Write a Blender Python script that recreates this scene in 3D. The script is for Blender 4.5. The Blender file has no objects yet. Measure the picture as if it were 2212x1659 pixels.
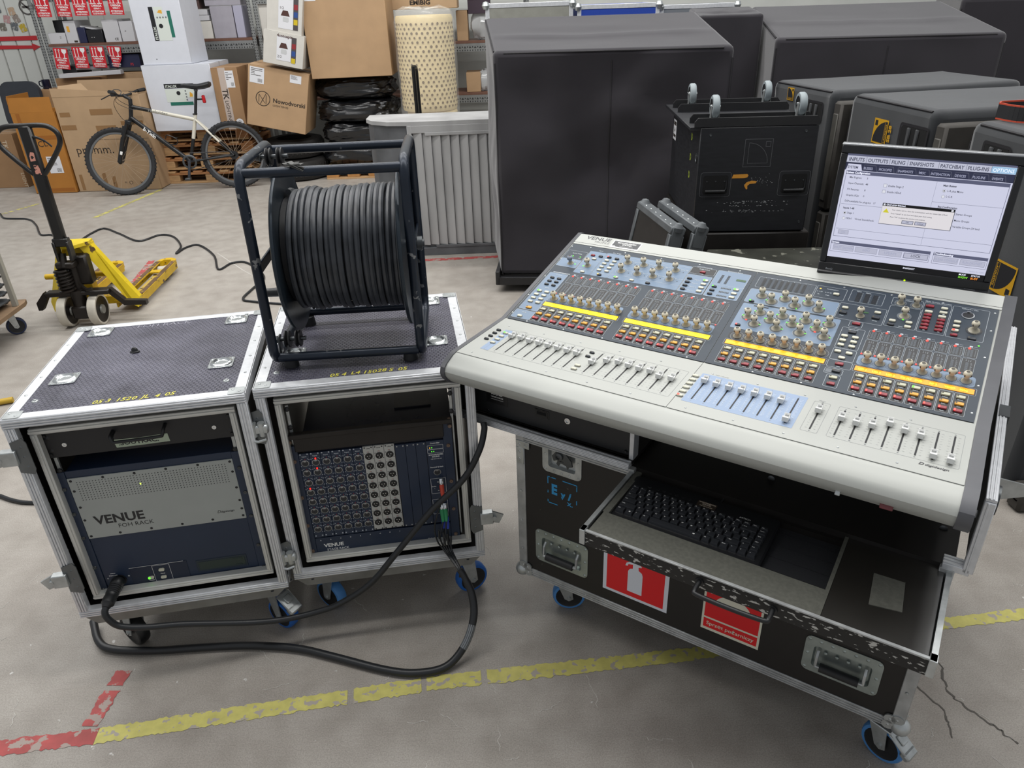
import bpy, math, random
from mathutils import Matrix, Vector
SC = bpy.context.scene
COL = SC.collection
PI = math.pi
random.seed(7)

# ---------------------------------------------------------------- camera, light, exposure
def setup():
    f, pitch, roll, h = 1580.04, .4865, -.0346, 1.7986
    cp, sp, cr, sr = math.cos(pitch), math.sin(pitch), math.cos(roll), math.sin(roll)
    fwd = Vector((0, cp, -sp)); rt = Vector((1, 0, 0)); up = Vector((0, sp, cp))
    r2 = cr*rt + sr*up; u2 = -sr*rt + cr*up
    cam = bpy.data.cameras.new('camera'); co = bpy.data.objects.new('camera', cam); COL.objects.link(co)
    cam.sensor_fit = 'HORIZONTAL'; cam.sensor_width = 36; cam.lens = f/2212*36; cam.clip_start = .05; cam.clip_end = 100
    co.matrix_world = Matrix(((r2.x, u2.x, -fwd.x, 0), (r2.y, u2.y, -fwd.y, 0), (r2.z, u2.z, -fwd.z, h), (0, 0, 0, 1)))
    SC.camera = co
    w = bpy.data.worlds.new('hall_light'); SC.world = w; w.use_nodes = True
    bg = w.node_tree.nodes['Background']; bg.inputs[0].default_value = (.93, .96, 1, 1); bg.inputs[1].default_value = WORLD
    for (x, y, sx, sy, e) in LAMPS:
        l = bpy.data.lights.new('ceiling_lamp', 'AREA'); l.shape = 'RECTANGLE'; l.size = sx; l.size_y = sy; l.energy = e; l.color = (1, .985, .96)
        o = bpy.data.objects.new('ceiling_lamp', l); COL.objects.link(o); o.location = (x, y, 5.2)
    v = SC.view_settings; v.view_transform = 'Standard'; v.look = 'None'; v.gamma = 1; v.exposure = EXPO; v.use_curve_mapping = False
WORLD = .45
LAMPS = [(-.5, 4.0, 9, .35, 250), (-1.2, 7.0, 9, .35, 270), (0, 1.7, 9, .35, 200)]
EXPO = -.1
setup()

# ---------------------------------------------------------------- helpers
def lin(h):
    r = []
    for i in (0, 2, 4):
        c = int(h[i:i+2], 16)/255
        r.append(c/12.92 if c <= .04045 else ((c+.055)/1.055)**2.4)
    return r
MATS = {}
def mat(name, hx, rough=.5, metal=0, var=0, vs=14, bump=0, bs=300, wear=None, emit=0, spec=.5, alpha=None, coat=0, stretch=None, trans=0):
    if name in MATS: return MATS[name]
    m = bpy.data.materials.new(name); m.use_nodes = True; MATS[name] = m
    nt = m.node_tree; N = nt.nodes; L = nt.links; b = N['Principled BSDF']
    c = lin(hx); b.inputs['Base Color'].default_value = (*c, 1); b.inputs['Roughness'].default_value = rough
    b.inputs['Metallic'].default_value = metal; b.inputs['Specular IOR Level'].default_value = spec; b.inputs['Coat Weight'].default_value = coat
    m.diffuse_color = (*c, 1)
    if trans: b.inputs['Transmission Weight'].default_value = trans
    if alpha is not None: b.inputs['Alpha'].default_value = alpha
    if emit: b.inputs['Emission Color'].default_value = (*c, 1); b.inputs['Emission Strength'].default_value = emit
    if not (var or bump or wear): return m
    tc = N.new('ShaderNodeTexCoord'); co = tc.outputs['Object']
    if stretch:
        mp = N.new('ShaderNodeMapping'); mp.inputs['Scale'].default_value = stretch; L.new(co, mp.inputs['Vector']); co = mp.outputs[0]
    col = None
    def noise(s, d=4):
        n = N.new('ShaderNodeTexNoise'); n.inputs['Scale'].default_value = s; n.inputs['Detail'].default_value = d; L.new(co, n.inputs['Vector']); return n
    def ramp(src, a, z, ca, cz):
        r = N.new('ShaderNodeValToRGB'); e = r.color_ramp.elements; e[0].position = a; e[1].position = z; e[0].color = (*ca, 1); e[1].color = (*cz, 1); L.new(src, r.inputs[0]); return r
    if var:
        n = noise(vs)
        r = ramp(n.outputs[0], .3, .7, [x*(1-var) for x in c], [min(1, x*(1+var)) for x in c]); col = r.outputs[0]
        mr = N.new('ShaderNodeMapRange'); L.new(n.outputs[0], mr.inputs[0]); mr.inputs[3].default_value = max(.03, rough-var*.25); mr.inputs[4].default_value = min(1, rough+var*.25); L.new(mr.outputs[0], b.inputs['Roughness'])
    if wear:
        wh, thr, ws = wear
        n = noise(ws, 8); r = ramp(n.outputs[0], thr, thr+.025, (0, 0, 0), (1, 1, 1))
        mx = N.new('ShaderNodeMix'); mx.data_type = 'RGBA'; L.new(r.outputs[0], mx.inputs[0])
        if col: L.new(col, mx.inputs[6])
        else: mx.inputs[6].default_value = (*c, 1)
        mx.inputs[7].default_value = (*lin(wh), 1); col = mx.outputs[2]
    if col: L.new(col, b.inputs['Base Color'])
    if bump:
        n = noise(bs, 3); bp = N.new('ShaderNodeBump'); bp.inputs['Strength'].default_value = bump; bp.inputs['Distance'].default_value = .002
        L.new(n.outputs[0], bp.inputs['Height']); L.new(bp.outputs[0], b.inputs['Normal'])
    return m

def T(x=0, y=0, z=0): return Matrix.Translation((x, y, z))
def Rx(a): return Matrix.Rotation(a, 4, 'X')
def Ry(a): return Matrix.Rotation(a, 4, 'Y')
def Rz(a): return Matrix.Rotation(a, 4, 'Z')
def S(x, y, z): return Matrix.Diagonal((x, y, z, 1))
FR = Rx(PI/2)      # drawing plane x,y -> standing face that looks towards -y
_txt = {}
def txt_mesh(s, bold, shear):
    k = (s, bold, shear)
    if k not in _txt:
        cu = bpy.data.curves.new('lettering', 'FONT'); cu.body = s; cu.size = 1; cu.offset = bold; cu.shear = shear; cu.resolution_u = 2
        o = bpy.data.objects.new('lettering', cu); COL.objects.link(o)
        me = bpy.data.meshes.new_from_object(o)
        vs = [v.co.copy() for v in me.vertices]; fs = [list(p.vertices) for p in me.polygons]
        bpy.data.objects.remove(o); bpy.data.meshes.remove(me); bpy.data.curves.remove(cu)
        _txt[k] = (vs, fs)
    return _txt[k]

class MB:
    def __init__(s): s.v = []; s.f = []; s.m = []; s.M = Matrix()
    def add(s, vs, fs, mi=0, M=None):
        n = len(s.v); X = s.M @ M if M is not None else s.M
        s.v += [X @ Vector(v) for v in vs]; s.f += [[n+i for i in f] for f in fs]; s.m += [mi]*len(fs); return s
    def box(s, x0, x1, y0, y1, z0, z1, b=0, mi=0, M=None):
        if x0 > x1: x0, x1 = x1, x0
        if y0 > y1: y0, y1 = y1, y0
        if z0 > z1: z0, z1 = z1, z0
        if b <= 0:
            vs = [(x, y, z) for x in (x0, x1) for y in (y0, y1) for z in (z0, z1)]
            return s.add(vs, [(0, 1, 3, 2), (4, 6, 7, 5), (0, 4, 5, 1), (2, 3, 7, 6), (0, 2, 6, 4), (1, 5, 7, 3)], mi, M)
        b = min(b, (x1-x0)*.49, (y1-y0)*.49, (z1-z0)*.49)
        vs = []
        for x, sx in ((x0, 1), (x1, -1)):
            for y, sy in ((y0, 1), (y1, -1)):
                for z, sz in ((z0, 1), (z1, -1)):
                    vs += [(x, y+sy*b, z+sz*b), (x+sx*b, y, z+sz*b), (x+sx*b, y+sy*b, z)]
        i = lambda a, bb, c, k: ((a*2+bb)*2+c)*3+k
        fs = [[i(0, 0, 0, 0), i(0, 0, 1, 0), i(0, 1, 1, 0), i(0, 1, 0, 0)], [i(1, 0, 0, 0), i(1, 1, 0, 0), i(1, 1, 1, 0), i(1, 0, 1, 0)],
              [i(0, 0, 0, 1), i(1, 0, 0, 1), i(1, 0, 1, 1), i(0, 0, 1, 1)], [i(0, 1, 0, 1), i(0, 1, 1, 1), i(1, 1, 1, 1), i(1, 1, 0, 1)],
              [i(0, 0, 0, 2), i(0, 1, 0, 2), i(1, 1, 0, 2), i(1, 0, 0, 2)], [i(0, 0, 1, 2), i(1, 0, 1, 2), i(1, 1, 1, 2), i(0, 1, 1, 2)]]
        for a in (0, 1):
            for c in (0, 1):
                fs.append([i(a, 0, c, 0), i(a, 0, c, 2), i(a, 1, c, 2), i(a, 1, c, 0)][::1 if a == c else -1])
                fs.append([i(a, c, 0, 0), i(a, c, 1, 0), i(a, c, 1, 1), i(a, c, 0, 1)][::1 if a == c else -1])
                fs.append([i(0, a, c, 1), i(1, a, c, 1), i(1, a, c, 2), i(0, a, c, 2)][::1 if a == c else -1])
        for a in (0, 1):
            for bb in (0, 1):
                for c in (0, 1):
                    fs.append([i(a, bb, c, 0), i(a, bb, c, 1), i(a, bb, c, 2)][::1 if (a+bb+c) % 2 == 0 else -1])
        return s.add(vs, fs, mi, M)
    def cyl(s, p0, p1, r0, r1=None, n=14, mi=0, caps=True, M=None):
        p0 = Vector(p0); p1 = Vector(p1); r1 = r0 if r1 is None else r1
        d = (p1-p0).normalized(); a = d.orthogonal().normalized(); b = d.cross(a)
        vs = []
        for p, r in ((p0, r0), (p1, r1)):
            for k in range(n):
                t = 2*PI*k/n; vs.append(p+r*(math.cos(t)*a+math.sin(t)*b))
        fs = [[k, (k+1) % n, n+(k+1) % n, n+k] for k in range(n)]
        if caps: fs += [list(range(n))[::-1], list(range(n, 2*n))]
        return s.add(vs, fs, mi, M)
    def lathe(s, prof, n=16, M=None, mi=0, mis=None, arc=2*PI):
        vs = []; fs = []; ms = []
        full = arc > 6.28; cols = n if full else n+1
        for r, z in prof:
            for k in range(cols):
                t = arc*k/n; vs.append((r*math.cos(t), r*math.sin(t), z))
        for j in range(len(prof)-1):
            for k in range(n):
                k2 = (k+1) % cols
                fs.append([j*cols+k, j*cols+k2, (j+1)*cols+k2, (j+1)*cols+k]); ms.append(mis[j] if mis else mi)
        s.add(vs, fs, mi, M); s.m[-len(fs):] = ms
        return s
    def tube(s, pts, r, n=8, mi=0, closed=False, caps=True, M=None):
        P = [Vector(p) for p in pts]; m = len(P); vs = []; fs = []
        up = None
        for i in range(m):
            d = (P[(i+1) % m]-P[i-1]) if closed else (P[min(i+1, m-1)]-P[max(i-1, 0)])
            d.normalize()
            if up is None: up = d.orthogonal().normalized()
            up = (up-up.dot(d)*d)
            up = up.normalized() if up.length > 1e-6 else d.orthogonal().normalized()
            q = d.cross(up); rr = r[i] if isinstance(r, (list, tuple)) else r
            vs += [P[i]+rr*(math.cos(2*PI*k/n)*up+math.sin(2*PI*k/n)*q) for k in range(n)]
        for i in range(m if closed else m-1):
            j = (i+1) % m
            fs += [[i*n+k, i*n+(k+1) % n, j*n+(k+1) % n, j*n+k] for k in range(n)]
        if caps and not closed: fs += [list(range(n))[::-1], list(range((m-1)*n, m*n))]
        return s.add(vs, fs, mi, M)
    def prism(s, poly, z0, z1, mi=0, M=None):
        n = len(poly); vs = [(x, y, z0) for x, y in poly]+[(x, y, z1) for x, y in poly]
        return s.add(vs, [list(range(n))[::-1], list(range(n, 2*n))]+[[k, (k+1) % n, n+(k+1) % n, n+k] for k in range(n)], mi, M)
    def rrect(s, x0, x1, y0, y1, r, z0, z1, mi=0, M=None, seg=3):
        return s.prism(rr(x0, x1, y0, y1, r, seg), z0, z1, mi, M)
    def outline(s, x0, x1, y0, y1, r, w, z, mi=0, M=None, seg=3):
        a = rr(x0, x1, y0, y1, r, seg); b = rr(x0+w, x1-w, y0+w, y1-w, max(r-w, .0001), seg); n = len(a)
        return s.add([(x, y, z) for x, y in a+b], [[k, (k+1) % n, n+(k+1) % n, n+k] for k in range(n)], mi, M)
    def rect(s, x0, x1, y0, y1, z=0, mi=0, M=None):
        return s.add([(x0, y0, z), (x1, y0, z), (x1, y1, z), (x0, y1, z)], [[0, 1, 2, 3]], mi, M)
    def disc(s, x, y, r, z=0, n=8, mi=0, M=None):
        return s.add([(x+r*math.cos(2*PI*k/n), y+r*math.sin(2*PI*k/n), z) for k in range(n)], [list(range(n))], mi, M)
    def ring(s, x, y, r0, r1, z=0, n=20, mi=0, M=None, a0=0, a1=2*PI):
        vs = []
        for k in range(n+1):
            t = a0+(a1-a0)*k/n; vs += [(x+r0*math.cos(t), y+r0*math.sin(t), z), (x+r1*math.cos(t), y+r1*math.sin(t), z)]
        return s.add(vs, [[2*k, 2*k+1, 2*k+3, 2*k+2] for k in range(n)], mi, M)
    def text(s, body, x, y, size, z=0, mi=0, M=None, bold=0, al='L', sx=1, shear=0, rot=0):
        vs, fs = txt_mesh(body, bold, shear)
        if not vs: return s
        X = T(x, y, z) @ Rz(rot) @ S(size*sx, size, 1)
        w = max(v.x for v in vs)
        dx = {'L': 0, 'C': -w/2, 'R': -w}[al]
        return s.add(vs, fs, mi, (M or Matrix()) @ X @ T(dx, 0, 0))
    def build(s, name, mats, parent=None, M=None, smooth=True, ang=38):
        me = bpy.data.meshes.new(name); me.from_pydata(s.v, [], s.f)
        ms = mats if isinstance(mats, (list, tuple)) else [mats]
        for m in ms: me.materials.append(m)
        if len(ms) > 1: me.polygons.foreach_set('material_index', s.m)
        if smooth:
            me.shade_smooth(); me.set_sharp_from_angle(angle=math.radians(ang))
        me.update()
        o = bpy.data.objects.new(name, me); COL.objects.link(o)
        if parent is not None: o.parent = parent
        if M is not None: o.matrix_local = M
        return o
def rr(x0, x1, y0, y1, r, seg=3):
    out = []
    for cx, cy, a in ((x1-r, y0+r, -PI/2), (x1-r, y1-r, 0), (x0+r, y1-r, PI/2), (x0+r, y0+r, PI)):
        for k in range(seg+1):
            t = a+PI/2*k/seg; out.append((cx+r*math.cos(t), cy+r*math.sin(t)))
    return out
def inst(src, parent, M, name=None):
    o = bpy.data.objects.new(name or src.name.split('.')[0], src.data); COL.objects.link(o); o.parent = parent; o.matrix_local = M; return o
def tag(o, label, cat, group=None, kind=None):
    o['label'] = label; o['category'] = cat
    if group: o['group'] = group
    if kind: o['kind'] = kind
    return o
def thing(name, label, cat, loc=(0, 0, 0), rz=0, group=None):
    o = bpy.data.objects.new(name, None); COL.objects.link(o); o.empty_display_size = .1
    o.location = loc; o.rotation_euler = (0, 0, rz); return tag(o, label, cat, group)
def stuff(o): o['kind'] = 'stuff'; return o
def struct(o): o['kind'] = 'structure'; return o
def lab(o, s): o['label'] = s; return o
def catmull(pts, k=6):
    P = [Vector(p) for p in pts]; P = [2*P[0]-P[1]]+P+[2*P[-1]-P[-2]]; out = []
    for i in range(1, len(P)-2):
        a, b, c, d = P[i-1:i+3]
        for j in range(k):
            t = j/k
            out.append(.5*((2*b)+(c-a)*t+(2*a-5*b+4*c-d)*t*t+(3*b-a-3*c+d)*t**3))
    out.append(P[-2]); return out

# ---------------------------------------------------------------- shared materials
ALU = mat('aluminium_profile', 'd8dadd', .38, .45, var=.07, vs=60)
ALUW = mat('worn_aluminium', 'aeb0b0', .42, .5, var=.2, vs=25)
ZINC = mat('zinc_plate', 'b4b8b8', .32, .65, var=.18, vs=30)
STEEL = mat('dark_steel', '5b5e60', .4, .8, var=.2)
CHROME = mat('chrome', 'd9dcde', .12, 1)
BLKP = mat('black_plastic', '17181a', .42)
BLKM = mat('black_metal', '1c1c1e', .45, var=.15)
BLKPLY = mat('black_plywood', '191614', .5, var=.2, vs=18, wear=('6d675f', .735, 22))
FOAM = mat('black_foam', '0d0d0e', .95)
RUB = mat('black_rubber', '1d1e20', .55)
WHITE = mat('white_print', 'e8e8e6', .5)
WOODW = mat('bare_wood_wear', '9c8468', .8, var=.2)
# ---------------------------------------------------------------- setting
def floor():
    m = bpy.data.materials.new('concrete'); m.use_nodes = True; nt = m.node_tree; N = nt.nodes; L = nt.links; b = N['Principled BSDF']
    tc = N.new('ShaderNodeTexCoord')
    def noise(s, d, stretch=None):
        n = N.new('ShaderNodeTexNoise'); n.inputs['Scale'].default_value = s; n.inputs['Detail'].default_value = d
        if stretch:
            mp = N.new('ShaderNodeMapping'); mp.inputs['Scale'].default_value = stretch; mp.inputs['Rotation'].default_value = (0, 0, .3); L.new(tc.outputs['Object'], mp.inputs[0]); L.new(mp.outputs[0], n.inputs[0])
        else: L.new(tc.outputs['Object'], n.inputs[0])
        return n
    def ramp(src, stops):
        r = N.new('ShaderNodeValToRGB'); e = r.color_ramp.elements
        while len(e) < len(stops): e.new(.5)
        for i, (p, c) in enumerate(stops): e[i].position = p; e[i].color = (*lin(c), 1)
        L.new(src, r.inputs[0]); return r
    def mix(a, c, f, mode='MULTIPLY'):
        x = N.new('ShaderNodeMix'); x.data_type = 'RGBA'; x.blend_type = mode
        if isinstance(f, float): x.inputs[0].default_value = f
        else: L.new(f, x.inputs[0])
        L.new(a, x.inputs[6])
        if isinstance(c, str): x.inputs[7].default_value = (*lin(c), 1)
        else: L.new(c, x.inputs[7])
        return x.outputs[2]
    big = ramp(noise(1.1, 6).outputs[0], [(.3, 'a39c94'), (.5, 'a9a39b'), (.72, 'b0aaa2')])
    fine = ramp(noise(260, 3).outputs[0], [(.3, 'cfcfcf'), (.65, 'ffffff')])
    med = ramp(noise(9, 8).outputs[0], [(.3, 'e3e1df'), (.62, 'ffffff')])
    scr = ramp(noise(1.0, 4, (3, 160, 1)).outputs[0], [(.3, 'f2f1f0'), (.5, 'ffffff')])
    spots = ramp(noise(34, 2).outputs[0], [(.74, '000000'), (.78, 'ffffff')])
    c = mix(big.outputs[0], med.outputs[0], .8); c = mix(c, fine.outputs[0], .75); c = mix(c, scr.outputs[0], .4); c = mix(c, 'c8c6c2', spots.outputs[0], 'MIX')
    # joints and long scratches
    L.new(c, b.inputs['Base Color'])
    rg = N.new('ShaderNodeMapRange'); L.new(noise(5, 5).outputs[0], rg.inputs[0]); rg.inputs[3].default_value = .38; rg.inputs[4].default_value = .7; L.new(rg.outputs[0], b.inputs['Roughness'])
    bp = N.new('ShaderNodeBump'); bp.inputs['Strength'].default_value = .12; bp.inputs['Distance'].default_value = .002; L.new(noise(120, 4).outputs[0], bp.inputs['Height']); L.new(bp.outputs[0], b.inputs['Normal'])
    fl = MB(); fl.box(-9, 8, -2, 10.6, -.1, 0); fo = struct(fl.build('floor', m, smooth=False))
    YEL = mat('yellow_floor_paint', 'bfb868', .6, var=.12, vs=30, wear=('a39b92', .575, 38))
    RED = mat('red_floor_paint', 'a84a48', .6, var=.2, vs=20, wear=('a1928a', .56, 24))
    def strip(name, p, q, w, m, seed, keep=1.0, gaps=()):
        R = random.Random(seed); p = Vector(p).to_3d(); q = Vector(q).to_3d(); d = q-p; Ln = d.length; d.normalize(); n = Vector((-d.y, d.x, 0)); k = max(4, int(Ln/.009)); mb = MB(); row = []
        for i in range(k+1):
            a = w/2*(1+R.uniform(-.16, .16)); c2 = w/2*(1+R.uniform(-.16, .16)); row.append((p+d*Ln*i/k+n*a, p+d*Ln*i/k-n*c2))
        for i in range(k):
            t = (i+.5)/k
            if any(g0 < t < g1 for g0, g1 in gaps) or R.random() > keep: continue
            mb.add([(*row[i][1].xy, .0012), (*row[i+1][1].xy, .0012), (*row[i+1][0].xy, .0012), (*row[i][0].xy, .0012)], [[0, 1, 2, 3]])
        return mb.build(name, m, fo, smooth=False)
    strip('yellow_line', (-1.2, 1.372), (-.30, 1.507), .052, YEL, 1, gaps=((.765, .785),))
    strip('yellow_line', (-.285, 1.511), (.5, 1.585), .05, YEL, 3, gaps=((.21, .225),))
    strip('yellow_line', (.5, 1.585), (2.3, 1.775), .045, YEL, 5)
    strip('red_line', (-1.75, 1.315), (-1.2, 1.372), .05, RED, 6)
    strip('red_line', (-1.235, 1.405), (-1.225, 1.60), .05, RED, 7, gaps=((.62, .7),))
    strip('red_line', (-.75, 5.515), (.6, 5.575), .055, RED, 8)
    strip('red_line', (-2.75, 4.95), (-2.88, 5.75), .05, RED, 9, .9)
    strip('yellow_line', (-4.06, 7.2), (-3.88, 8.37), .05, YEL, 10, .78)
    strip('yellow_line', (-5.2, 7.3), (-4.92, 8.1), .045, YEL, 11, .6)
    CRK = mat('floor_crack', '5e5a55', .9); SCR = mat('floor_scratch', 'c4c1bb', .7)
    def line(name, pts, w, m, seed):
        R = random.Random(seed); mb = MB(); P = catmull([(x, y, .001) for x, y in pts], 8)
        P = [p+Vector((R.uniform(-.006, .006), R.uniform(-.006, .006), 0)) for p in P]
        for a, c2 in zip(P, P[1:]):
            d = (c2-a).normalized(); n = Vector((-d.y, d.x, 0))*w*R.uniform(.3, 1)
            mb.add([a-n, c2-n, c2+n, a+n], [[0, 1, 2, 3]])
        return mb.build(name, m, fo, smooth=False)
    line('crack', [(1.25, 1.52), (1.22, 1.42), (1.27, 1.33), (1.31, 1.25)], .004, CRK, 1)
    line('crack', [(1.12, 1.48), (1.17, 1.36), (1.15, 1.27)], .003, CRK, 2)
    line('crack', [(-2.4, 5.9), (-1.75, 5.0), (-1.6, 4.3), (-1.7, 3.6)], .003, SCR, 3)
    R = random.Random(5)
    for i in range(90):
        x = R.uniform(-1.8, 1.9); y = R.uniform(.95, 2.3); a = R.uniform(0, PI); l = R.uniform(.02, .12)
        line('scratch', [(x, y), (x+l*math.cos(a), y+l*math.sin(a))], .0009, SCR, i)
    # corrugated wall behind the shelves
    WM = mat('painted_wall', 'c9cbc6', .55, var=.05, vs=3)
    wb = MB(); wb.box(-9, 8, 10.45, 10.6, 0, 5.2)
    w = struct(wb.build('wall_back', WM, smooth=False))
    pn = MB(); pn.box(.004, .196, -.02, 0, 0, 5.2, .008)
    p0 = None
    for i in range(15):
        M = T(-8.0+.2*i, 10.45, 0)
        if p0 is None: p0 = pn.build('wall_panel', WM, w, M)
        else: inst(p0, w, M)
floor()
# ---------------------------------------------------------------- flight-case racks
def hexply():
    m = bpy.data.materials.new('hex_plywood'); m.use_nodes = True; nt = m.node_tree; N = nt.nodes; L = nt.links; b = N['Principled BSDF']
    tc = N.new('ShaderNodeTexCoord'); br = N.new('ShaderNodeTexBrick'); br.offset = .5; L.new(tc.outputs['Object'], br.inputs['Vector'])
    br.inputs['Scale'].default_value = 1; br.inputs['Brick Width'].default_value = .0125; br.inputs['Row Height'].default_value = .0105; br.inputs['Mortar Size'].default_value = .0022; br.inputs['Mortar Smooth'].default_value = 1
    br.inputs[1].default_value = (1, 1, 1, 1); br.inputs[2].default_value = (.85, .85, .85, 1); br.inputs[3].default_value = (0, 0, 0, 1)
    bp = N.new('ShaderNodeBump'); bp.inputs['Strength'].default_value = .9; bp.inputs['Distance'].default_value = .0016; L.new(br.outputs[0], bp.inputs['Height']); L.new(bp.outputs[0], b.inputs['Normal'])
    n = N.new('ShaderNodeTexNoise'); n.inputs['Scale'].default_value = 7; n.inputs['Detail'].default_value = 6; L.new(tc.outputs['Object'], n.inputs[0])
    r = N.new('ShaderNodeValToRGB'); e = r.color_ramp.elements; e[0].position = .3; e[1].position = .7; e[0].color = (*lin('42414e'), 1); e[1].color = (*lin('686776'), 1); L.new(n.outputs[0], r.inputs[0]); mx = N.new('ShaderNodeMix'); mx.data_type = 'RGBA'; mx.blend_type = 'MULTIPLY'; mx.inputs[0].default_value = .38; L.new(r.outputs[0], mx.inputs[6]); L.new(br.outputs[0], mx.inputs[7]); L.new(mx.outputs[2], b.inputs['Base Color'])
    b.inputs['Roughness'].default_value = .36
    return m
HEX = hexply()
NAVY = mat('navy_panel', '1c2b42', .42, var=.06, vs=6)
NAVYL = mat('navy_top', '161b30', .5, var=.1)
GREYP = mat('grey_panel', 'a3a7a3', .5, var=.03)
DKPR = mat('dark_print', '202123', .5)
YELP = mat('yellow_print', 'd8cf52', .6)
BLUEW = mat('blue_tyre', '1e62b4', .5)
BLUD = mat('pale_blue_tyre', '4a86c4', .5)
BTN = mat('pale_button', 'c9c8b4', .45)
GRN = mat('green_led', '58ff2a', .4, emit=2.2)
REDL = mat('red_led', 'ff2018', .4, emit=3)
XLRM = mat('socket_ring', '9c9fa2', .3, .9)
SCRW = mat('rusty_screw', '7d6a5c', .5, .6)

def caster(parent, x, y, zt, rz=0, r=.05, brake=False, tyre=BLUD, name='caster'):
    """swivel caster hanging under zt, wheel touches z=0"""
    b = MB(); b.box(-.045, .045, -.045, .045, zt-.006, zt, .002); b.cyl((0, 0, zt-.022), (0, 0, zt-.006), .028, .033)
    off = .022
    for s in (-1, 1):
        b.prism([(-.02, zt-.02), (.028, zt-.02), (off+.014, r-.006), (off, r-.014), (off-.014, r-.006)], -.0015, .0015, M=T(0, s*.022, 0) @ FR)
    b.box(-.03, .03, -.0235, .0235, zt-.026, zt-.02, .003); b.cyl((off, -.028, r), (off, .028, r), .006, n=8)
    c = b.build(name, ZINC, parent, T(x, y, 0) @ Rz(rz))
    w = MB(); w.lathe([(0, -.016), (r*.74, -.016), (r*.8, -.018), (r*.94, -.017), (r, -.010), (r, .010), (r*.94, .017), (r*.8, .018), (r*.74, .016), (0, .016)], 24, T(off, 0, r) @ Rx(PI/2), mis=[0, 0, 1, 1, 1, 1, 1, 0, 0])
    w.build('wheel', [BLKP, tyre], c)
    if brake:
        k = MB(); k.box(0, .062, -.024, .024, -.004, .004, .003, M=T(off+.012, 0, zt-.03) @ Ry(.62)); k.box(.05, .075, -.024, .024, -.014, .004, .004, M=T(off+.012, 0, zt-.03) @ Ry(.62)); k.box(.014, .04, -.012, .012, .004, .009, .002, M=T(off+.012, 0, zt-.03) @ Ry(.62))
        k.build('brake_pedal', ZINC, c)
    return c

def rivet_strip(mb, pts, r=.0042, M=None):
    for p in pts: mb.lathe([(r, 0), (r*.8, .0012), (0, .0018)], 8, (M or Matrix()) @ T(*p))

def butterfly(parent, M, closed=False):
    """half of a butterfly latch, plate + hinged hook"""
    b = MB(); b.prism([(-.019, -.045), (.012, -.055), (.019, -.04), (.019, .04), (.012, .055), (-.019, .045)], 0, .003, M=FR)
    for z in (-.03, 0, .03): b.lathe([(.0035, 0), (0, .0015)], 8, FR @ T(.004, z, .003))
    o = b.build('latch_plate', mat('latch_plate', '6d7173', .35, .85, var=.2), parent, M)
    h = MB()
    if closed:
        h.cyl((-.012, -.012, -.02), (-.012, -.012, .02), .012); h.cyl((.012, -.012, -.02), (.012, -.012, .02), .010); h.box(-.03, .03, -.02, -.003, -.013, .013, .004); h.tube([(-.02, -.02, -.03), (0, -.026, -.032), (.02, -.02, -.03)], .004)
    else:
        h.box(-.052, -.012, -.012, .012, -.02, .022, .002); h.prism([(-.085, .008), (-.05, .026), (-.045, -.014), (-.07, -.022)], -.003, .003, M=T(0, 0, -.004) @ Rx(PI/2)); h.cyl((-.055, -.013, 0), (-.055, .013, 0), .008)
    h.build('latch_hook', ZINC, o)

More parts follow.
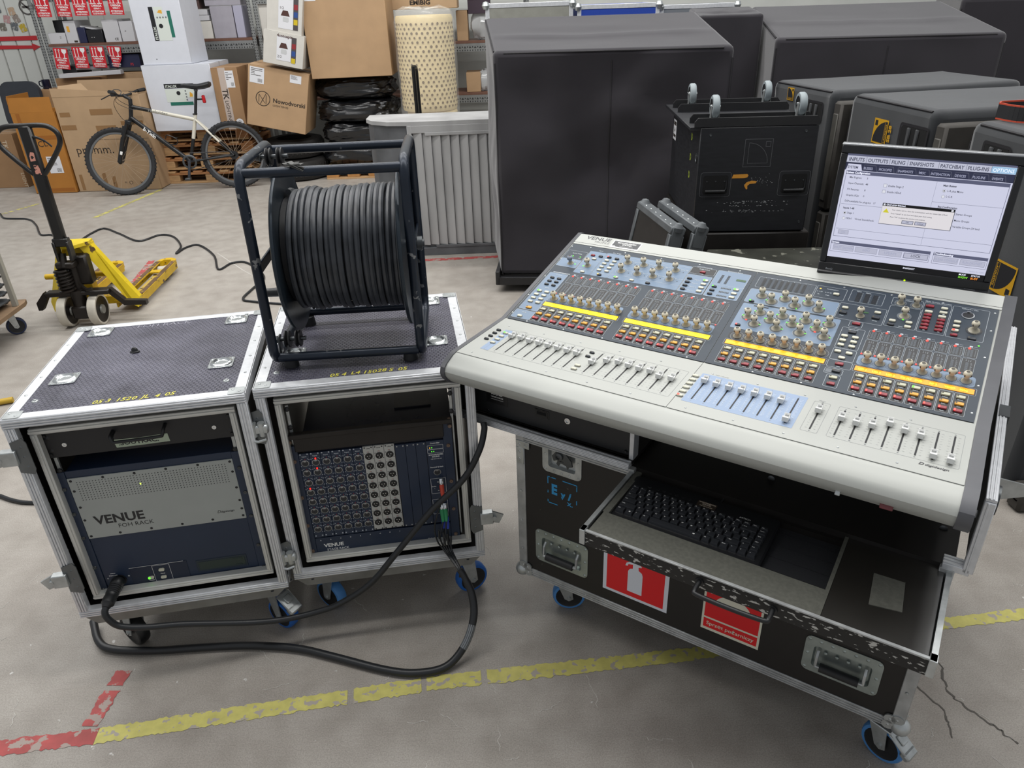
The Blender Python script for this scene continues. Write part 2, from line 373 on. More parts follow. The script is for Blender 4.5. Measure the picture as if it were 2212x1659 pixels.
def rack_case(label, x, y, rz, zt, seed, latch_l=True):
    t = thing('rack_flight_case', label, 'flight case', (x, y, 0), rz, 'open rack flight cases')
    W, D, zb = .597, .606, .216
    s = MB(); th = .011
    s.box(0, th, .012, D, zb, zt-.003); s.box(W-th, W, .012, D, zb, zt-.003); s.box(th, W-th, .012, D, zb, zb+th); s.box(th, W-th, .012, D-.03, zt-.014, zt-.003)
    s.build('case_shell', BLKPLY, t, smooth=False)
    s = MB(); s.box(.022, W-.022, .024, D-.02, zt-.0028, zt); s.build('top_panel', HEX, t, smooth=False)
    def prof(L, wf=.027, dp=.024):           # grooved extrusion along x, face towards -y
        b = MB(); b.box(0, L, 0, dp, 0, wf, .002)
        for z in (.003, .010, .017): b.box(0, L, -.0025, 0, z, z+.005, .001)
        return b
    for nm, L, M in (('a', W, T(0, -.003, zt-.026)), ('b', W, T(0, -.003, zb)), ('c', zt-zb-.05, T(.027, -.003, zb+.025) @ Ry(-PI/2)), ('d', zt-zb-.05, T(W-.027, -.003, zt-.025) @ Ry(PI/2))):
        prof(L).build('front_profile', ALU, t, M)
    for (x0, x1, y0, y1) in ((0, .03, 0, D), (W-.03, W, 0, D), (.03, W-.03, 0, .028), (.03, W-.03, D-.03, D)):
        b = MB(); b.box(x0, x1, y0, y1, zt, zt+.0016); 
        if x1-x0 < .1:
            xs = 0 if x0 == 0 else W; b.box(xs-.0016, xs+.0016, y0, y1, zt-.03, zt+.0016)
        if y1-y0 < .1 and y0 > .1: b.box(x0, x1, D-.001, D+.0016, zt-.03, zt+.0016)
        b.build('edge_trim', ALU, t, smooth=False)
    for xs in (0, W):
        b = MB(); b.box(xs-.0016, xs+.0016, D-.03, D, zb, zt-.03); b.box(min(xs, abs(xs-.03)), max(xs, abs(xs-.03)), D-.001, D+.0016, zb, zt-.03); b.build('edge_trim', ALU, t, smooth=False)
        b = MB(); b.box(xs-.0016, xs+.0016, .02, D, zb, zb+.03); b.build('edge_trim', ALU, t, smooth=False)
    for i, (cx, cy) in enumerate(((.024, .02), (W-.024, .02), (.024, D-.022), (W-.024, D-.022))):
        b = MB(); b.rrect(cx-.021, cx+.021, cy-.019, cy+.019, .006, zt+.0017, zt+.0034); rivet_strip(b, [(cx-.009, cy+.006, zt+.0034), (cx+.009, cy-.006, zt+.0034)])
        b.build('corner_bracket', ZINC, t)
    rv = MB(); R = random.Random(seed)
    rivet_strip(rv, [(xx, yy, zt+.0017) for xx in (.015, W-.015) for yy in (.13, .24, .35, .46)])
    rivet_strip(rv, [(R.uniform(.004, .006), yy, zz) for yy in (.04,) for zz in ()])
    stuff(rv.build('rivet_row', ZINC, t))
    # inner side rivets: small bright dots on the black wall
    rv = MB()
    for zz in [zb+.05+.055*k for k in range(11)]:
        rv.lathe([(.003, 0), (0, .0015)], 6, T(th, .05, zz) @ Ry(PI/2)); rv.lathe([(.003, 0), (0, .0015)], 6, T(W-th, .05, zz+.01) @ Ry(-PI/2))
    stuff(rv.build('rivet_row', ZINC, t))
    # recessed wheel dishes on the lid
    for (cx, cy) in ((.086, .544), (.503, .541), (.506, .21), (.086, .212)):
        b = MB(); b.outline(-.034, .034, -.033, .033, .006, .012, .0026); b.outline(-.034, .034, -.033, .033, .006, .0001, .0026)
        b.lathe([(.031, .0026), (.028, .006), (.024, .0072), (.021, .004), (.018, .0012), (.008, .0008), (0, .0012)], 28)
        b.prism(rr(-.034, .034, -.033, .033, .006), .0003, .0024)
        rivet_strip(b, [(sx*.027, sy*.026, .0026) for sx in (-1, 1) for sy in (-1, 1)], .003)
        b.build('caster_dish', mat('bright_zinc', 'd0d4d4', .22, .92, var=.1, vs=60), t, T(cx, cy, zt+.0005))
    for (cx, cy) in ((.537, .092), (.051, .092), (.53, .575), (.07, .575)):
        b = MB(); b.lathe([(.009, 0), (.008, .002), (.004, .003), (.004, .005), (0, .0055)], 12); b.build('bolt_head', ZINC, t, T(cx, cy, zt))
    # caster board with chamfered ends
    b = MB(); b.prism([(-.002, 0), (W-.002, 0), (W-.002, -.004), (W-.045, -.046), (.03, -.046), (-.002, -.012)], -.022, .022, M=T(0, .04, zb) @ FR)
    b.prism([(-.002, 0), (W-.002, 0), (W-.002, -.004), (W-.045, -.046), (.03, -.046), (-.002, -.012)], -.022, .022, M=T(0, D-.05, zb) @ FR)
    b.box(.02, W-.02, .06, D-.07, zb-.046, zb-.02)
    b.build('caster_board', mat('grey_board', '83827d', .5, .15, var=.2, vs=12, wear=('a88f70', .69, 9)), t, smooth=False)
    b = MB(); rivet_strip(b, [(.05, .0175, zb-.022), (W-.055, .0175, zb-.022)], .005, Matrix()); stuff(b.build('board_screws', STEEL, t))
    zc = zb-.046
    caster(t, .10, .085, zc, 2.4, zc*.5-.028 if False else .055, tyre=BLKP if seed == 1 else BLUD)
    caster(t, W-.065, .085, zc, -.75 if seed == 1 else .35, .055, brake=(seed == 1), tyre=BLUEW)
    caster(t, .10, D-.09, zc, .4, .055); caster(t, W-.09, D-.09, zc, 1.2, .055)
    # inner rack sleeve on shock mounts
    u0, u1, z0, z1 = .042, .558, .259, zt-.045
    b = MB(); w = .018
    for (a0, a1, c0, c1) in ((u0, u1, z1-w, z1), (u0, u1, z0, z0+w), (u0, u0+w, z0+w, z1-w), (u1-w, u1, z0+w, z1-w)):
        b.box(a0, a1, .02, .045, c0, c1, .002)
        if a1-a0 > .1: b.box(a0, a1, .017, .02, c0+.005, c0+.012, .001)
        else: b.box(a0+.005, a0+.012, .017, .02, c0, c1, .001)
    b.build('inner_frame', mat('satin_aluminium', 'cfcfca', .45, .35, var=.05), t)
    b = MB(); b.box(u0+.002, u0+.012, .045, .52, z0+.002, z1-.002); b.box(u1-.012, u1-.002, .045, .52, z0+.002, z1-.002); b.box(u0+.012, u1-.012, .045, .52, z0+.002, z0+.01); b.box(u0+.012, u1-.012, .045, .52, z1-.01, z1-.002)
    b.build('inner_sleeve', mat('pale_sleeve', '6f6d66', .7, var=.1) if seed == 2 else BLKPLY, t, smooth=False)
    for xx in (.09, W-.09):
        for zz, h in ((zt-.03, -1), (z0-.015, 1)):
            b = MB(); b.cyl((xx, .06, zz-.014), (xx, .06, zz+.014), .017); b.box(xx-.022, xx+.022, .04, .085, zz-.016, zz-.012); b.build('shock_mount', RUB, t)
    for xx in (.068, .528):
        b = MB(); b.box(xx-.004, xx+.004, .05, .058, z0+.02, z1-.02)
        b.build('rack_rail', ZINC, t, smooth=False)
        for zz in (z1-.045, z1-.085, z1-.15, z1-.19) if seed == 1 else (z1-.03, z1-.05, z1-.11):
            k = MB(); k.lathe([(.007, 0), (.007, .004), (.004, .006), (0, .006)], 10, T(xx, .05, zz) @ FR); k.build('rail_screw', BLKM, t)
    if latch_l:
        for zz in (.785, .37): butterfly(t, T(.024, -.005, zz))
    else:
        butterfly(t, T(W-.02, -.003, .37) @ S(-1, 1, 1))
        for zz in (.775, .32):
            butterfly(t, T(-.006, -.006, zz), True)
    return t
R1 = rack_case('black flight case rack on the left with grey ventilated unit and bare lid', -1.2957, 1.6081, .1703, .893, 1)
R2 = rack_case('black flight case rack in the middle, under the cable reel', -.697, 1.740, .1367, .887, 2, False)
def lid_marks(t, zt, pts_y, x0, x1, white=None):
    b = MB(); R = random.Random(int(x0*1000)); xx = x0
    for g in ('05', '4', 'L4', '150', '28', 'S', '05') if white is None else ('05', '3', '152', '0', 'JL', '4', '05'):
        b.text(g, xx, pts_y+R.uniform(-.002, .002), .026, zt+.0008, bold=.01, shear=.2); xx += (x1-x0)/7*(.7+.3*len(g))
    stuff(b.build('yellow_paint_writing', YELP, t, smooth=False))
lid_marks(R1, .893, .038, .205, .38, 1)
lid_marks(R2, .887, .036, .20, .375)
b = MB(); b.text('FOH RACK', .19, .552, .034, .8938, bold=-.006); b.build('chalk_writing', mat('chalk', '8f8e98', .8), R1, smooth=False)

# drawer in the left rack
def drawer():
    b = MB(); b.box(.058, .536, .046, .05, .741, .819, .001); b.box(.08, .516, .05, .42, .747, .8145); t = b.build('drawer', BLKM, R1)
    b = MB(); b.tube([(.234, .046, .80), (.234, .022, .797), (.236, .016, .79), (.236, .016, .788)], .004); b.tube(catmull([(.232, .046, .803), (.232, .02, .80), (.236, .014, .789), (.25, .012, .786), (.35, .012, .788), (.362, .014, .791), (.366, .02, .802), (.366, .046, .806)], 4), .0045, 10)
    b.build('drawer_handle', BLKP, t)
    for xx in (.105, .488):
        b = MB(); b.lathe([(.007, 0), (.006, .003), (.003, .003), (.002, .001), (0, .001)], 14, T(xx, .046, .779) @ FR); b.build('drawer_screw', CHROME, t)
    for xx in (.064, .53):
        for zz in (.752, .81): 
            b = MB(); b.lathe([(.005, 0), (.004, .003), (0, .003)], 10, T(xx, .046, zz) @ FR); b.build('drawer_screw', BLKP, t)
    b = MB(); R = random.Random(2); pts = [(.225, .776), (.29, .774), (.365, .777), (.367, .752), (.30, .7505), (.229, .7505)]
    b.prism(pts, 0, .0006, M=T(0, .0458, 0) @ FR); b.build('tape_strip', mat('pale_green_tape', 'a9b5a0', .7), t, smooth=False)
    b = MB(); b.text('.SOUTRAC.', .236, .757, .018, .0008, M=T(0, .0455, 0) @ FR, bold=.02, sx=1.15); b.build('tape_writing', DKPR, t, smooth=False)
drawer()

def foh_unit():
    t = thing('rack_processor', 'navy rack unit with grey perforated plate lettered FOH RACK', 'rack unit', (-1.2957, 1.6081, 0), .1703)
    b = MB(); b.box(.078, .514, .046, .05, .259, .694, .001); b.box(.079, .514, .05, .43, .262, .69); b.build('chassis', NAVY, t, smooth=False)
    for x0, x1 in ((.052, .078), (.514, .541)):
        b = MB(); b.box(x0, x1, .043, .048, .259, .694, .001); b.build('rack_ear', NAVY, t)
        for zz in (.64, .555, .47, .36, .275):
            k = MB(); k.lathe([(.006, 0), (.005, .003), (.002, .003), (0, .001)], 10, T((x0+x1)/2, .043, zz) @ FR); k.build('ear_screw', STEEL, t)
    b = MB(); b.box(.079, .514, .0425, .046, .464, .672, .0008); p = b.build('vent_plate', GREYP, t)
    b = MB(); M = T(0, .0422, 0) @ FR
    for i in range(49):
        for j in range(9): b.disc(.101+i*.00813, .598+j*.00745, .0015, 0, 6, M=M)
    stuff(b.build('vent_holes', DKPR, p, smooth=False))
    b = MB()
    for xx, zz in [(.087, .664), (.17, .665), (.252, .665), (.335, .666), (.42, .666), (.506, .664), (.087, .63), (.507, .63), (.087, .575), (.507, .575), (.086, .53), (.507, .53), (.087, .473), (.165, .473), (.25, .473), (.335, .473), (.42, .474), (.506, .475), (.507, .5)]:
        b.lathe([(.004, 0), (.003, .0015), (0, .001)], 8, T(xx, .0425, zz) @ FR)
    stuff(b.build('plate_screws', BLKM, p))
    b = MB(); M = T(0, .0421, 0) @ FR
    for a in (('VENUE', .110, .511, .0405, 'L', .028, 1.06, 0), ('FOH RACK', .262, .4905, .0195, 'R', -.004, 1, 0), ('D', .437, .494, .014, 'L', 0, 1, .3), ('digidesign', .447, .4945, .009, 'L', .01, 1.1, .2)):
        b = MB(); b.text(a[0], a[1], a[2], a[3], 0, M=M, al=a[4], bold=a[5], sx=a[6], shear=a[7]); b.build('plate_lettering', DKPR, p, smooth=False)
    l = MB(); l.add([(.257, .0418, .631), (.262, .0418, .631), (.2595, .0418, .624)], [[0, 1, 2]]); l.build('power_light', mat('lime_led', 'd8ff60', .4, emit=1.6), t, smooth=False)
    b = MB(); b.box(.152, .314, .0445, .046, .268, .338, .0006); b.build('control_plate', mat('navy_plate', '152136', .5), t)
    b = MB(); b.outline(.215, .264, .276, .335, .0015, .0008, 0, M=T(0, .0442, 0) @ FR); b.text('Reset', .24, .301, .0055, 0, M=T(0, .0442, 0) @ FR, al='C', bold=.02); b.text('Power', .205, .281, .0055, 0, M=T(0, .0442, 0) @ FR, al='C', bold=.02); b.text('FOH Link', .105, .318, .006, 0, M=T(0, .0445, 0) @ FR, al='C', bold=.02); b.rect(.098, .112, .327, .3285, 0, M=T(0, .0445, 0) @ FR); b.rect(.152, .305, .3375, .3385, 0, M=T(0, .0442, 0) @ FR)
    b.build('plate_lettering', WHITE, t, smooth=False)
    for xx, zz in ((.24, .318), (.24, .29), (.205, .294)):
        b = MB(); b.rrect(xx-.008, xx+.008, zz-.0045, zz+.0045, .0035, 0, .004, M=T(0, .0445, 0) @ FR); b.build('button', BTN, t)
    b = MB(); b.rrect(.197, .203, .2905, .2975, .002, 0, .0045, M=T(0, .0443, 0) @ FR); b.build('power_light', GRN, t)
    b = MB(); b.box(.339, .485, .0445, .046, .287, .33, .001); b.build('disc_drive', mat('navy_drive', '1b2a36', .4), t)
    b = MB(); b.box(.345, .479, .0435, .0445, .293, .324, .0006); b.box(.45, .47, .042, .0435, .2945, .2975, .0005); b.box(.446, .472, .0425, .0435, .314, .321, .0006); b.build('disc_tray', mat('drive_tray', '22322f', .4), t)
    b = MB(); b.lathe([(.019, 0), (.019, .003), (.013, .003), (.0125, .012), (.010, .012), (0, .004)], 20, T(.118, .046, .30) @ FR); b.build('link_socket', BLKP, t)
    for xx in (.087, .145):
        b = MB(); b.lathe([(.003, 0), (0, .002)], 8, T(xx, .0455, .31) @ FR); b.build('ear_screw', ZINC, t)
foh_unit()

def stage_unit():
    t = thing('stage_box', 'navy stage box full of round sockets lettered STAGE RACK', 'rack unit', (-.697, 1.740, 0), .1367)
    M = T(0, .0438, 0) @ FR
    b = MB(); b.box(.095, .528, .05, .45, .264, .70); b.build('chassis', mat('dark_navy_top', '10131f', .32, var=.15), t, smooth=False)
    b = MB(); b.box(.10, .525, .05, .45, .7005, .702); b.build('top_plate', mat('dark_navy_sheet', '0f1322', .28, var=.2, vs=5), t, smooth=False)
    b = MB(); b.rrect(.36, .47, .15, .30, .004, .7025, .706); b.build('top_label_plate', BLKM, t)
    b = MB(); b.box(.052, .527, .03, .05, .70, .716, .002); b.box(.07, .50, .036, .05, .654, .70, .002); b.build('support_bar', mat('dusty_black_metal', '26221f', .5, .3, var=.3, vs=8), t)
    for x0, x1 in ((.049, .075), (.497, .5245)):
        b = MB(); b.box(x0, x1, .042, .048, .262, .672 if x0 < .1 else .70, .001); b.build('rack_ear', NAVY, t)
        for zz in (.62, .49, .385, .285):
            k = MB(); k.lathe([(.0065, 0), (.0055, .003), (.002, .003), (0, .001)], 10, T((x0+x1)/2, .042, zz) @ FR); k.build('ear_screw', SCRW, t)
    for xx, zz in ((.058, .71), (.519, .713), (.06, .69), (.519, .69)):
        k = MB(); k.lathe([(.0065, 0), (.0055, .003), (0, .002)], 10, T(xx, .036, zz) @ FR); k.build('ear_screw', SCRW, t)
    b = MB(); b.box(.075, .497, .044, .05, .264, .33, .001); b.build('lower_panel', NAVY, t)
    for a in (('VENUE', .099, .2925, .0185, 'L', .03, 1.05, 0), ('STAGE RACK', .174, .278, .0115, 'R', .01, 1, 0), ('D', .42, .272, .010, 'L', 0, 1, .3), ('digidesign', .428, .2735, .0078, 'L', .01, 1, .2)):
        b = MB(); b.text(a[0], a[1], a[2], a[3], 0, M=M, al=a[4], bold=a[5], sx=a[6], shear=a[7]); b.build('panel_lettering', WHITE, t, smooth=False)
    b = MB()
    for i in range(9):
        if i < 9: b.text('ABCDEFGHJ'[i], .092+i*.0305+(0 if i < 6 else 0), .319, .0055, 0, M=M, al='C', bold=.02)
    stuff(b.build('slot_letters', WHITE, t, smooth=False))
    # sockets
    fem = MB(); fem.lathe([(.0112, 0), (.0112, .0016), (.0093, .002), (.0088, .0006), (0, .0006)], 18, mis=[0, 0, 0, 1]); fem.rrect(-.0036, .0036, .0052, .0115, .001, .0006, .003, 0)
    for a in (-.7, -PI/2, -2.44): fem.disc(.0045*math.cos(a), .0045*math.sin(a), .0013, .0009, 6, 2)
    mal = MB(); mal.lathe([(.0112, 0), (.0112, .0014), (.0098, .0016), (.0092, .0004), (0, .0004)], 18, mis=[1, 1, 1, 1])
    for a in (.6, PI/2+.95, -PI/2): mal.lathe([(.0016, .0004), (.0016, .003), (0, .0034)], 6, T(.0046*math.cos(a), .0046*math.sin(a), 0), 2)
    fems = [XLRM, mat('socket_insert', '2c2c30', .5), DKPR]; mals = [XLRM, mat('socket_black', '161618', .4), CHROME]
    proto = {}
    def module(i, out):
        x0 = .0755+i*.0307; x1 = x0+.0299; base = .046 if out else .0475
        b = MB(); b.box(x0, x1, .0435, .05, .338 if out else .334, .643 if not out else .645, .0006)
        p = b.build('output_module' if out else 'input_module', mat('satin_silver_module', 'b9bab6', .5, .3) if out else NAVY, t)
        for k in range(8):
            z = .610-k*.03488
            Mx = T((x0+x1)/2, .0435, z) @ FR
            if out not in proto: proto[out] = (mal if out else fem).build('output_socket' if out else 'input_socket', mals if out else fems, p, Mx)
            else: inst(proto[out], p, Mx)
        d = MB(); w = MB(); MM = T(0, .0432, 0) @ FR; c = (x0+x1)/2
        d.text('Line' if out else 'Input', c, .636 if out else .631, .0065, 0, M=MM, al='C', bold=.02)
        for k in range(8):
            z = .610-k*.03488
            if out:
                d.text('1  2', c-.001, z+.0135, .0045, 0, M=MM, al='C', bold=.03); w.disc(c-.001, z+.0155, .0012, 0, 6, M=MM)
                for sx, sz in ((-.0115, .009), (.0115, -.009)): d.disc(c+sx, z+sz, .0016, 0, 6, 0, M=MM)
            else:
                for sx, sz in ((-.0125, .012), (-.0075, .0145), (.0085, .0145), (.0125, .012), (-.0125, -.010), (.0125, -.010)): d.rect(c+sx-.0014, c+sx+.0014, z+sz-.001, z+sz+.001, 0, M=MM)
                w.disc(c+.001, z+.0135, .0013, 0, 6, M=MM)
        for zz in (.6405, .341):
            for sx in (-.010, .010): d.disc(c+sx, zz, .0024, 0, 8, M=MM)
        stuff(d.build('module_print', DKPR if out else mat('pale_print', 'b4bac2', .5), p, smooth=False))
        stuff(w.build('signal_lights', mat('dim_red_led', 'a02a2e', .4, emit=.15), p, smooth=False))
    for i in range(6): module(i, 0)
    for i in range(6, 9): module(i, 1)
    for i in range(3):
        b = MB(); x0 = .353+i*.0307; b.box(x0, x0+.0298, .0435, .05, .336, .639, .0006); p = b.build('blank_module', NAVY, t)
        k = MB()
        for zz in (.634, .341):
            for sx in (.006, .024): k.lathe([(.0026, 0), (.002, .0015), (0, .0015)], 8, T(x0+sx, .0435, zz) @ FR)
        stuff(k.build('module_screws', ZINC, p))
    b = MB(); b.box(.4455, .497, .0435, .05, .336, .64, .0006); p = b.build('controller_module', NAVY, t)
    b = MB(); MM = T(0, .0432, 0) @ FR
    b.text('Controller', .471, .630, .0065, 0, M=MM, al='C', bold=.02)
    for z0, z1 in ((.611, .625), (.597, .610)): b.outline(.4475, .495, z0, z1, .001, .0007, 0, M=MM)
    b.text('WOOZELEWSKI', .471, .589, .006, 0, M=MM, al='C', bold=.03); b.text('SOUND', .471, .582, .0065, 0, M=MM, al='C', bold=.03); b.text('+48 602 618 568', .471, .5745, .0048, 0, M=MM, al='C')
    b.text('Personal Q Rack', .471, .5445, .0058, 0, M=MM, al='C', bold=.02); b.outline(.448, .494, .449, .505, .001, .0008, 0, M=MM); b.outline(.448, .494, .371, .427, .001, .0008, 0, M=MM); b.text('Snake', .4505, .474, .0055, 0, M=MM, bold=.02); b.text('1', .457, .466, .0055, 0, M=MM); b.text('Out', .467, .489, .0055, 0, M=MM, bold=.02); b.text('In', .468, .458, .0055, 0, M=MM, bold=.02)
    b.build('module_print', WHITE, p, smooth=False)
    for x, z, m in ((.455, .6165, mat('amber_led', 'ffb020', .4, emit=2)), (.461, .6165, GRN), (.460, .603, GRN), (.466, .603, GRN)):
        b = MB(); b.disc(x, z, .0014, 0, 8, M=T(0, .0431, 0) @ FR); b.build('status_light', m, p, smooth=False)
    inst(proto[0], p, T(.471, .0435, .528) @ FR)
    for x, z in ((.1215, .6235), (.1215, .5890), (.0905, .5195)):
        b = MB(); b.lathe([(.0026, 0), (.002, .002), (0, .0024)], 8, T(x, .0434, z) @ FR); b.build('signal_light', REDL, t)
    # snake plugs on the controller
    def plug(z, x, m, nm):
        b = MB(); b.lathe([(.0075, -.012), (.0075, 0), (.0065, 0)], 14, mi=0); b.lathe([(.0068, 0), (.0072, .004), (.0062, .028), (.0048, .044), (0, .045)], 14, mi=1)
        return b.build(nm, [CHROME, m], None, M=None)
    return t
stage_unit()

b = MB(); b.lathe([(0, 0), (.011, 0), (.012, .003), (.009, .005), (.008, .011), (.004, .015), (0, .0155)], 14, T(0, 0, 0) @ S(1.1, .8, 1)); b.box(-.014, .014, -.004, .004, 0, .004, .001)
o = b.build('rubber_cap', RUB, None); o.location = (-1.2957+.235*math.cos(.1703)-.356*math.sin(.1703), 1.6081+.235*math.sin(.1703)+.356*math.cos(.1703), .8934); tag(o, 'tiny black rubber cap lying in the middle of the left rack lid', 'cap')
# ---------------------------------------------------------------- cable reel on the middle rack
def reel():
    zt = .8886
    t = thing('cable_reel', 'dark blue tubular cable drum standing on the middle rack lid', 'cable reel', (-.6363, 1.8493, 0), .0617)
    TUB = mat('reel_paint', '1d2531', .32, .35, var=.15, vs=20, wear=('7e7f80', .66, 30))
    x0, x1, v1, zb, zh, r = -.022, .385, .36, .912, 1.448, .0135
    for xx in (x0, x1):
        p = []
        for cy, cz, a in ((.05, zb+.05, PI), (v1-.05, zb+.05, -PI/2), (v1-.05, zh-.05, 0), (.05, zh-.05, PI/2)):
            for k in range(7):
                q = a+PI/2*k/6; p.append((xx, cy+.05*math.cos(q), cz+.05*math.sin(q)))
        b = MB(); b.tube(p, r, 12, closed=True); b.build('side_hoop', TUB, t)
    for v, z in ((.012, zb+.012), (v1-.012, zb+.012), (.014, zh-.018), (v1-.014, zh-.018)):
        b = MB(); b.cyl((x0+.008, v, z), (x1-.008, v, z), r*.95, n=12); b.build('cross_bar', TUB, t)
    for xx in (x0+.035, x1-.035):
        for v in (.03, v1-.03):
            b = MB(); b.cyl((xx, v, zt), (xx, v, zb+.004), .021, .018, 14); b.build('rubber_foot', RUB, t)
    c = (.185, 1.180)
    FL = mat('flange_paint', '202a33', .38, .3, var=.12, vs=9)
    for xx, s in ((.035, 1), (.358, -1)):
        b = MB(); M = T(xx, c[0], c[1]) @ Ry(PI/2)
        b.lathe([(.02, -.003), (.19, -.003), (.2, -.007), (.221, -.007), (.228, -.004), (.230, 0), (.228, .004), (.221, .003), (.2, .003), (.19, .0), (.02, 0)], 64, M)
        b.build('flange', FL, t)
    b = MB(); b.cyl((.036, *c), (.357, *c), .146, n=48); b.build('drum', BLKM, t)
    b = MB(); b.cyl((x0, *c), (.41, *c), .011, n=12); b.cyl((.39, *c), (.405, *c), .02, n=12); b.build('axle', STEEL, t)
    for xx in (x0, x1):
        b = MB(); b.box(xx-.004, xx+.004, .01, v1-.01, 1.165, 1.195, .002); b.build('axle_plate', TUB, t)
    b = MB(); b.cyl((.035, .21, 1.046), (-.012, .21, 1.046), .006, n=10); b.cyl((-.008, .21, 1.046), (-.075, .21, 1.046), .0145, .0125, 14); b.build('crank_grip', BLKP, t)
    def roller(v, z, bz):
        b = MB(); b.box(-.014, -.008, v-.014, v+.014, min(bz, z-.01), max(bz, z+.012), .002); b.cyl((-.02, v, z), (.062, v, z), .006, n=8); b.cyl((-.024, v, z), (-.016, v, z), .011, n=6)
        o = b.build('roller_bracket', STEEL, t)
        for k in (0, 1):
            b = MB(); b.lathe([(.007, -.007), (.023, -.007), (.024, -.004), (.017, 0), (.024, .004), (.023, .007), (.007, .007)], 24, T(.014+.03*k-.002, v, z) @ Ry(PI/2)); b.build('roller', BLKM, o)
    roller(.043, .966, zb+.012); roller(.327, .966, zb+.012); roller(.2, 1.436, zh)
    b = MB(); R = random.Random(4)
    for k in range(7): b.prism([(R.uniform(-.03, 0), R.uniform(-.012, 0)), (R.uniform(0, .035), R.uniform(-.015, .0)), (R.uniform(.01, .03), R.uniform(.004, .014)), (R.uniform(-.02, .01), R.uniform(.008, .018))], -.0006, .0006, M=T(.115, .012, zh-.004) @ Rz(R.uniform(-.5, .5)) @ Rx(R.uniform(-.9, .9)) @ Ry(R.uniform(-.5, .5)))
    b.build('tape_scrap', mat('grey_tape', '6a6a68', .7, var=.3), t, smooth=False)
    # the cable wound on the drum: one continuous helix, two layers at the left end
    p = []; n = 19
    for k in range(n*40+1):
        a = 2*PI*k/40; q = k/40
        rad = .1625 + (.0 if q > 10 else -.004*math.sin(q*1.3)) + (.004 if q > 11.5 else 0)
        xx = .050+.0163*q+.0022*math.sin(a+q*.3)*math.sin(q*2.1)
        p.append((min(xx, .348), c[0]+rad*math.sin(a), c[1]+rad*math.cos(a)))
    b = MB(); b.tube(p, .0086, 8); o = b.build('reel_cable', mat('dusty_black_cable', '35383d', .42, var=.25, vs=30), None)
    o.location = (-.6363, 1.8493, 0); o.rotation_euler = (0, 0, .0617)
    tag(o, 'thick black multicore cable wound in rows on the tubular drum', 'cable')
reel()
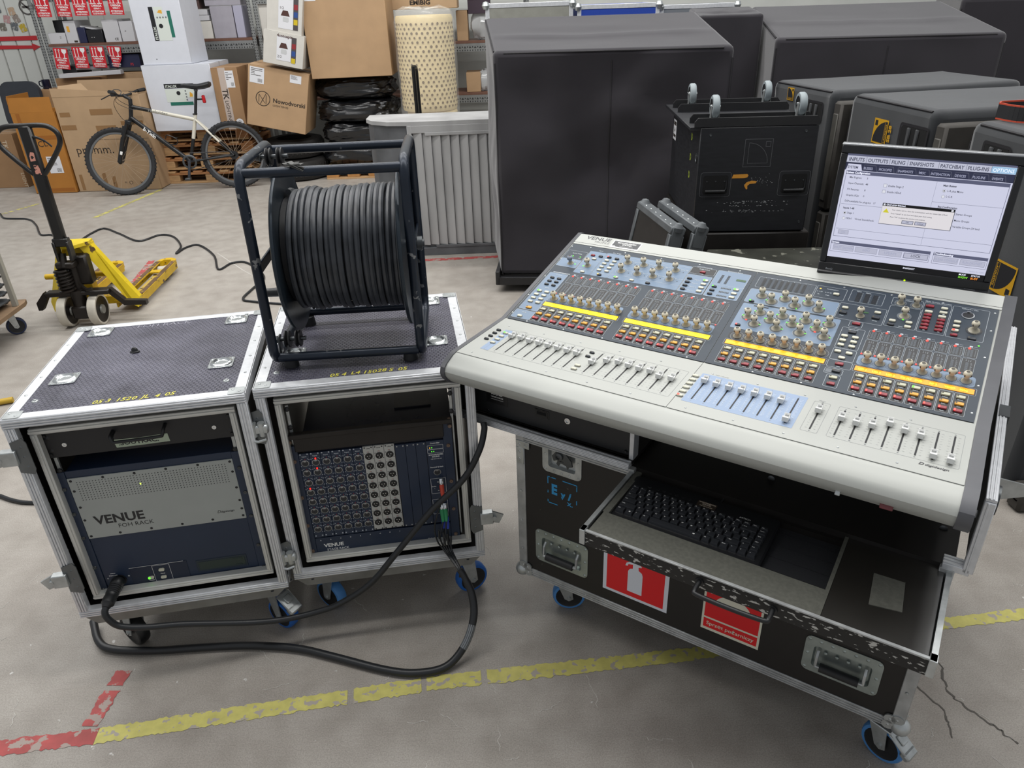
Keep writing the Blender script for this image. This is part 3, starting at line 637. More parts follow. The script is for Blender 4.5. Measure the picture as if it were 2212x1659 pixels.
# ---------------------------------------------------------------- mixing console
def console():
    t = thing('mixing_console', 'large light grey digital mixing console with knobs, faders and amber displays', 'mixing console', (-.1472, 1.7721, .864), -.5932)
    B0 = T(0, 0, -.864); W = 1.1905
    SIL = mat('console_silver', 'aeb0ab', .42, .1, var=.02, vs=5); DG = mat('console_cheek', '55565a', .45, .15, var=.1); SLATE = mat('console_slate', '27333f', .5, var=.06, vs=9)
    PB = mat('console_blue_print', '70849b', .45); WP = mat('console_white_print', 'b4bcc2', .5); GP = mat('console_grey_print', '666d74', .5)
    BLK = mat('console_black', '141518', .45); FADP = mat('console_fader_blue', '8fa1bb', .45)
    prof = [(0, .9625), (-.012, .9595), (-.040, .946), (-.049, .938), (-.053, .928), (-.051, .916), (-.044, .905), (-.028, .888), (-.008, .876), (.02, .866), (.715, .866), (.72, .90), (.72, 1.098), (.7025, 1.1022), (.242, .9716)]
    def side(mb, pr, a, c, mi=0): mb.prism(pr, a, c, mi, M=B0 @ Matrix(((0, 0, 1, 0), (1, 0, 0, 0), (0, 1, 0, 0), (0, 0, 0, 1))))
    b = MB(); side(b, prof, 0, W); b.build('chassis', SIL, t, ang=30)
    grow = [(v+(-.004 if v < .1 else .003)*(1 if v < -.01 or v > .7 else 0), z+(.0025 if z > .93 else -.002)) for v, z in prof]
    b = MB(); side(b, grow, -.013, 0); b.build('end_cheek', DG, t, ang=30)
    b = MB(); side(b, grow, W, W+.026); b.build('end_cheek', DG, t, ang=30)
    F = B0 @ T(0, 0, .963) @ Rx(math.atan2(.0096, .242)) @ T(0, 0, .0002)
    P = B0 @ T(0, .242, .9726) @ Rx(math.atan2(.1301, .4605)) @ T(0, 0, .0002)
    # sheet-metal panels
    b = MB(); b.rrect(.001, .5955, .002, .240, .002, 0, .0012); fp1 = b.build('fader_panel', SIL, t, F)
    b = MB(); b.rrect(.5968, W-.001, .002, .240, .002, 0, .0012); fp2 = b.build('fader_panel', SIL, t, F)
    b = MB(); b.rrect(.004, .5965, .002, .416, .002, 0, .0014); dp1 = b.build('control_panel', SLATE, t, P)
    b = MB(); b.rrect(.598, W-.005, .002, .416, .002, 0, .0014); dp2 = b.build('control_panel', SLATE, t, P)
    b = MB(); b.rrect(.001, W-.001, .419, .4275, .001, 0, .001); b.rrect(.001, W-.001, .4285, .477, .003, 0, .0016); stuff(b.build('top_bezel', SIL, t, P))
    Pz = P @ T(0, 0, .0015); Fz = F @ T(0, 0, .0013)
    blue = MB(); wht = MB(); blk = MB(); gry = MB(); fdr = MB()
    # ------- controls
    KB = mat('knob_cream', 'd0c9b4', .42); KD = mat('knob_dark', '4c483f', .5); KS = mat('knob_skirt', 'a39d8b', .35, spec=.6)
    def mkknob(skirt):
        k = MB()
        k.lathe([(skirt, 0), (skirt, .0008), (skirt*.72, .003), (.0062, .006), (.0052, .010), (.0058, .0135), (.0078, .0165), (.0090, .0195), (.0088, .0225), (.0072, .0255), (.0040, .0272), (.0034, .0266), (0, .0262)], 18, mis=[2, 2, 2, 2, 0, 0, 0, 0, 0, 0, 1, 1])
        for a in range(4):
            k.box(-.0014, .0014, -.0092, -.0078, .0165, .0225, .0004, 1, M=Rz(PI/4+a*PI/2+.2))
        return k
    protos = {}
    def knob(u, v, M=Pz, skirt=.0105, mats=None, nm='knob'):
        key = (skirt, nm)
        if key not in protos: protos[key] = mkknob(skirt).build(nm, mats or [KB, KD, KS], t, M @ T(u, v, 0)); return protos[key]
        return inst(protos[key], t, M @ T(u, v, 0), nm)
    BC = {'y': mat('button_amber', 'e0a038', .4), 'g': mat('button_cream', 'bdbca4', .42), 'r': mat('button_red', '8e2c36', .4), 'd': mat('button_dark', '2e3238', .45), 'p': mat('button_pale', 'cdcbb9', .42)}
    LO = mat('led_off', '55503f', .5); LR = mat('led_red_lit', 'ff3a30', .4, emit=2.6); LG = mat('led_green_lit', '52f01c', .4, emit=1.6); LY = mat('led_amber_lit', 'ffb43c', .4, emit=1.5)
    def button(u, v, c='g', led=0, M=Pz, w=.0178, h=.0088, rd=None):
        key = ('b', c, led, w, h, rd)
        if key not in protos:
            k = MB(); r = rd if rd else .0018
            k.prism(rr(-w/2-.0008, w/2+.0008, -h/2-.0008, h/2+.0008, r+.0006), 0, .0006, 2)
            a = rr(-w/2, w/2, -h/2, h/2, r); z = rr(-w/2+.0006, w/2-.0006, -h/2+.0006, h/2-.0006, max(r-.0005, .0004)); n = len(a)
            k.add([(x, y, 0) for x, y in a]+[(x, y, .0032) for x, y in a]+[(x, y, .004) for x, y in z], [[i, (i+1) % n, n+(i+1) % n, n+i] for i in range(n)]+[[n+i, n+(i+1) % n, 2*n+(i+1) % n, 2*n+i] for i in range(n)]+[list(range(2*n, 3*n))], 0)
            if c != 'p': k.rrect(-w/2+.0012, -w/2+.0047, -.0008 if not led else -h/2+.001, h/2-.001, .0007, .004, .0044, 1)
            elif led: k.rrect(-w/2+.0014, -w/2+.007, -h/2+.0012, h/2-.0012, .001, .004, .0044, 1)
            protos[key] = k.build('button', [BC[c], {0: LO, 1: LR, 2: LG, 3: LY}[led], BLK], t, M @ T(u, v, 0)); return protos[key]
        return inst(protos[key], t, M @ T(u, v, 0), 'button')
    R = random.Random(11)
    ledr = MB(); ledg = MB(); leda = MB()
    def ticks(u, v, r0, r1, m, n=22, a0=-.75*PI, z=0):
        for i in range(n+1):
            a = -1.25*PI+1.5*PI*i/n-0.0
            c, s = math.cos(a), math.sin(a); q = .00035
            m.add([(u+r0*c-q*s, v+r0*s+q*c, z), (u+r1*c-q*s, v+r1*s+q*c, z), (u+r1*c+q*s, v+r1*s-q*c, z), (u+r0*c+q*s, v+r0*s-q*c, z)], [[3, 2, 1, 0]], M=Pz)
    def block(uk, ub, ul0, ul1, um, kv, names, lit, selg=None, wavy='b'):
        p = .0295
        (blue if wavy == 'b' else blk).rrect(ul0-.002, ul1-.002, .111, .1475, .008, 0, .0002, M=Pz)
        for k in range(8):
            u = uk+p*k
            knob(u, kv)
            blk.ring(u, kv-.001, .0108, .0122, .0003, 22, M=Pz); (blk if wavy == 'b' else wht).ring(u, kv-.001, .0163, .0168, .0003, 22, M=Pz, a0=-PI*.95, a1=-PI*.05)
            ticks(u, kv-.001, .0128, .0152, blk if wavy == 'b' else gry, z=.0003)
            x = ub+p*k
            blk.rrect(x-.0135, x+.0135, .0115, .083, .003, 0, .0002, M=Pz); wht.outline(x-.0138, x+.0138, .0112, .0833, .003, .0007, .0004, M=Pz)
            button(x, .0705, 'g', 2 if selg == k else 0); button(x, .0478, 'y'); button(x, .0255, 'r', 1 if lit(k) else 0)
            for vv, s in ((.0612, 'Select'), (.0385, 'Solo'), (.0155, 'Mute')): wht.text(s, x, vv, .0045, .0004, M=Pz, al='C', bold=.02)
            # two meter windows
            m = um+p*k
            blk.rrect(m-.0128, m+.0128, .2135, .2475, .002, 0, .0002, M=Pz); wht.outline(m-.0136, m+.0136, .2125, .2485, .003, .0006, .0004, M=Pz)
            blk.rrect(m-.0128, m+.0128, .1555, .2085, .002, 0, .0002, M=Pz); wht.outline(m-.0136, m+.0136, .1545, .2095, .003, .0006, .0004, M=Pz)
            for j in range(9): 
                gry.rect(m-.007, m-.002, .2165+j*.003, .2182+j*.003, .0006, M=Pz); gry.rect(m-.001, m+.004, .2165+j*.003, .2182+j*.003, .0006, M=Pz)
            for j in range(11):
                gry.rect(m-.0052, m+.0008, .1615+j*.0031, .1632+j*.0031, .0006, M=Pz)
                if j < 8: wht.rect(m+.0046, m+.0085-.0012*(j % 2), .1625+j*.0042, .1633+j*.0042, .0006, M=Pz)
            for j in range(3): wht.rect(m-.006+j*.0045, m-.004+j*.0045, .199, .2002, .0006, M=Pz); wht.rect(m-.006+j*.0045, m-.004+j*.0045, .203, .2038, .0006, M=Pz)
            for j in range(7): wht.rect(m-.0108, m-.0088, .2185+j*.0038, .2192+j*.0038, .0006, M=Pz); wht.rect(m+.0078, m+.010, .2185+j*.0038, .2192+j*.0038, .0006, M=Pz)
            wht.rrect(m-.0055, m+.0015, .2515, .2565, .0012, 0, .0005, M=Pz); gry.rect(m+.004, m+.011, .2525, .2555, .0005, M=Pz); gry.rect(m-.0045, m+.0045, .2092, .2125, .0007, M=Pz)
            ledr.lathe([(.003, 0), (.0024, .0016), (0, .002)], 8, Pz @ T(m-.0045, .2468, 0)); 
            ledr.lathe([(.0022, 0), (.0017, .0014), (0, .0018)], 8, Pz @ T(m-.012, .153, 0))
            if R.random() < .35 and wavy == 'b': ledr.lathe([(.002, 0), (.0016, .0012), (0, .0016)], 8, Pz @ T(m+.009, .1525, 0))
        blk.rrect(ul0-.0035, ul1+.0035, .0855, .108, .002, 0, .0002, M=Pz); wht.outline(ul0-.0042, ul1+.0042, .0848, .1087, .003, .0006, .0004, M=Pz)
        e = MB(); e.rrect(ul0, ul1, .0885, .105, .001, .0003, .0010, M=Pz)
        bright = names is None
        d = e.build('name_display', mat('lcd_yellow', 'ffd000', .4, emit=1.15) if bright else mat('lcd_amber', 'e88a00', .4, emit=.85), t)
        x = MB()
        for k, s in enumerate(names or []): x.text(s, ul0+.008+k*(ul1-ul0-.006)/8, .0935, .0085, .0012, M=Pz, bold=.03, sx=.85)
        if names: x.build('display_lettering', mat('lcd_text', 'ffe030', .4, emit=1.3), d, smooth=False)
    block(.0935, .0868, .075, .3115, .0965, .1255, None, lambda k: True)
    block(.3515, .3505, .3345, .575, .3555, .1285, None, lambda k: True)
    # output block (C): knobs and buttons without meters
    def blockC():
        p = .0298
        blk.rrect(.616, .862, .110, .143, .012, 0, .0002, M=Pz)
        for k in range(8):
            u = .638+p*k*.995
            knob(u, .1255); wht.ring(u, .125, .0166, .0171, .0003, 22, M=Pz); ticks(u, .125, .0125, .0152, gry, z=.0003)
            x = .6325+p*k
            blk.rrect(x-.0135, x+.0135, .0115, .083, .003, 0, .0002, M=Pz); wht.outline(x-.0138, x+.0138, .0112, .0833, .003, .0007, .0004, M=Pz)
            button(x, .0705, 'g'); button(x, .0478, 'y'); button(x, .0255, 'r', 0)
            for vv, s in ((.0612, 'Select'), (.0385, 'AFL'), (.0155, 'Mute')): wht.text(s, x, vv, .0045, .0004, M=Pz, al='C', bold=.02)
        blk.rrect(.6145, .8635, .0855, .108, .002, 0, .0002, M=Pz); wht.outline(.6138, .8642, .0848, .1087, .003, .0006, .0004, M=Pz)
        e = MB(); e.rrect(.618, .860, .0885, .105, .001, .0003, .001, M=Pz); d = e.build('name_display', mat('lcd_amber_bright', 'f29a00', .4, emit=.95), t)
        x = MB()
        for k, s in enumerate(('DRUMs', 'BASS', 'AUX 1', 'AUX 2', 'VERB', 'MONO', 'ROOM', 'DLY')): x.text(s, .6215+k*.0297, .0935, .0085, .0012, M=Pz, bold=.03, sx=.8)
        x.build('display_lettering', mat('lcd_text', 'ffe030', .4, emit=1.3), d, smooth=False)
    blockC()
    block(.9465, .9450, .9285, 1.1735, .9425, .1300, ('LED 1', 'LED 2', 'LED 3', 'CD PL1', 'DVD', 'MP 2', 'VIDEO', 'MAC'), lambda k: True, 4)
    # ------- printed zones and their controls on the left panel
    def pad(x0, x1, y0, y1, r=.004): blue.rrect(x0, x1, y0, y1, r, 0, .0002, M=Pz)
    def box(x0, x1, y0, y1, r=.004, w=.0008): wht.outline(x0, x1, y0, y1, r, w, .0004, M=Pz)
    def tx(s, x, y, size=.006, al='C', m=None, bold=.02): (m or wht).text(s, x, y, size, .0005, M=Pz, al=al, bold=bold)
    pad(.008, .078, .288, .333); box(.008, .078, .288, .379); tx('System Status', .045, .363); tx('Trim', .06, .322)
    pad(.081, .1365, .268, .391); pad(.1385, .1945, .268, .394); pad(.196, .4135, .268, .394)
    for x in (.0805, .1375, .1952, .4145): wht.rect(x-.0003, x+.0005, .268, .392, .0004, M=Pz)
    wht.rect(.081, .1365, .2905, .2912, .0004, M=Pz); wht.rect(.081, .1365, .341, .3417, .0004, M=Pz); wht.rect(.1385, .1945, .2865, .2872, .0004, M=Pz); wht.rect(.196, .4135, .2905, .2912, .0004, M=Pz); wht.rect(.196, .4135, .385, .3857, .0004, M=Pz)
    for s, x in (('Input', .113), ('Bus Assign', .168), ('Aux Sends', .31), ('Insert Processing', .45), ('Dynamics Select', .54)): tx(s, x, .3965, .0065)
    wht.rect(.02, .078, .2515, .2545, .0004, M=Pz); pad(.012, .0745, .055, .2485); pad(.010, .072, .012, .0505); box(.0115, .075, .0545, .249); box(.0095, .0725, .0115, .051)
    tx('Channels', .047, .239); tx('Banks', .045, .168); tx('Mode', .04, .039)
    knob(.05, .310, mats=[mat('knob_blue_grey', '8f98a8', .4), KD, KS], nm='trim_knob'); knob(.109, .312)
    for u, v, c, l in [(.099, .368, 'r', 0), (.126, .368, 'd', 0), (.112, .350, 'p', 0), (.109, .276, 'p', 0), (.154, .371, 'd', 1), (.181, .369, 'd', 0)]+[(.1545 if k % 2 == 0 else .18, .3525-.018*(k//2), 'p', 0) for k in range(8)]+[(.166, .276, 'd', 3), (.221, .277, 'p', 2), (.272, .277, 'p', 0), (.323, .277, 'd', 0)]:
        button(u, v, c, l, w=.0135, h=.0074, rd=.003)
    for k in range(6): button(.0335 if k % 2 == 0 else .0575, .2215-.018*(k//2), 'd', 0, w=.0135, h=.0072, rd=.003)
    for k in range(8): button(.030 if k % 2 == 0 else .0555, .1485-.0184*(k//2), 'p', 2 if k == 0 else 0, w=.0150, h=.0082, rd=.003)
    button(.042, .0645, 'y'); button(.037, .0205, 'p', 0, w=.0150, h=.0082, rd=.003)
    for u, v in ((.038, .349), (.064, .349)): ledg.disc(u, v, .0022, .0006, 8, M=Pz); tx('Link', u, .340, .005)
    ledg.disc(.066, .309, .0024, .0006, 8, M=Pz); ledg.disc(.096, .307, .0024, .0006, 8, M=Pz)
    for k in range(8):
        u = (.222, .274, .3235, .375)[k % 4]; v = .361 if k < 4 else .3135
        knob(u, v, skirt=.0118); wht.ring(u, v, .0168, .0173, .0004, 24, M=Pz); ticks(u, v, .0132, .0158, gry, z=.0004)
        tx('Aux %d-%d' % (2*k+1, 2*k+2), u+.026, v+.006, .0055); blk.disc(u+.025, v-.004, .0017, .0005, 8, M=Pz)
    blk.rrect(.416, .4885, .3615, .395, .004, 0, .0002, M=Pz); box(.416, .4885, .3615, .395); button(.453, .3725, 'r', 0, w=.016, h=.008); tx('Assign Select', .453, .386); tx('Copy', .452, .364, .005)
    pad(.416, .4885, .2685, .3555); pad(.4925, .587, .268, .397); box(.4925, .587, .268, .397); box(.416, .489, .268, .356)
    for k in range(4):
        button(.4285, .333-.0178*k, 'd', 0, w=.0135, h=.0072, rd=.003); button(.476, .334-.0178*k, 'p', 2 if k == 0 else 0, w=.0152, h=.0082, rd=.003); tx('Plug-In %d' % (k+1), .452, .331-.0178*k, .005); blk.disc(.438, .333-.0178*k, .0014, .0005, 8, M=Pz)
    for k in range(3):
        button(.508, .315-.018*k, 'd', 2 if k == 0 else 0, w=.0135, h=.0072, rd=.003); button(.57, .316-.0186*k, 'p', 2 if k == 0 else 0, w=.0152, h=.0082, rd=.003)
        for j in range(7): gry.rect(.528+j*.0041, .531+j*.0041, .3115-.018*k, .319-.018*k, .0004, M=Pz); blk.rect(.5283+j*.0041, .5307+j*.0041, .312-.018*k, .3165-.018*k, .0006, M=Pz)
    wht.rect(.4925, .587, .3275, .3282, .0004, M=Pz)
    for x in (.513, .531):
        for j in range(10): blk.rect(x-.0035, x+.0035, .3355+j*.0042, .3385+j*.0042, .0005, M=Pz)
        for j in range(8): wht.rect(x-.008, x-.005, .337+j*.005, .3377+j*.005, .0005, M=Pz)
    gl = MB(); gl.rrect(.555, .582, .358, .367, .001, .0003, .0008, M=Pz); gl.build('level_display', mat('lcd_green', '3b5a3a', .3), t)
    # ------- master section
    box(.611, .7635, .347, .398)
    for k in range(8):
        x = .6285+k*.0153
        for j in range(11): blk.rect(x-.0042, x+.0042, .3525+j*.0037, .3553+j*.0037, .0005, M=Pz); gry.rect(x-.0035, x+.0035, .353+j*.0037, .3533+j*.0037, .0007, M=Pz)
        wht.disc(x, .3955, .001, .0005, 6, M=Pz)
    for j in range(9): gry.rect(.6165, .6215, .3535+j*.0046, .3542+j*.0046, .0005, M=Pz); gry.rect(.7475, .7525, .3535+j*.0046, .3542+j*.0046, .0005, M=Pz)
    box(.7665, .842, .347, .400); tx('Automation', .806, .388); button(.8195, .371, 'p', 0, w=.0152, h=.0082, rd=.003); leda.disc(.776, .387, .0024, .0006, 8, M=Pz)
    for j, s in enumerate(('In 1-24', 'In 25-48', 'Fx', 'Outs')): tx(s, .777+.022*(j % 2), .372-.012*(j//2), .005)
    pad(.606, .8365, .2745, .337); pad(.6075, .857, .156, .268); box(.6055, .837, .274, .3375); tx('Dynamics', .66, .328, .0065); tx('Low', .652, .256); tx('Low Mid', .712, .257); tx('High Mid', .772, .257); tx('High', .832, .258)
    blk.rect(.637, .676, .2595, .2645, .0005, M=Pz)
    button(.625, .279, 'd', 2, w=.0135, h=.0074, rd=.003); button(.627, .2395, 'p', 0, w=.0152, h=.0082, rd=.003); button(.6245, .1695, 'd', 1, w=.0135, h=.0074, rd=.003)
    ring = {}
    def gk(u, v, led=None, n=4, c='g', a=0):
        knob(u, v, skirt=.0118); gry.prism([(u+.0165*math.cos(2*PI*i/24), v+.0165*math.sin(2*PI*i/24)) for i in range(24)], 0, .0003, M=Pz); wht.ring(u, v, .0168, .0173, .0005, 24, M=Pz); ticks(u, v, .0132, .0158, blk, z=.0006)
        for i in range(n):
            q = a+i*.22; c_, s_ = math.cos(q), math.sin(q)
            (ledg if c == 'g' else ledr).add([(u+.012*c_-.001*s_, v+.012*s_+.001*c_, .0008), (u+.0163*c_-.001*s_, v+.0163*s_+.001*c_, .0008), (u+.0163*c_+.001*s_, v+.0163*s_-.001*c_, .0008), (u+.012*c_+.001*s_, v+.012*s_-.001*c_, .0008)], [[3, 2, 1, 0]], M=Pz)
    for i, (u, v) in enumerate(((.644, .311), (.674, .2925), (.704, .3135), (.7345, .2925), (.764, .313), (.795, .293))): gk(u, v, n=1 if i else 0, a=(0, 2.9, 2.6, -1, 2.7, .6)[i])
    for i, (u, v) in enumerate(((.6375, .211), (.662, .237), (.662, .186), (.695, .2135), (.719, .239), (.719, .185), (.751, .2135), (.778, .2375), (.777, .185), (.8105, .2135), (.8345, .24), (.835, .187))):
        if i % 3 == 0: gk(u, v, n=4, a=-.15); gk2 = [ledg.rect(u-.0155+.003*j, u-.0143+.003*j, v+.001, v+.0055, .0008, M=Pz) for j in range(2)]
        else: gk(u, v, n=1, a=(-1.57, 2.9, .1)[i % 3])
        if i in (0, 9): ledr.rect(u-.0025, u+.0025, v-.0155, v-.0118, .0009, M=Pz)
    # right-hand column
    box(.8385, .950, .2725, .341); box(.8525, .934, .352, .406); tx('Input', .87, .399, .0055); tx('Mains', .893, .397, .0055)
    for x in (.873, .893, .9125):
        for j in range(12): blk.rect(x-.0055, x+.0055, .3555+j*.0034, .358+j*.0034, .0005, M=Pz); gry.rect(x-.0045, x+.0045, .3559+j*.0034, .3563+j*.0034, .0007, M=Pz)
        for j in range(9): wht.rect(x+.0065, x+.0095, .357+j*.0045, .3577+j*.0045, .0005, M=Pz)
    button(.854, .320, 'p', w=.0152, h=.0082, rd=.003); button(.8535, .2985, 'd'); button(.931, .322, 'p', w=.0152, h=.0082, rd=.003); button(.931, .299, 'd'); knob(.895, .298); tx('User', .853, .286, .005); tx('Delay', .931, .286, .005); tx('Pan', .895, .281, .005)
    gl = MB(); gl.rrect(.899, .911, .312, .318, .001, .0003, .0008, M=Pz); gl.build('level_display', mat('lcd_green2', '335a35', .3), t)
    button(.894, .262, 'r', 0, w=.0185, h=.009); box(.878, .909, .2475, .2715)
    box(.867, .9205, .158, .2425); button(.893, .225, 'd'); tx('Input Banks', .893, .235, .005)
    for k in range(6): button(.8795 if k % 2 == 0 else .9045, .206-.0182*(k//2), 'p', w=.0152, h=.0082, rd=.003); tx(('A', 'B', 'C', 'D', 'E', 'F')[k], .8795 if k % 2 == 0 else .9045, .1985-.0182*(k//2), .004)
    box(.867, .9205, .112, .1565); button(.879, .1432, 'p', w=.0152, h=.0082, rd=.003); button(.905, .1425, 'p', w=.0152, h=.0082, rd=.003); button(.893, .1215, 'p', w=.0152, h=.0082, rd=.003)
    box(.867, .9215, .083, .111); button(.8935, .098, 'r', 0, w=.0185, h=.009); tx('Safe', .893, .087, .005)
    box(.867, .908, .0585, .0795); gry.rrect(.870, .883, .062, .076, .001, 0, .0003, M=Pz); button(.893, .0705, 'd'); box(.8765, .908, .0115, .056); button(.8925, .046, 'g'); button(.8925, .0235, 'r')
    box(.9525, 1.0235, .277, .365); box(.9525, 1.0235, .368, .4005); box(1.0255, 1.0865, .2765, .4005); box(1.0885, 1.1675, .276, .4045)
    for u in (.973, 1.009): knob(u, .379, skirt=.0095); ticks(u, .379, .011, .0142, wht, z=.0005)
    knob(.991, .327, skirt=.012); gry.ring(.991, .327, .0125, .0165, .0004, 24, M=Pz); ledg.disc(.991, .3125, .0022, .0006, 8, M=Pz); tx('Talkback', .991, .392, .0055); tx('Phones', .991, .348, .0055); tx('Solo', .991, .281, .0055); tx('Mute Groups / Function', 1.055, .4035, .006); tx('Talkback / Osc', 1.125, .3965, .006)
    for u, v, c in ((.969, .300, 'p'), (.968, .284, 'd'), (1.006, .303, 'p'), (1.006, .285, 'p')): button(u, v, c, 0, w=.0152, h=.0082, rd=.003)
    button(1.039, .3845, 'r', 0, w=.0185, h=.009)
    for k in range(6):
        for u in (1.040, 1.0715):
            v = (.361 if u < 1.05 else .3625)-.0138*k
            if u > 1.05 and k == 0: v += .004
            button(u, v, 'p' if k == 0 or (k == 1 and u > 1.05) else 'r', 0, w=.0172, h=.0080)
            wht.rect(u-.001, u+.004, v-.0072, v-.005, .0005, M=Pz)
    button(1.0715, .384, 'p', w=.0152, h=.0082, rd=.003)
    j = MB(); j.lathe([(.0142, 0), (.0142, .0014), (.0118, .0018), (.0112, .0004), (0, .0004)], 24, mis=[0, 0, 0, 1]); j.rrect(-.004, .004, .011, .0155, .0015, 0, .003, 0); j.build('talkback_socket', [XLRM, BLK], t, Pz @ T(1.124, .373, 0))
    for k, (c, l) in enumerate((('p', 0), ('p', 0), ('p', 1), ('r', 0))): button(1.106, .339-.0177*k, c, l, w=.0152, h=.0082, rd=.003)
    knob(1.144, .318, skirt=.013); blk.prism([(1.144+.0175*math.cos(2*PI*i/24), .318+.0175*math.sin(2*PI*i/24)) for i in range(24)], 0, .0003, M=Pz); ticks(1.144, .318, .0135, .0165, gry, z=.0006); button(1.1435, .283, 'd', 0, w=.018, h=.008); ledg.disc(1.161, .262, .0022, .0006, 8, M=Pz)
    # lettering on the top bezel and a sticker
    l = MB(); l.text('VENUE', .030, .4535, .0255, .0018, M=P, bold=.02, sx=1.1); l.text('PROFILE', .118, .4395, .0135, .0018, M=P, al='R', bold=-.006, sx=1.05)
    l.build('lettering', mat('dark_grey_print', '4a4a4c', .5), t, smooth=False)
    s = MB(); s.rrect(.126, .2225, .4275, .4685, .001, .0017, .0021, M=P); so = s.build('sticker', mat('sticker_white', 'e4e4e2', .4), t)
    s = MB(); s.rect(.130, .2185, .434, .4655, .0023, M=P); s.build('sticker_print', mat('sticker_dark', '3b3d40', .4), so, smooth=False)
    s = MB(); s.text('WOOZELEWSKI', .174, .4535, .0088, .0025, M=P, al='C', bold=.03); s.text('SOUND', .178, .4445, .0092, .0025, M=P, al='C', bold=.03); s.text('www.woozelewskisound.pl', .178, .4375, .0042, .0025, M=P, al='C'); s.rect(.126, .142, .4325, .4375, .0025, M=P)
    s.build('sticker_lettering', WHITE, so, smooth=False)
    # ------- faders
    FC = mat('fader_cap', 'd9dad8', .35)
    def cap(u, v):
        if 'cap' not in protos:
            k = MB(); pr = [(-.0125, .004), (.0125, .004), (.0125, .0125), (.0095, .0135), (.006, .0095), (0, .0070), (-.005, .0095), (-.009, .0165), (-.0125, .015)]
            k.prism(pr, -.0062, .0062, 0, M=Matrix(((0, 0, 1, 0), (1, 0, 0, 0), (0, 1, 0, 0), (0, 0, 0, 1)))); k.box(-.001, .001, -.002, .002, 0, .006, 0, 1)
            for q in range(3): k.box(-.004, .004, .003+q*.0028, .0036+q*.0028, .0093+q*.001, .0105+q*.0011, 0, 1)
            protos['cap'] = k.build('fader_cap', [FC, mat('fader_mark', '9a9b9b', .4)], t, Fz @ T(u, v, 0)); return
        inst(protos['cap'], t, Fz @ T(u, v, 0), 'fader_cap')
    tk = MB(); fl = MB()
    def fader(u, vb, vt, vc):
        if 'slot' not in protos: k = MB(); k.rrect(-.0017, .0017, 0, .109, .0012, .0001, .0005); protos['slot'] = k.build('fader_slot', BLK, t, Fz @ T(u, vb, 0))
        else: inst(protos['slot'], t, Fz @ T(u, vb, 0) @ S(1, (vt-vb)/.109, 1), 'fader_slot')
        cap(u, vc)
        for j in range(11):
            v = vb+.004+(vt-vb-.008)*j/10; w = .003 if j % 2 else .0045
            tk.rect(u+.0065, u+.0065+w, v-.0002, v+.0003, .0003, M=Fz); tk.rect(u-.0065-w, u-.0065, v-.0002, v+.0003, .0003, M=Fz)
        for v in (vb-.0055, vt+.0055): tk.ring(u, v, .0008, .0018, .0003, 8, M=Fz)
    for k, v in enumerate((.142, .1435, .1395, .140, .1385, .1375, .1365, .134)): fader(.0895+.0294*k, .058, .168, v)
    for k, v in enumerate((.109, .1325, .1395, .1355, .1325, .1335, .119, .123)): fader(.3530+.0296*k, .059, .1675, v)
    fdr.rrect(.614, .8625, .045, .1885, .002, 0, .0002, M=Fz)
    wh = MB()
    for k, v in enumerate((.149, .144, .1435, .143, .1435, .1435, .141, .070)):
        u = .6335+.0301*k; fader(u, .060, .1755, v)
        for j in range(24): wh.rect(u+.0055, u+.0105+(j % 3)*.001, .0635+j*.0046, .0643+j*.0046, .0004, M=Fz); wh.rect(u-.0115, u-.0065, .0635+j*.0046, .0643+j*.0046, .0004, M=Fz)
    fader(.896, .060, .176, .139)
    for k, v in enumerate((.1285, .1245, .129, .154, .1405, .1345, .0712, .0692)): fader(.9455+.03045*k, .061, .1705, v)
    for x0, x1, y0, y1 in ((.057, .583, .045, .180), (.878, .913, .049, .182), (.931, 1.176, .0495, .183)): tk.outline(x0, x1, y0, y1, .004, .0005, .0003, M=Fz)
    tk.text('Mains', .893, .186, .006, .0003, M=Fz, al='C'); tk.text('VCA / Group', .66, .192, .006, .0003, M=Fz, al='C'); tk.text('1 / 25 Input', .10, .183, .005, .0003, M=Fz, al='C')
    fdr.rrect(.0455, .0715, .0475, .1755, .001, 0, .0002, M=Fz)
    for k in range(4): button(.030, .162-.0203*k, 'd', 0, Fz, .0132, .0074, .003); button(.0585, .154-.0213*k, 'p', 2 if k == 0 else 0, Fz, .0150, .0082, .003)
    button(.3255, .159, 'd', 0, Fz, .0132, .0074, .003); button(.3255, .136, 'd', 0, Fz, .0132, .0074, .003); button(.3255, .0805, 'p', 0, Fz, .0150, .0082, .003); button(.3255, .061, 'p', 0, Fz, .0150, .0082, .003)
    for k in range(6): button(.6045, .1655-.0207*k, 'p', 1 if k == 5 else 0, Fz, .0150, .0082, .003)
    l = MB(); l.text('D', 1.107, .034, .0125, .0004, M=Fz, shear=.3, bold=.03); l.text('digidesign', 1.118, .0345, .0095, .0004, M=Fz, bold=.02, sx=1.15, shear=.25)
    l.build('lettering', mat('dark_grey_print', '4a4a4c', .5), t, smooth=False)
    sc = MB()
    for u in (.04, .155, .27, .385, .5, .636, .745, .853, .962, 1.072):
        for v in (.0185, .196 if u > .6 else .2): sc.lathe([(.0026, 0), (.002, .0008), (0, .0006)], 8, Fz @ T(u, v, 0))
    for u in (.07, .19, .31, .43, .55, .717, .831, .947, 1.065): sc.lathe([(.0028, 0), (.002, .0008), (0, .0006)], 8, Pz @ T(u, .0055, 0)); sc.lathe([(.0028, 0), (.002, .0008), (0, .0006)], 8, Pz @ T(u, .409, 0))
    for v in (.03, .122, .224, .327, .40): sc.lathe([(.0028, 0), (.002, .0008), (0, .0006)], 8, Pz @ T(1.178, v, 0)); sc.lathe([(.0028, 0), (.002, .0008), (0, .0006)], 8, Pz @ T(.0065, v, 0))
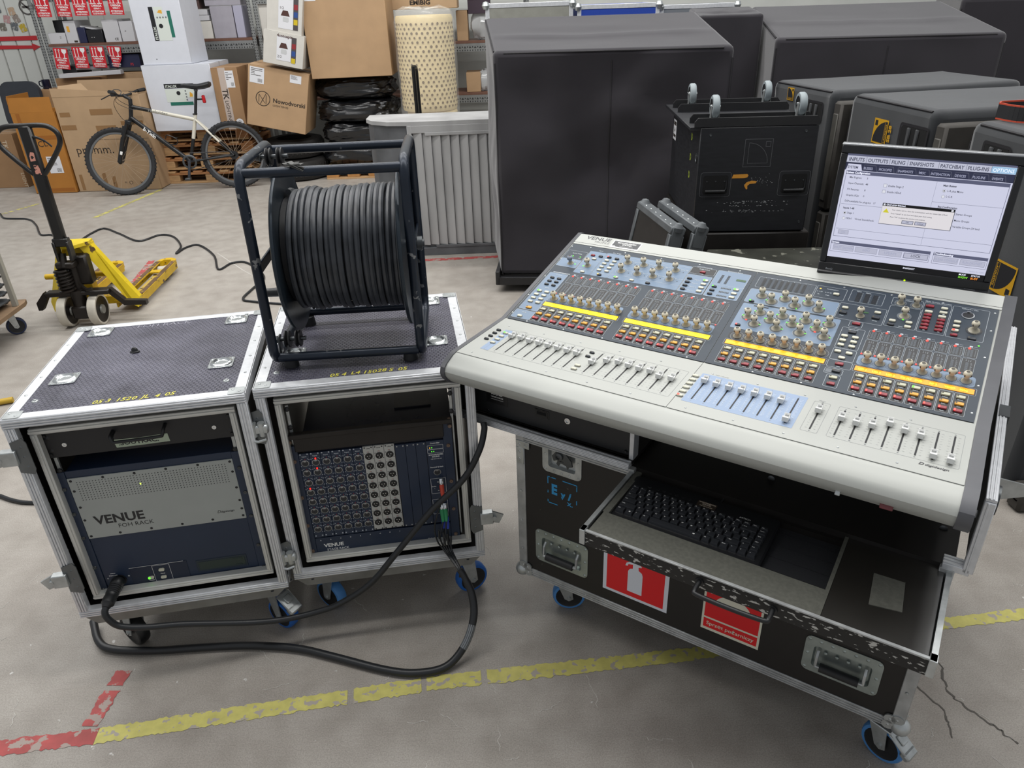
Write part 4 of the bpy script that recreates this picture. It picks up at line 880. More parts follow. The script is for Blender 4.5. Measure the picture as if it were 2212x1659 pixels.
    stuff(sc.build('panel_screws', ZINC, t))
    for m, nm, mt in ((blue, 'blue_panel_print', PB), (blk, 'black_panel_print', BLK), (gry, 'grey_panel_print', GP), (wht, 'white_panel_print', WP), (fdr, 'fader_panel_print', FADP), (tk, 'fader_scale_print', mat('fader_scale', '84878a', .5)), (wh, 'fader_white_print', mat('fader_white', 'd7e0ea', .5))):
        stuff(m.build(nm, mt, t, smooth=False))
    # prints written in panel coordinates without a matrix were collected in local space of the sloping panel
    stuff(ledr.build('red_lights', LR, t)); stuff(ledg.build('green_lights', LG, t)); stuff(leda.build('amber_lights', LY, t))
    # things on the underside of the front lip
    for u, nm in ((.985, 'bolt'), (1.075, 'usb_port')):
        b = MB(); b.box(-.012 if nm == 'usb_port' else -.005, .012 if nm == 'usb_port' else .005, -.004, .003, -.005, .005, .001)
        b.build('front_port' if nm == 'usb_port' else 'lip_bolt', mat('port_red', '6b3034', .4) if nm == 'usb_port' else ZINC, t, B0 @ T(u, -.041, .897) @ Rx(-.6))
    return t
console()
# ---------------------------------------------------------------- console flight case with pull-out shelf
def console_case():
    t = thing('console_flight_case', 'black wheeled flight case under the console, with pull-out shelf and red fire signs', 'flight case', (-.1472, 1.7721, 0), -.5932)
    X0, X1, Y0, Y1, Z0, Z1 = .113, 1.224, .11, .95, .17, .69
    b = MB(); b.box(X0, X1, Y0+.012, Y1, Z0, Z1-.002); b.build('case_body', BLKPLY, t, smooth=False)
    b = MB(); holes = ((.193, .333, .265, .344), (.992, 1.132, .265, .340), (.219, .309, .609, .70)); xs = sorted({X0+.026, X1-.026, *[h[0] for h in holes], *[h[1] for h in holes]}); zs = sorted({Z0+.026, Z1-.02, *[min(h[2], Z1-.02) for h in holes], *[min(h[3], Z1-.02) for h in holes]})
    for xa, xb in zip(xs, xs[1:]):
        for za, zb_ in zip(zs, zs[1:]):
            if not any(h[0] <= xa and xb <= h[1] and h[2] <= za and zb_ <= h[3]+.001 for h in holes): b.box(xa, xb, Y0, Y0+.012, za, zb_)
    b.build('front_panel', BLKPLY, t, smooth=False)
    def trim(x0, x1, z0, z1, nm='edge_trim'):
        b = MB(); b.box(x0, x1, Y0-.0035, Y0+.014, z0, z1, .0015)
        if z1-z0 < .1:
            for k in range(3): b.box(x0, x1, Y0-.0055, Y0-.0035, z0+.003+k*.008, z0+.007+k*.008, .0008)
        b.build(nm, ALUW, t)
    trim(X0-.002, X1+.002, Z0-.003, Z0+.027); trim(X0+.025, X0+.37, Z1-.024, Z1-.002)
    trim(X0-.002, X0+.027, Z0+.027, Z1-.002); trim(X1-.027, X1+.002, Z0+.027, Z1-.002)
    for xs in (X0, X1):
        b = MB(); b.box(xs-.0025, xs+.0025, Y0, Y0+.03, Z0, Z1); b.box(xs-.0025, xs+.0025, Y0, Y1, Z0, Z0+.03); b.build('edge_trim', ALUW, t, smooth=False)
    r = MB(); rivet_strip(r, [(X0+.0125, 0, z) for z in (.3, .42, .54, .64)]+[(X1-.0125, 0, z) for z in (.3, .45, .6)], .004, Matrix())
    rv = MB()
    for x, z in [(X0+.0125, z) for z in (.27, .38, .49, .60)]+[(X1-.0125, z) for z in (.3, .45, .6)]+[(x, Z0+.012) for x in (.35, .56, .8, 1.02)]: rv.lathe([(.0042, 0), (.0035, .0015), (0, .002)], 10, T(x, Y0-.0045, z) @ FR)
    stuff(rv.build('rivet_row', ZINC, t))
    b = MB(); b.box(X0+.001, X0+.045, Y0-.006, Y0-.003, Z1-.045, Z1-.022, .001); b.box(X0+.001, X0+.026, Y0-.006, Y0-.003, Z1-.1, Z1-.045, .001)
    for x, z in ((.012, -.035), (.034, -.034), (.012, -.06), (.012, -.085)): b.lathe([(.0045, 0), (.003, .0015), (0, .001)], 10, T(X0+x, Y0-.006, Z1+z) @ FR)
    b.build('corner_plate', ZINC, t)
    for xs, sx in ((X0+.004, 1), (X1-.004, -1)):
        b = MB()
        for k in range(1): b.lathe([(0, .024), (.012, .021), (.021, .012), (.024, 0), (.021, -.012), (.012, -.02), (0, -.022)], 18, T(xs, Y0+.008, Z0+.006))
        for dx, dz in ((.028, .006), (.010, .030), (.026, .026)): b.cyl((xs+sx*dx, Y0-.002, Z0+dz+.004), (xs+sx*dx, Y0-.0065, Z0+dz+.004), .014, n=14); b.lathe([(.004, 0), (0, .002)], 8, T(xs+sx*dx, Y0-.0065, Z0+dz+.004) @ FR)
        b.build('ball_corner', ZINC, t)
    # recessed handles
    def handle(x0, x1, z0, z1, sag):
        b = MB(); M = T(0, Y0-.0005, 0) @ FR; w = .022
        a = rr(x0, x1, z0, z1, .016, 4); i = rr(x0+w, x1-w, z0+w*.9, z1-w*1.25, .010, 4); n = len(a)
        i2 = [(x*.94+(x0+x1)/2*.06, y*.92+(z0+z1)/2*.08) for x, y in i]
        b.add([(x, y, 0) for x, y in a]+[(x, y, .002) for x, y in a]+[(x, y, .002) for x, y in i]+[(x, y, -.011) for x, y in i2], [[q*n+k, q*n+(k+1) % n, (q+1)*n+(k+1) % n, (q+1)*n+k] for q in range(3) for k in range(n)]+[[3*n+k for k in range(n)]], 0, M)
        for px, pz in [(x0+.009+k*(x1-x0-.018)/6, z1-.011) for k in range(7)]+[(x0+.009+k*(x1-x0-.018)/3, z0+.010) for k in range(4)]+[(x0+.0095, (z0+z1)/2), (x1-.0095, (z0+z1)/2)]: b.lathe([(.0044, .002), (.003, .0035), (0, .0042)], 10, M @ T(px, pz, 0))
        for k in range(4): b.lathe([(.0048, -.006), (.003, -.004), (0, -.0035)], 10, M @ T(x0+.05+k*(x1-x0-.1)/3, z1-.05, 0))
        b.build('handle_dish', mat('handle_zinc', '9fa8a5', .35, .75, var=.18, vs=25), t)
        h = MB(); zz = z0+.034
        for x in (x0+w+.012, x1-w-.012): h.tube([(x, Y0+.002, z1-.045), (x, Y0-.010, z1-.055), (x, Y0-.013, zz)], .0042)
        h.tube([(x0+w+.012, Y0-.013, zz), (x1-w-.012, Y0-.013, zz)], .0046); hb = h.build('handle_bar', ZINC, t)
        g = MB(); g.cyl((x0+w+.022, Y0-.013, zz), (x1-w-.022, Y0-.013, zz), .0115, n=14); g.build('handle_grip', RUB, hb)
    handle(.173, .353, .247, .368, 0); handle(.972, 1.152, .247, .364, 0)
    # recessed butterfly latch
    b = MB(); M = T(0, Y0-.0005, 0) @ FR; x0, x1, z0, z1 = .201, .327, .591, .689; w = .019
    a = rr(x0, x1, z0, z1, .016, 4); i = rr(x0+w, x1-w, z0+w, z1-.004, .008, 4); n = len(a); i2 = [(x*.92+.264*.08, y*.92+.645*.08) for x, y in i]
    b.add([(x, y, 0) for x, y in a]+[(x, y, .002) for x, y in a]+[(x, y, .002) for x, y in i]+[(x, y, -.011) for x, y in i2], [[q*n+k, q*n+(k+1) % n, (q+1)*n+(k+1) % n, (q+1)*n+k] for q in range(3) for k in range(n)]+[[3*n+k for k in range(n)]], 0, M)
    for px, pz in ((.21, .6), (.211, .65), (.264, .599), (.318, .6), (.317, .65), (.24, .6), (.29, .6)): b.lathe([(.004, .002), (.003, .0035), (0, .004)], 10, M @ T(px, pz, 0))
    o = b.build('latch_dish', ZINC, t)
    b = MB(); b.prism([(-.032, .004), (-.02, .02), (.012, .022), (.03, .002), (.034, -.014), (.024, -.018), (.006, -.006), (-.012, -.004), (-.026, -.012)], .001, .005, M=M @ T(.266, .648, 0)); b.lathe([(.013, .005), (.012, .010), (.006, .012), (.0055, .009), (0, .009)], 18, M @ T(.258, .657, 0)); b.prism([(-.02, -.02), (-.012, -.026), (-.006, -.014), (.012, -.018), (.016, -.03), (.022, -.018), (.014, -.008), (-.016, -.008)], -.003, .001, M=M @ T(.266, .646, 0))
    b.build('latch_hook', STEEL, o)
    # signs and stencil
    RED = mat('sign_red', 'd9141c', .35); SW = mat('sign_white', 'd4d8e0', .35)
    def sign(x0, x1, z0, z1, red, wm, nm, lb):
        b = MB(); b.box(x0, x1, Y0-.0012, Y0-.0004, z0, z1); s = lab(b.build(nm, wm, t, smooth=False), lb)
        b = MB()
        for q in red: b.rect(*q, 0, M=T(0, Y0-.0014, 0) @ FR)
        b.build('red_field', RED, s, smooth=False); return s
    s = sign(.404, .605, .239, .407, [(.4155, .593, .2485, .4)], SW, 'fire_sign', 'red sign with white fire extinguisher')
    b = MB(); M = T(0, Y0-.0016, 0) @ FR; cx = .504
    b.prism([(cx-.022, .266), (cx+.023, .266), (cx+.023, .338), (cx+.020, .348), (cx+.010, .354), (cx+.009, .366), (cx+.018, .368), (cx+.019, .372), (cx+.006, .378), (cx-.016, .377), (cx-.028, .368), (cx-.031, .357), (cx-.024, .358), (cx-.022, .365), (cx-.008, .369), (cx-.008, .354), (cx-.017, .350), (cx-.022, .340)][::1], 0, .0002, M=M)
    b.build('extinguisher_symbol', SW, s, smooth=False)
    CRM = mat('sign_cream', 'd8d6c4', .35)
    s = sign(.705, .863, .242, .404, [(.711, .857, .289, .398), (.711, .857, .251, .283)], CRM, 'fire_sign', 'red sign lettered Sprzęt pożarniczy')
    b = MB(); b.prism([(.784+.049*math.cos(a), .340+.043*math.sin(a)) for a in [PI*k/20 for k in range(21)]], 0, .0002, M=M); b.build('helmet_symbol', CRM, s, smooth=False); b = MB(); b.text('Sprzęt pożarniczy', .784, .262, .0178, .0002, M=M, al='C', bold=.012, sx=.98)
    b.build('sign_lettering', CRM, s, smooth=False)
    s = MB(); BL = mat('blue_stencil', '2f8fc4', .6, wear=('1c2730', .62, 60)); M = T(0, Y0-.0006, 0) @ FR
    x0, x1, z0, z1 = .216, .314, .480, .574
    for q in ((x0, x0+.003, z1-.026, z1), (x0, x0+.028, z1-.003, z1), (x0+.05, x1, z1-.003, z1), (x1-.003, x1, z1-.022, z1), (x1-.003, x1, z0+.025, z0+.04), (x0, x0+.003, z0+.003, z0+.012), (x0+.004, x0+.034, z0, z0+.003), (x0, x0+.003, z0+.035, z0+.045)): s.rect(*q, 0, M=M)
    s.text('E', .229, .517, .047, 0, M=M, bold=.05, sx=.8); s.text('v', .262, .514, .030, 0, M=M, bold=.05, sx=.9); s.text("/", .285, .513, .032, 0, M=M, bold=.05); s.text("'", .262, .494, .03, 0, M=M, bold=.05); s.text('x.', .282, .492, .026, 0, M=M, bold=.02)
    stuff(s.build('blue_stencil', BL, t, smooth=False))
    # feet
    b = MB(); b.prism([(X0+.03, 0), (X1-.03, 0), (X1-.05, -.028), (X0+.05, -.028)], -.04, .04, M=T(0, Y0+.085, Z0) @ FR); b.prism([(X0+.03, 0), (X1-.03, 0), (X1-.05, -.028), (X0+.05, -.028)], -.04, .04, M=T(0, Y1-.085, Z0) @ FR)
    b.build('caster_board', mat('dark_board', '3c3833', .7, var=.25, wear=('8a7358', .7, 10)), t, smooth=False)
    caster(t, X0+.105, Y0+.085, Z0-.028, .5, .054); caster(t, X1-.045, Y0+.06, Z0-.028, -.35, .056, brake=True); caster(t, X0+.1, Y1-.09, Z0-.028, 1.5, .054); caster(t, X1-.06, Y1-.09, Z0-.028, -.2, .054)
    # tray that carries the desk
    u0, u1, v0, v1 = -.112, 1.252, .112, 1.10; zb = .695
    b = MB(); b.box(u0+.004, .47, v0+.01, v1, zb-.003, zb+.008); b.box(.47, u1-.004, v0+.36, v1, zb-.003, zb+.008); b.build('tray_floor', BLKPLY, t, smooth=False)
    GRW = mat('tray_lining', '4a4a47', .8, var=.15, vs=20)
    for xx, zt in ((u0, .862), (u1-.012, .878)):
        b = MB(); b.box(xx, xx+.012, v0+.004, v1, zb, zt); b.build('tray_wall', GRW, t, smooth=False)
        b = MB(); b.box(xx-.003, xx+.018, v0, v1, zt-.003, zt+.004, .001)
        for k in range(2): b.box(xx+.002+.007*k, xx+.006+.007*k, v0, v1, zt+.004, zt+.006, .0006)
        b.build('edge_trim', ALU, t)
        b = MB(); b.box(xx-.003, xx+.018, v0-.004, v0+.018, zb-.004, zt-.003, .0015); 
        b.box(xx+.003, xx+.007, v0-.006, v0-.004, zb-.004, zt-.004, .0006); b.build('edge_trim', ALU, t)
    b = MB(); b.box(u0, u1, v1-.012, v1, zb, .862); b.build('tray_wall', GRW, t, smooth=False)
    b = MB(); b.box(1.20, u1, v0-.004, v0+.03, zb-.012, zb+.006, .002)
    for k in range(3): b.box(1.20, u1, v0-.002+.011*k, v0+.005+.011*k, zb+.006, zb+.008, .0006)
    b.build('front_profile', ALU, t)
    b = MB(); b.box(1.226, u1-.012, v0+.10, v0+.115, zb+.07, zb+.083, .001); b.build('edge_trim', ALU, t)
    b = MB(); b.cyl((u1+.005, v0+.17, .78), (u1+.022, v0+.17, .78), .034, n=20); b.box(u1, u1+.006, v0+.12, v0+.22, .735, .825, .004); b.build('latch_plate', STEEL, t)
    b = MB(); b.prism([(0, -.03), (.075, -.012), (.078, .012), (.0, .03)], -.002, .002, M=T(u1+.012, v0+.20, .79) @ Rz(.4) @ Rx(PI/2)); b.build('latch_wing', ZINC, t)
    b = MB(); b.box(u0, .468, v0-.008, v0+.03, zb-.012, zb+.006, .0015)
    for k in range(3): b.box(u0, .468, v0-.010, v0-.008, zb-.010+k*.005, zb-.0075+k*.005, .0006)
    for k in range(3): b.box(u0, .468, v0-.006+.011*k, v0+.001+.011*k, zb+.006, zb+.008, .0006)
    b.build('front_profile', ALU, t)
    b = MB(); b.prism([(.74, .0), (.80, .0), (.815, -.025), (.815, -.06), (.74, -.06)], 0, .022, M=Matrix(((0, 0, 1, u1-.012), (1, 0, 0, -.25), (0, 1, 0, .885), (0, 0, 0, 1)))); b.build('lid_catch', STEEL, t)
    # black rack fascia on the left below the desk
    b = MB(); b.box(-.075, .456, .14, .15, zb+.01, .862, .001); f = b.build('rack_fascia', mat('fascia_black', '232426', .5, var=.08), t)
    b = MB(); b.box(.158, .205, .1385, .14, .742, .768, .0005); b.box(.1625, .2005, .1375, .1386, .7455, .7645, .0004); b.build('power_inlet', BLKP, f)
    b = MB(); b.box(.166, .197, .1372, .1376, .752, .762); b.build('inlet_recess', FOAM, f, smooth=False)
    b = MB(); b.lathe([(.0095, 0), (.009, .003), (.006, .003), (.0055, .0005), (0, .0005)], 18, T(.265, .14, .757) @ FR); b.build('headphone_jack', CHROME, f)
    for x, z in ((-.005, .712), (.443, .716), (.443, .80)):
        b = MB(); b.lathe([(.005, 0), (.004, .003), (0, .002)], 10, T(x, .14, z) @ FR); b.build('fascia_screw', BLKP, f)
    b = MB(); b.box(-.008, .066, .1392, .14, .744, .80); so = b.build('sticker', mat('sticker_black', '1b1b1c', .35), f, smooth=False)
    b = MB(); M = T(0, .139, 0) @ FR; b.text('WOOZELEWSKI', .029, .786, .0085, 0, M=M, al='C', bold=.03); b.rect(-.005, .063, .7835, .7845, 0, M=M); b.text('SOUND', .029, .773, .0115, 0, M=M, al='C', bold=.03); b.text('+48 602 618 568', .029, .764, .0062, 0, M=M, al='C', bold=.02); b.text('www.woozelewskisound.pl', .029, .757, .004, 0, M=M, al='C')
    b.build('sticker_lettering', WHITE, so, smooth=False)
    b = MB(); b.box(.457, .470, .128, .16, zb+.006, .862, .001); b.build('divider_post', ALU, t)
    # dark interior behind the shelf opening
    b = MB(); b.box(.475, 1.228, .9, .905, zb-.05, .862); b.build('back_board', FOAM, t, smooth=False)
    # shelf
    KG = mat('grey_carpet', '55554e', .95, var=.15, vs=120, bump=.3, bs=500); FELT = mat('black_felt', '1c1d21', .95, bump=.4, bs=600, var=.2, vs=300); CHIP = mat('chipped_black_edge', '121212', .5, wear=('b2b1ac', .585, 120), stretch=(.4, 1, 1.1))
    a0, a1, y0, y1, z = .480, 1.216, -.165, .50, .678
    b = MB(); b.box(a0+.004, a1-.004, y0+.004, y1, z-.040, z-.026); sh = b.build('shelf', BLKPLY, t, smooth=False)
    b = MB(); b.box(a0, a1, y0-.001, y0+.012, z-.044, z-.002, .002); b.build('shelf_front', CHIP, sh, smooth=False)
    b = MB(); b.box(a0, a1, y0-.002, y0+.006, z-.003, z+.0015, .0008); b.build('shelf_trim', ALUW, sh)
    b = MB(); b.box(a0+.008, 1.006, y0+.006, -.076, z-.026, z-.001); b.box(a0+.004, a0+.02, -.076, y1, z-.026, z-.001); b.build('carpet', KG, sh, smooth=False)
    b = MB(); b.box(a0+.02, 1.004, .188, .235, z-.026, z-.002); b.build('carpet', mat('dark_carpet', '2f2f30', .95, var=.2, vs=200), sh, smooth=False)
    b = MB(); b.box(a0+.02, 1.004, -.076, .188, z-.027, z-.0235)
    for k in range(6): b.box(a0+.02, 1.004, -.05+.045*k, -.047+.045*k, z-.0235, z-.0222)
    b.build('felt_lining', FELT, sh, smooth=False)
    b = MB(); b.box(1.005, 1.013, y0+.006, .23, z-.026, z+.0005); b.build('carpet', KG, sh, smooth=False)
    b = MB(); b.box(1.013, a1-.007, y0+.006, .235, z-.026, z-.0005, .001); b.build('mouse_board', mat('gloss_black_board', '1a1714', .33, var=.2, vs=6, spec=1, coat=1), sh)
    b = MB(); M = T(1.116, -.022, z); b.prism([(-.034, .049), (.027, .051), (.034, -.043), (-.027, -.054)], -.0005, .0012, M=M); b.build('velcro_patch', KG, sh, smooth=False)
    for xs, s in ((a0-.004, 1), (a1+.001, -1)):
        b = MB(); b.box(xs-.005, xs+.006, y0-.004, y1, z-.036, z-.031); b.box(xs-.005, xs+.006, y0-.004, y1, z-.003, z+.003); b.box(xs-.001, xs+.002, y0-.004, y1, z-.031, z-.003); b.box(xs-.006, xs+.008, y0-.006, y0+.016, z-.040, z+.003, .001)
        b.box(xs-.008, xs-.004, .12, y1, z-.034, z+.005); b.build('shelf_rail', ZINC, sh, smooth=False)
    b = MB(); p = catmull([(.766, y0, z-.022), (.766, y0-.03, z-.024), (.775, y0-.038, z-.026), (.845, y0-.039, z-.028), (.915, y0-.038, z-.026), (.924, y0-.03, z-.024), (.924, y0, z-.022)], 5); b.tube(p, .0055, 10)
    for x in (.766, .924): b.cyl((x, y0-.004, z-.022), (x, y0, z-.022), .010)
    b.build('shelf_handle', BLKP, sh)
    for x, y in ((.80, .248), (1.19, .25)):
        b = MB(); b.lathe([(.009, 0), (.009, .002), (.005, .004), (0, .004)], 12, T(x, y, z+.012) @ FR); b.box(x-.02, x+.02, y, y+.002, z-.01, z+.03) if False else None; b.build('shelf_bolt', STEEL, sh)
    b = MB(); b.box(a0+.02, a1-.01, .245, .255, z-.026, z-.002); b.build('shelf_back', FOAM, sh, smooth=False)
console_case()

# ---------------------------------------------------------------- computer keyboard on the shelf
def keyboard():
    t = thing('computer_keyboard', 'compact black computer keyboard with white letters on pull-out shelf', 'keyboard', (-.1472, 1.7721, 0), -.5932)
    B = T(.4915, -.0715, .6555); W, D = .374, .178
    KC = mat('keyboard_body', '18191c', .38); KK = mat('key_black', '2a2c30', .33)
    def hgt(y): return .013+.010*y/D
    b = MB(); pr = rr(0, W, 0, D, .010, 4); n = len(pr); i = rr(.004, W-.004, .004, D-.004, .008, 4)
    b.add([(x, y, 0) for x, y in pr]+[(x, y, hgt(y)-.004) for x, y in pr]+[(x, y, hgt(y)) for x, y in i], [list(range(n))[::-1]]+[[q*n+k, q*n+(k+1) % n, (q+1)*n+(k+1) % n, (q+1)*n+k] for q in range(2) for k in range(n)]+[list(range(2*n, 3*n))], 0)
    b.build('keyboard_body', KC, t, B)
    tilt = math.atan2(.010, D)
    K = B @ T(0, 0, .0132) @ Rx(tilt)
    cache = {}; L = MB()
    def key(x, y, w, h=.0165, s='', sz=.0052):
        k = (round(w, 4), h)
        if k not in cache:
            m = MB(); hh = .0062; e = .0021
            m.add([(0, 0, -.001), (w, 0, -.001), (w, h, -.001), (0, h, -.001), (e, e*1.5, hh), (w-e, e*1.5, hh), (w-e, h-e*.6, hh), (e, h-e*.6, hh)], [[0, 1, 5, 4], [1, 2, 6, 5], [2, 3, 7, 6], [3, 0, 4, 7], [4, 5, 6, 7]], 0)
            cache[k] = m.build('key', KK, t, K @ T(x, y, 0), smooth=False)
        else: inst(cache[k], t, K @ T(x, y, 0), 'key')
        if s:
            for j, q in enumerate(s.split('\n')): L.text(q, x+.004, y+h-.0068-.0062*j, sz, .0064, M=K, bold=.025)
    p = .0201; g = .0014; x0 = .014
    rows = [(.0185, [('Ctrl', 1.15), ('', 1.05), ('/', .95), ('Alt', 1), ('', 6.2), ('Alt', 1), ('', 1), ('Menu', 1), ('<-', 1), ('v', 1), ('->', 1)]),
            (.0385, [('^ Shift', 2.0)]+[(c, 1) for c in 'ZXCVBNM']+[('<\n,', 1), ('>\n.', 1), ('?\n/', 1), ('^ Shift', 1.55), ('^', 1), ('End', .95)]),
            (.0585, [('Caps', 1.7)]+[(c, 1) for c in 'ASDFGHJKL']+[(':\n;', 1), ('"\n\'', 1), ('', .9), ('Enter', 1.2), ('PgDn', .95)]),
            (.0785, [('Tab', 1.35)]+[(c, 1) for c in 'QWERTYUIOP']+[('{\n[', 1), ('}\n]', 1), ('|', .9), ('', .65), ('PgUp', .95)]),
            (.0985, [('~\n`', 1)]+[(a+'\n'+c, 1) for a, c in zip('!@#$%^&*()_+', '1234567890-=')]+[('<- Back', 1.95), ('Home', .95)])]
    for y, r in rows:
        tot = sum(w for _, w in r); sc = (W-.028)/tot; x = x0
        for s, w in r:
            key(x, y, w*sc-g, .0182, s, .0052 if len(s) < 2 or '\n' in s else .0036); x += w*sc
    for k in range(17):
        key(x0+k*(W-.028)/17, .1190, (W-.028)/17-g, .0105, ('Esc', 'F1', 'F2', 'F3', 'F4', 'F5', 'F6', 'F7', 'F8', 'F9', 'F10', 'F11', 'F12', 'PrtSc', 'ScrLk', 'Pause', 'Del')[k], .0036)
    m = MB(); M2 = K @ T(x0+(W-.028)/15.4*1.5, .026, .0066); m.rect(0, .004, 0, .004, 0, M=M2); m.rect(-.0005+.163, .0045+.163, 0, .004, 0, M=M2)
    L.v += m.v; L.f += [[q+len(L.v)-len(m.v) for q in f] for f in m.f]; L.m += m.m
    L.text('A4TECH', .285, .140, .0065, .0005, M=K, bold=.01, sx=1.1)
    stuff(L.build('key_legends', WHITE, t, smooth=False))
    for k in range(7):
        b = MB(); r = .0058 if k == 0 else .0042; b.lathe([(r, 0), (r*.85, .0015), (r*.5, .0012), (0, .001)], 16, K @ T(.052+.0165*k+(.006 if k else 0), .1465, 0)); b.build('media_button', KC, t)
    b = MB(); b.rrect(.178, .226, .134, .156, .002, .0004, .0008, M=K); s = b.build('sticker', mat('sticker_brown', '3a3129', .4), t)
    b = MB(); b.text('WOOZELEWSKI', .202, .150, .0058, .001, M=K, al='C', bold=.03); b.text('SOUND', .202, .1438, .0062, .001, M=K, al='C', bold=.03); b.text('+48 602 618 568', .202, .1375, .0046, .001, M=K, al='C', bold=.02); b.build('sticker_lettering', mat('sticker_tan_print', 'cdbfae', .5), s, smooth=False)
    c = MB(); c.tube(catmull([(.225, D-.002, .016), (.232, D+.04, .024), (.242, D+.09, .03), (.26, D+.14, .03)], 6), .0022, 8, M=B); c.build('keyboard_cable', RUB, t)
keyboard()

# ---------------------------------------------------------------- monitor
def monitor():
    t = thing('monitor', 'flat monitor showing a pale settings window, on back edge of the console', 'monitor', (1.049, 1.843, 1.088), -.465)
    W, H = .376, .286; bl, bt, bb = .017, .022, .034
    P = T(0, 0, 1.268-1.088) @ Rx(PI/2-.068) @ Rz(-.026)
    BZ = mat('monitor_bezel', '1a1b1e', .35)
    b = MB(); x0, x1, y0, y1 = -W/2-bl, W/2+bl, -H/2-bb, H/2+bt
    for q in ((x0, x1, H/2, y1), (x0, x1, y0, -H/2), (x0, -W/2, -H/2, H/2), (W/2, x1, -H/2, H/2)): b.box(*q, -.022, .004, .002, M=P)
    b.box(x0+.002, x1-.002, y0+.002, y1-.002, -.03, -.005, M=P); b.box(x0, x1, y0-.001, y0+.012, -.022, .009, .004, M=P); b.build('bezel', BZ, t)
    b = MB(); b.box(x0-.001, x1+.001, y1-.003, y1+.003, -.028, .003, .002, M=P); b.build('top_trim', mat('monitor_silver', '9b9da0', .35, .6), t)
    b = MB(); b.box(-.09, .09, -.09, .09, -.055, -.028, .01, M=P); b.build('rear_housing', BLKP, t)
    b = MB(); b.box(-.03, .03, -.10, .02, -.075, -.055, .004, M=P); b.box(-.028, .028, .065, .085, -.383, .16, .004); b.box(-.09, .09, .03, .17, -.3845, -.376, .003); b.build('stand', BLKM, t)
    b = MB(); b.disc(.012, y0+.013, .0022, .0095, 10, M=P); b.build('power_light', mat('lime_power_led', 'a8f000', .4, emit=2), t, smooth=False)
    b = MB(); b.text('BenQ', -W/2+.003, y0+.014, .0075, .0045, M=P, bold=.02); b.rect(.15, .175, y0+.0115, y0+.0122, .0095, M=P); b.build('lettering', mat('silver_print', '8e9196', .4), t, smooth=False)
    E = 1.0
    cols = {'bg': ('d6d8ee', .95), 'bar': ('7d81a2', .5), 'tab': ('4d5276', .36), 'menu': ('c9ccdf', .9), 'dark': ('14151c', .06), 'line': ('a2a5bd', .7), 'btn': ('c8cadf', .86), 'dlg': ('e6e2e6', .98), 'opt': ('a8cff0', .9), 'tit': ('0c0c14', .05), 'tri': ('e8e23a', .8), 'frame': ('7b7e94', .5), 'hi': ('eceef8', .9)}
    names = list(cols); mats = []
    for k in names:
        h, e = cols[k]; m = mat('screen_'+k, h, .3, emit=e, spec=.3); m.node_tree.nodes['Principled BSDF'].inputs['Base Color'].default_value = (.01, .01, .012, 1); mats.append(m)
    s = MB(); Z = [.0005]
    def r(k, a, c, d, e, z=0): s.rect(-W/2+W*a, -W/2+W*d, H/2-H*e, H/2-H*c, .0005+z*.00006, names.index(k), P)
    def fr(k, a, c, d, e, z=1, w=.003):
        for q in ((a, c, d, c+w*1.3), (a, e-w*1.3, d, e), (a, c, a+w, e), (d-w, c, d, e)): r(k, *q, z)
    r('bg', 0, 0, 1, 1); r('bar', 0, 0, 1, .017, 1); r('menu', 0, .017, 1, .074, 1); r('tab', 0, .074, 1, .142, 1); r('opt', .863, .019, 1, .072, 2); r('dark', 0, .945, 1, 1, 1)
    for x in (.122, .266, .375, .56, .72, .861): r('frame', x, .02, x+.002, .071, 3)
    def tabp(a, d, k): s.add([(-W/2+W*(a-.006), H/2-H*.142, .0005+.00012), (-W/2+W*(d+.02), H/2-H*.142, .0005+.00012), (-W/2+W*(d+.008), H/2-H*.088, .0005+.00012), (-W/2+W*(a+.003), H/2-H*.088, .0005+.00012)], [[0, 1, 2, 3]], names.index(k), P)
    tabp(.012, .088, 'bg')
    for a, d in ((.115, .182), (.21, .29), (.325, .425), (.455, .505), (.528, .635), (.665, .735), (.768, .848), (.878, .942)):
        tabp(a, d, 'frame'); s.add([(-W/2+W*(a-.003), H/2-H*.142, .0005+.0002), (-W/2+W*(d+.017), H/2-H*.142, .0005+.0002), (-W/2+W*(d+.006), H/2-H*.092, .0005+.0002), (-W/2+W*(a+.004), H/2-H*.092, .0005+.0002)], [[0, 1, 2, 3]], names.index('tab'), P)
    r('bar', .012, .147, .990, .178, 2); fr('bar', .012, .147, .990, .747, 2, .0025); r('line', .022, .444, .58, .447, 2); r('line', .022, .672, .985, .675, 2); r('line', .575, .18, .5765, .74, 2); r('line', .575, .352, .985, .355, 2)
    r('bar', .010, .79, .648, .818, 2); fr('bar', .010, .79, .648, .893, 2, .002); r('bar', .666, .79, .992, .818, 2); fr('bar', .666, .79, .992, .893, 2, .002)
    for a, d in ((.028, .165), (.175, .318), (.33, .475), (.676, .822), (.834, .982)): r('btn', a, .826, d, .876, 3); fr('line', a, .826, d, .876, 4, .002)
    r('btn', .487, .826, .64, .876, 3); fr('bar', .487, .826, .64, .876, 4, .003); r('btn', .04, .684, .108, .722, 3); fr('line', .04, .684, .108, .722, 4, .002)
    for x, y in ((.262, .238), (.262, .29)): r('hi', x, y, x+.022, y+.03, 3); fr('line', x, y, x+.022, y+.03, 4, .002)
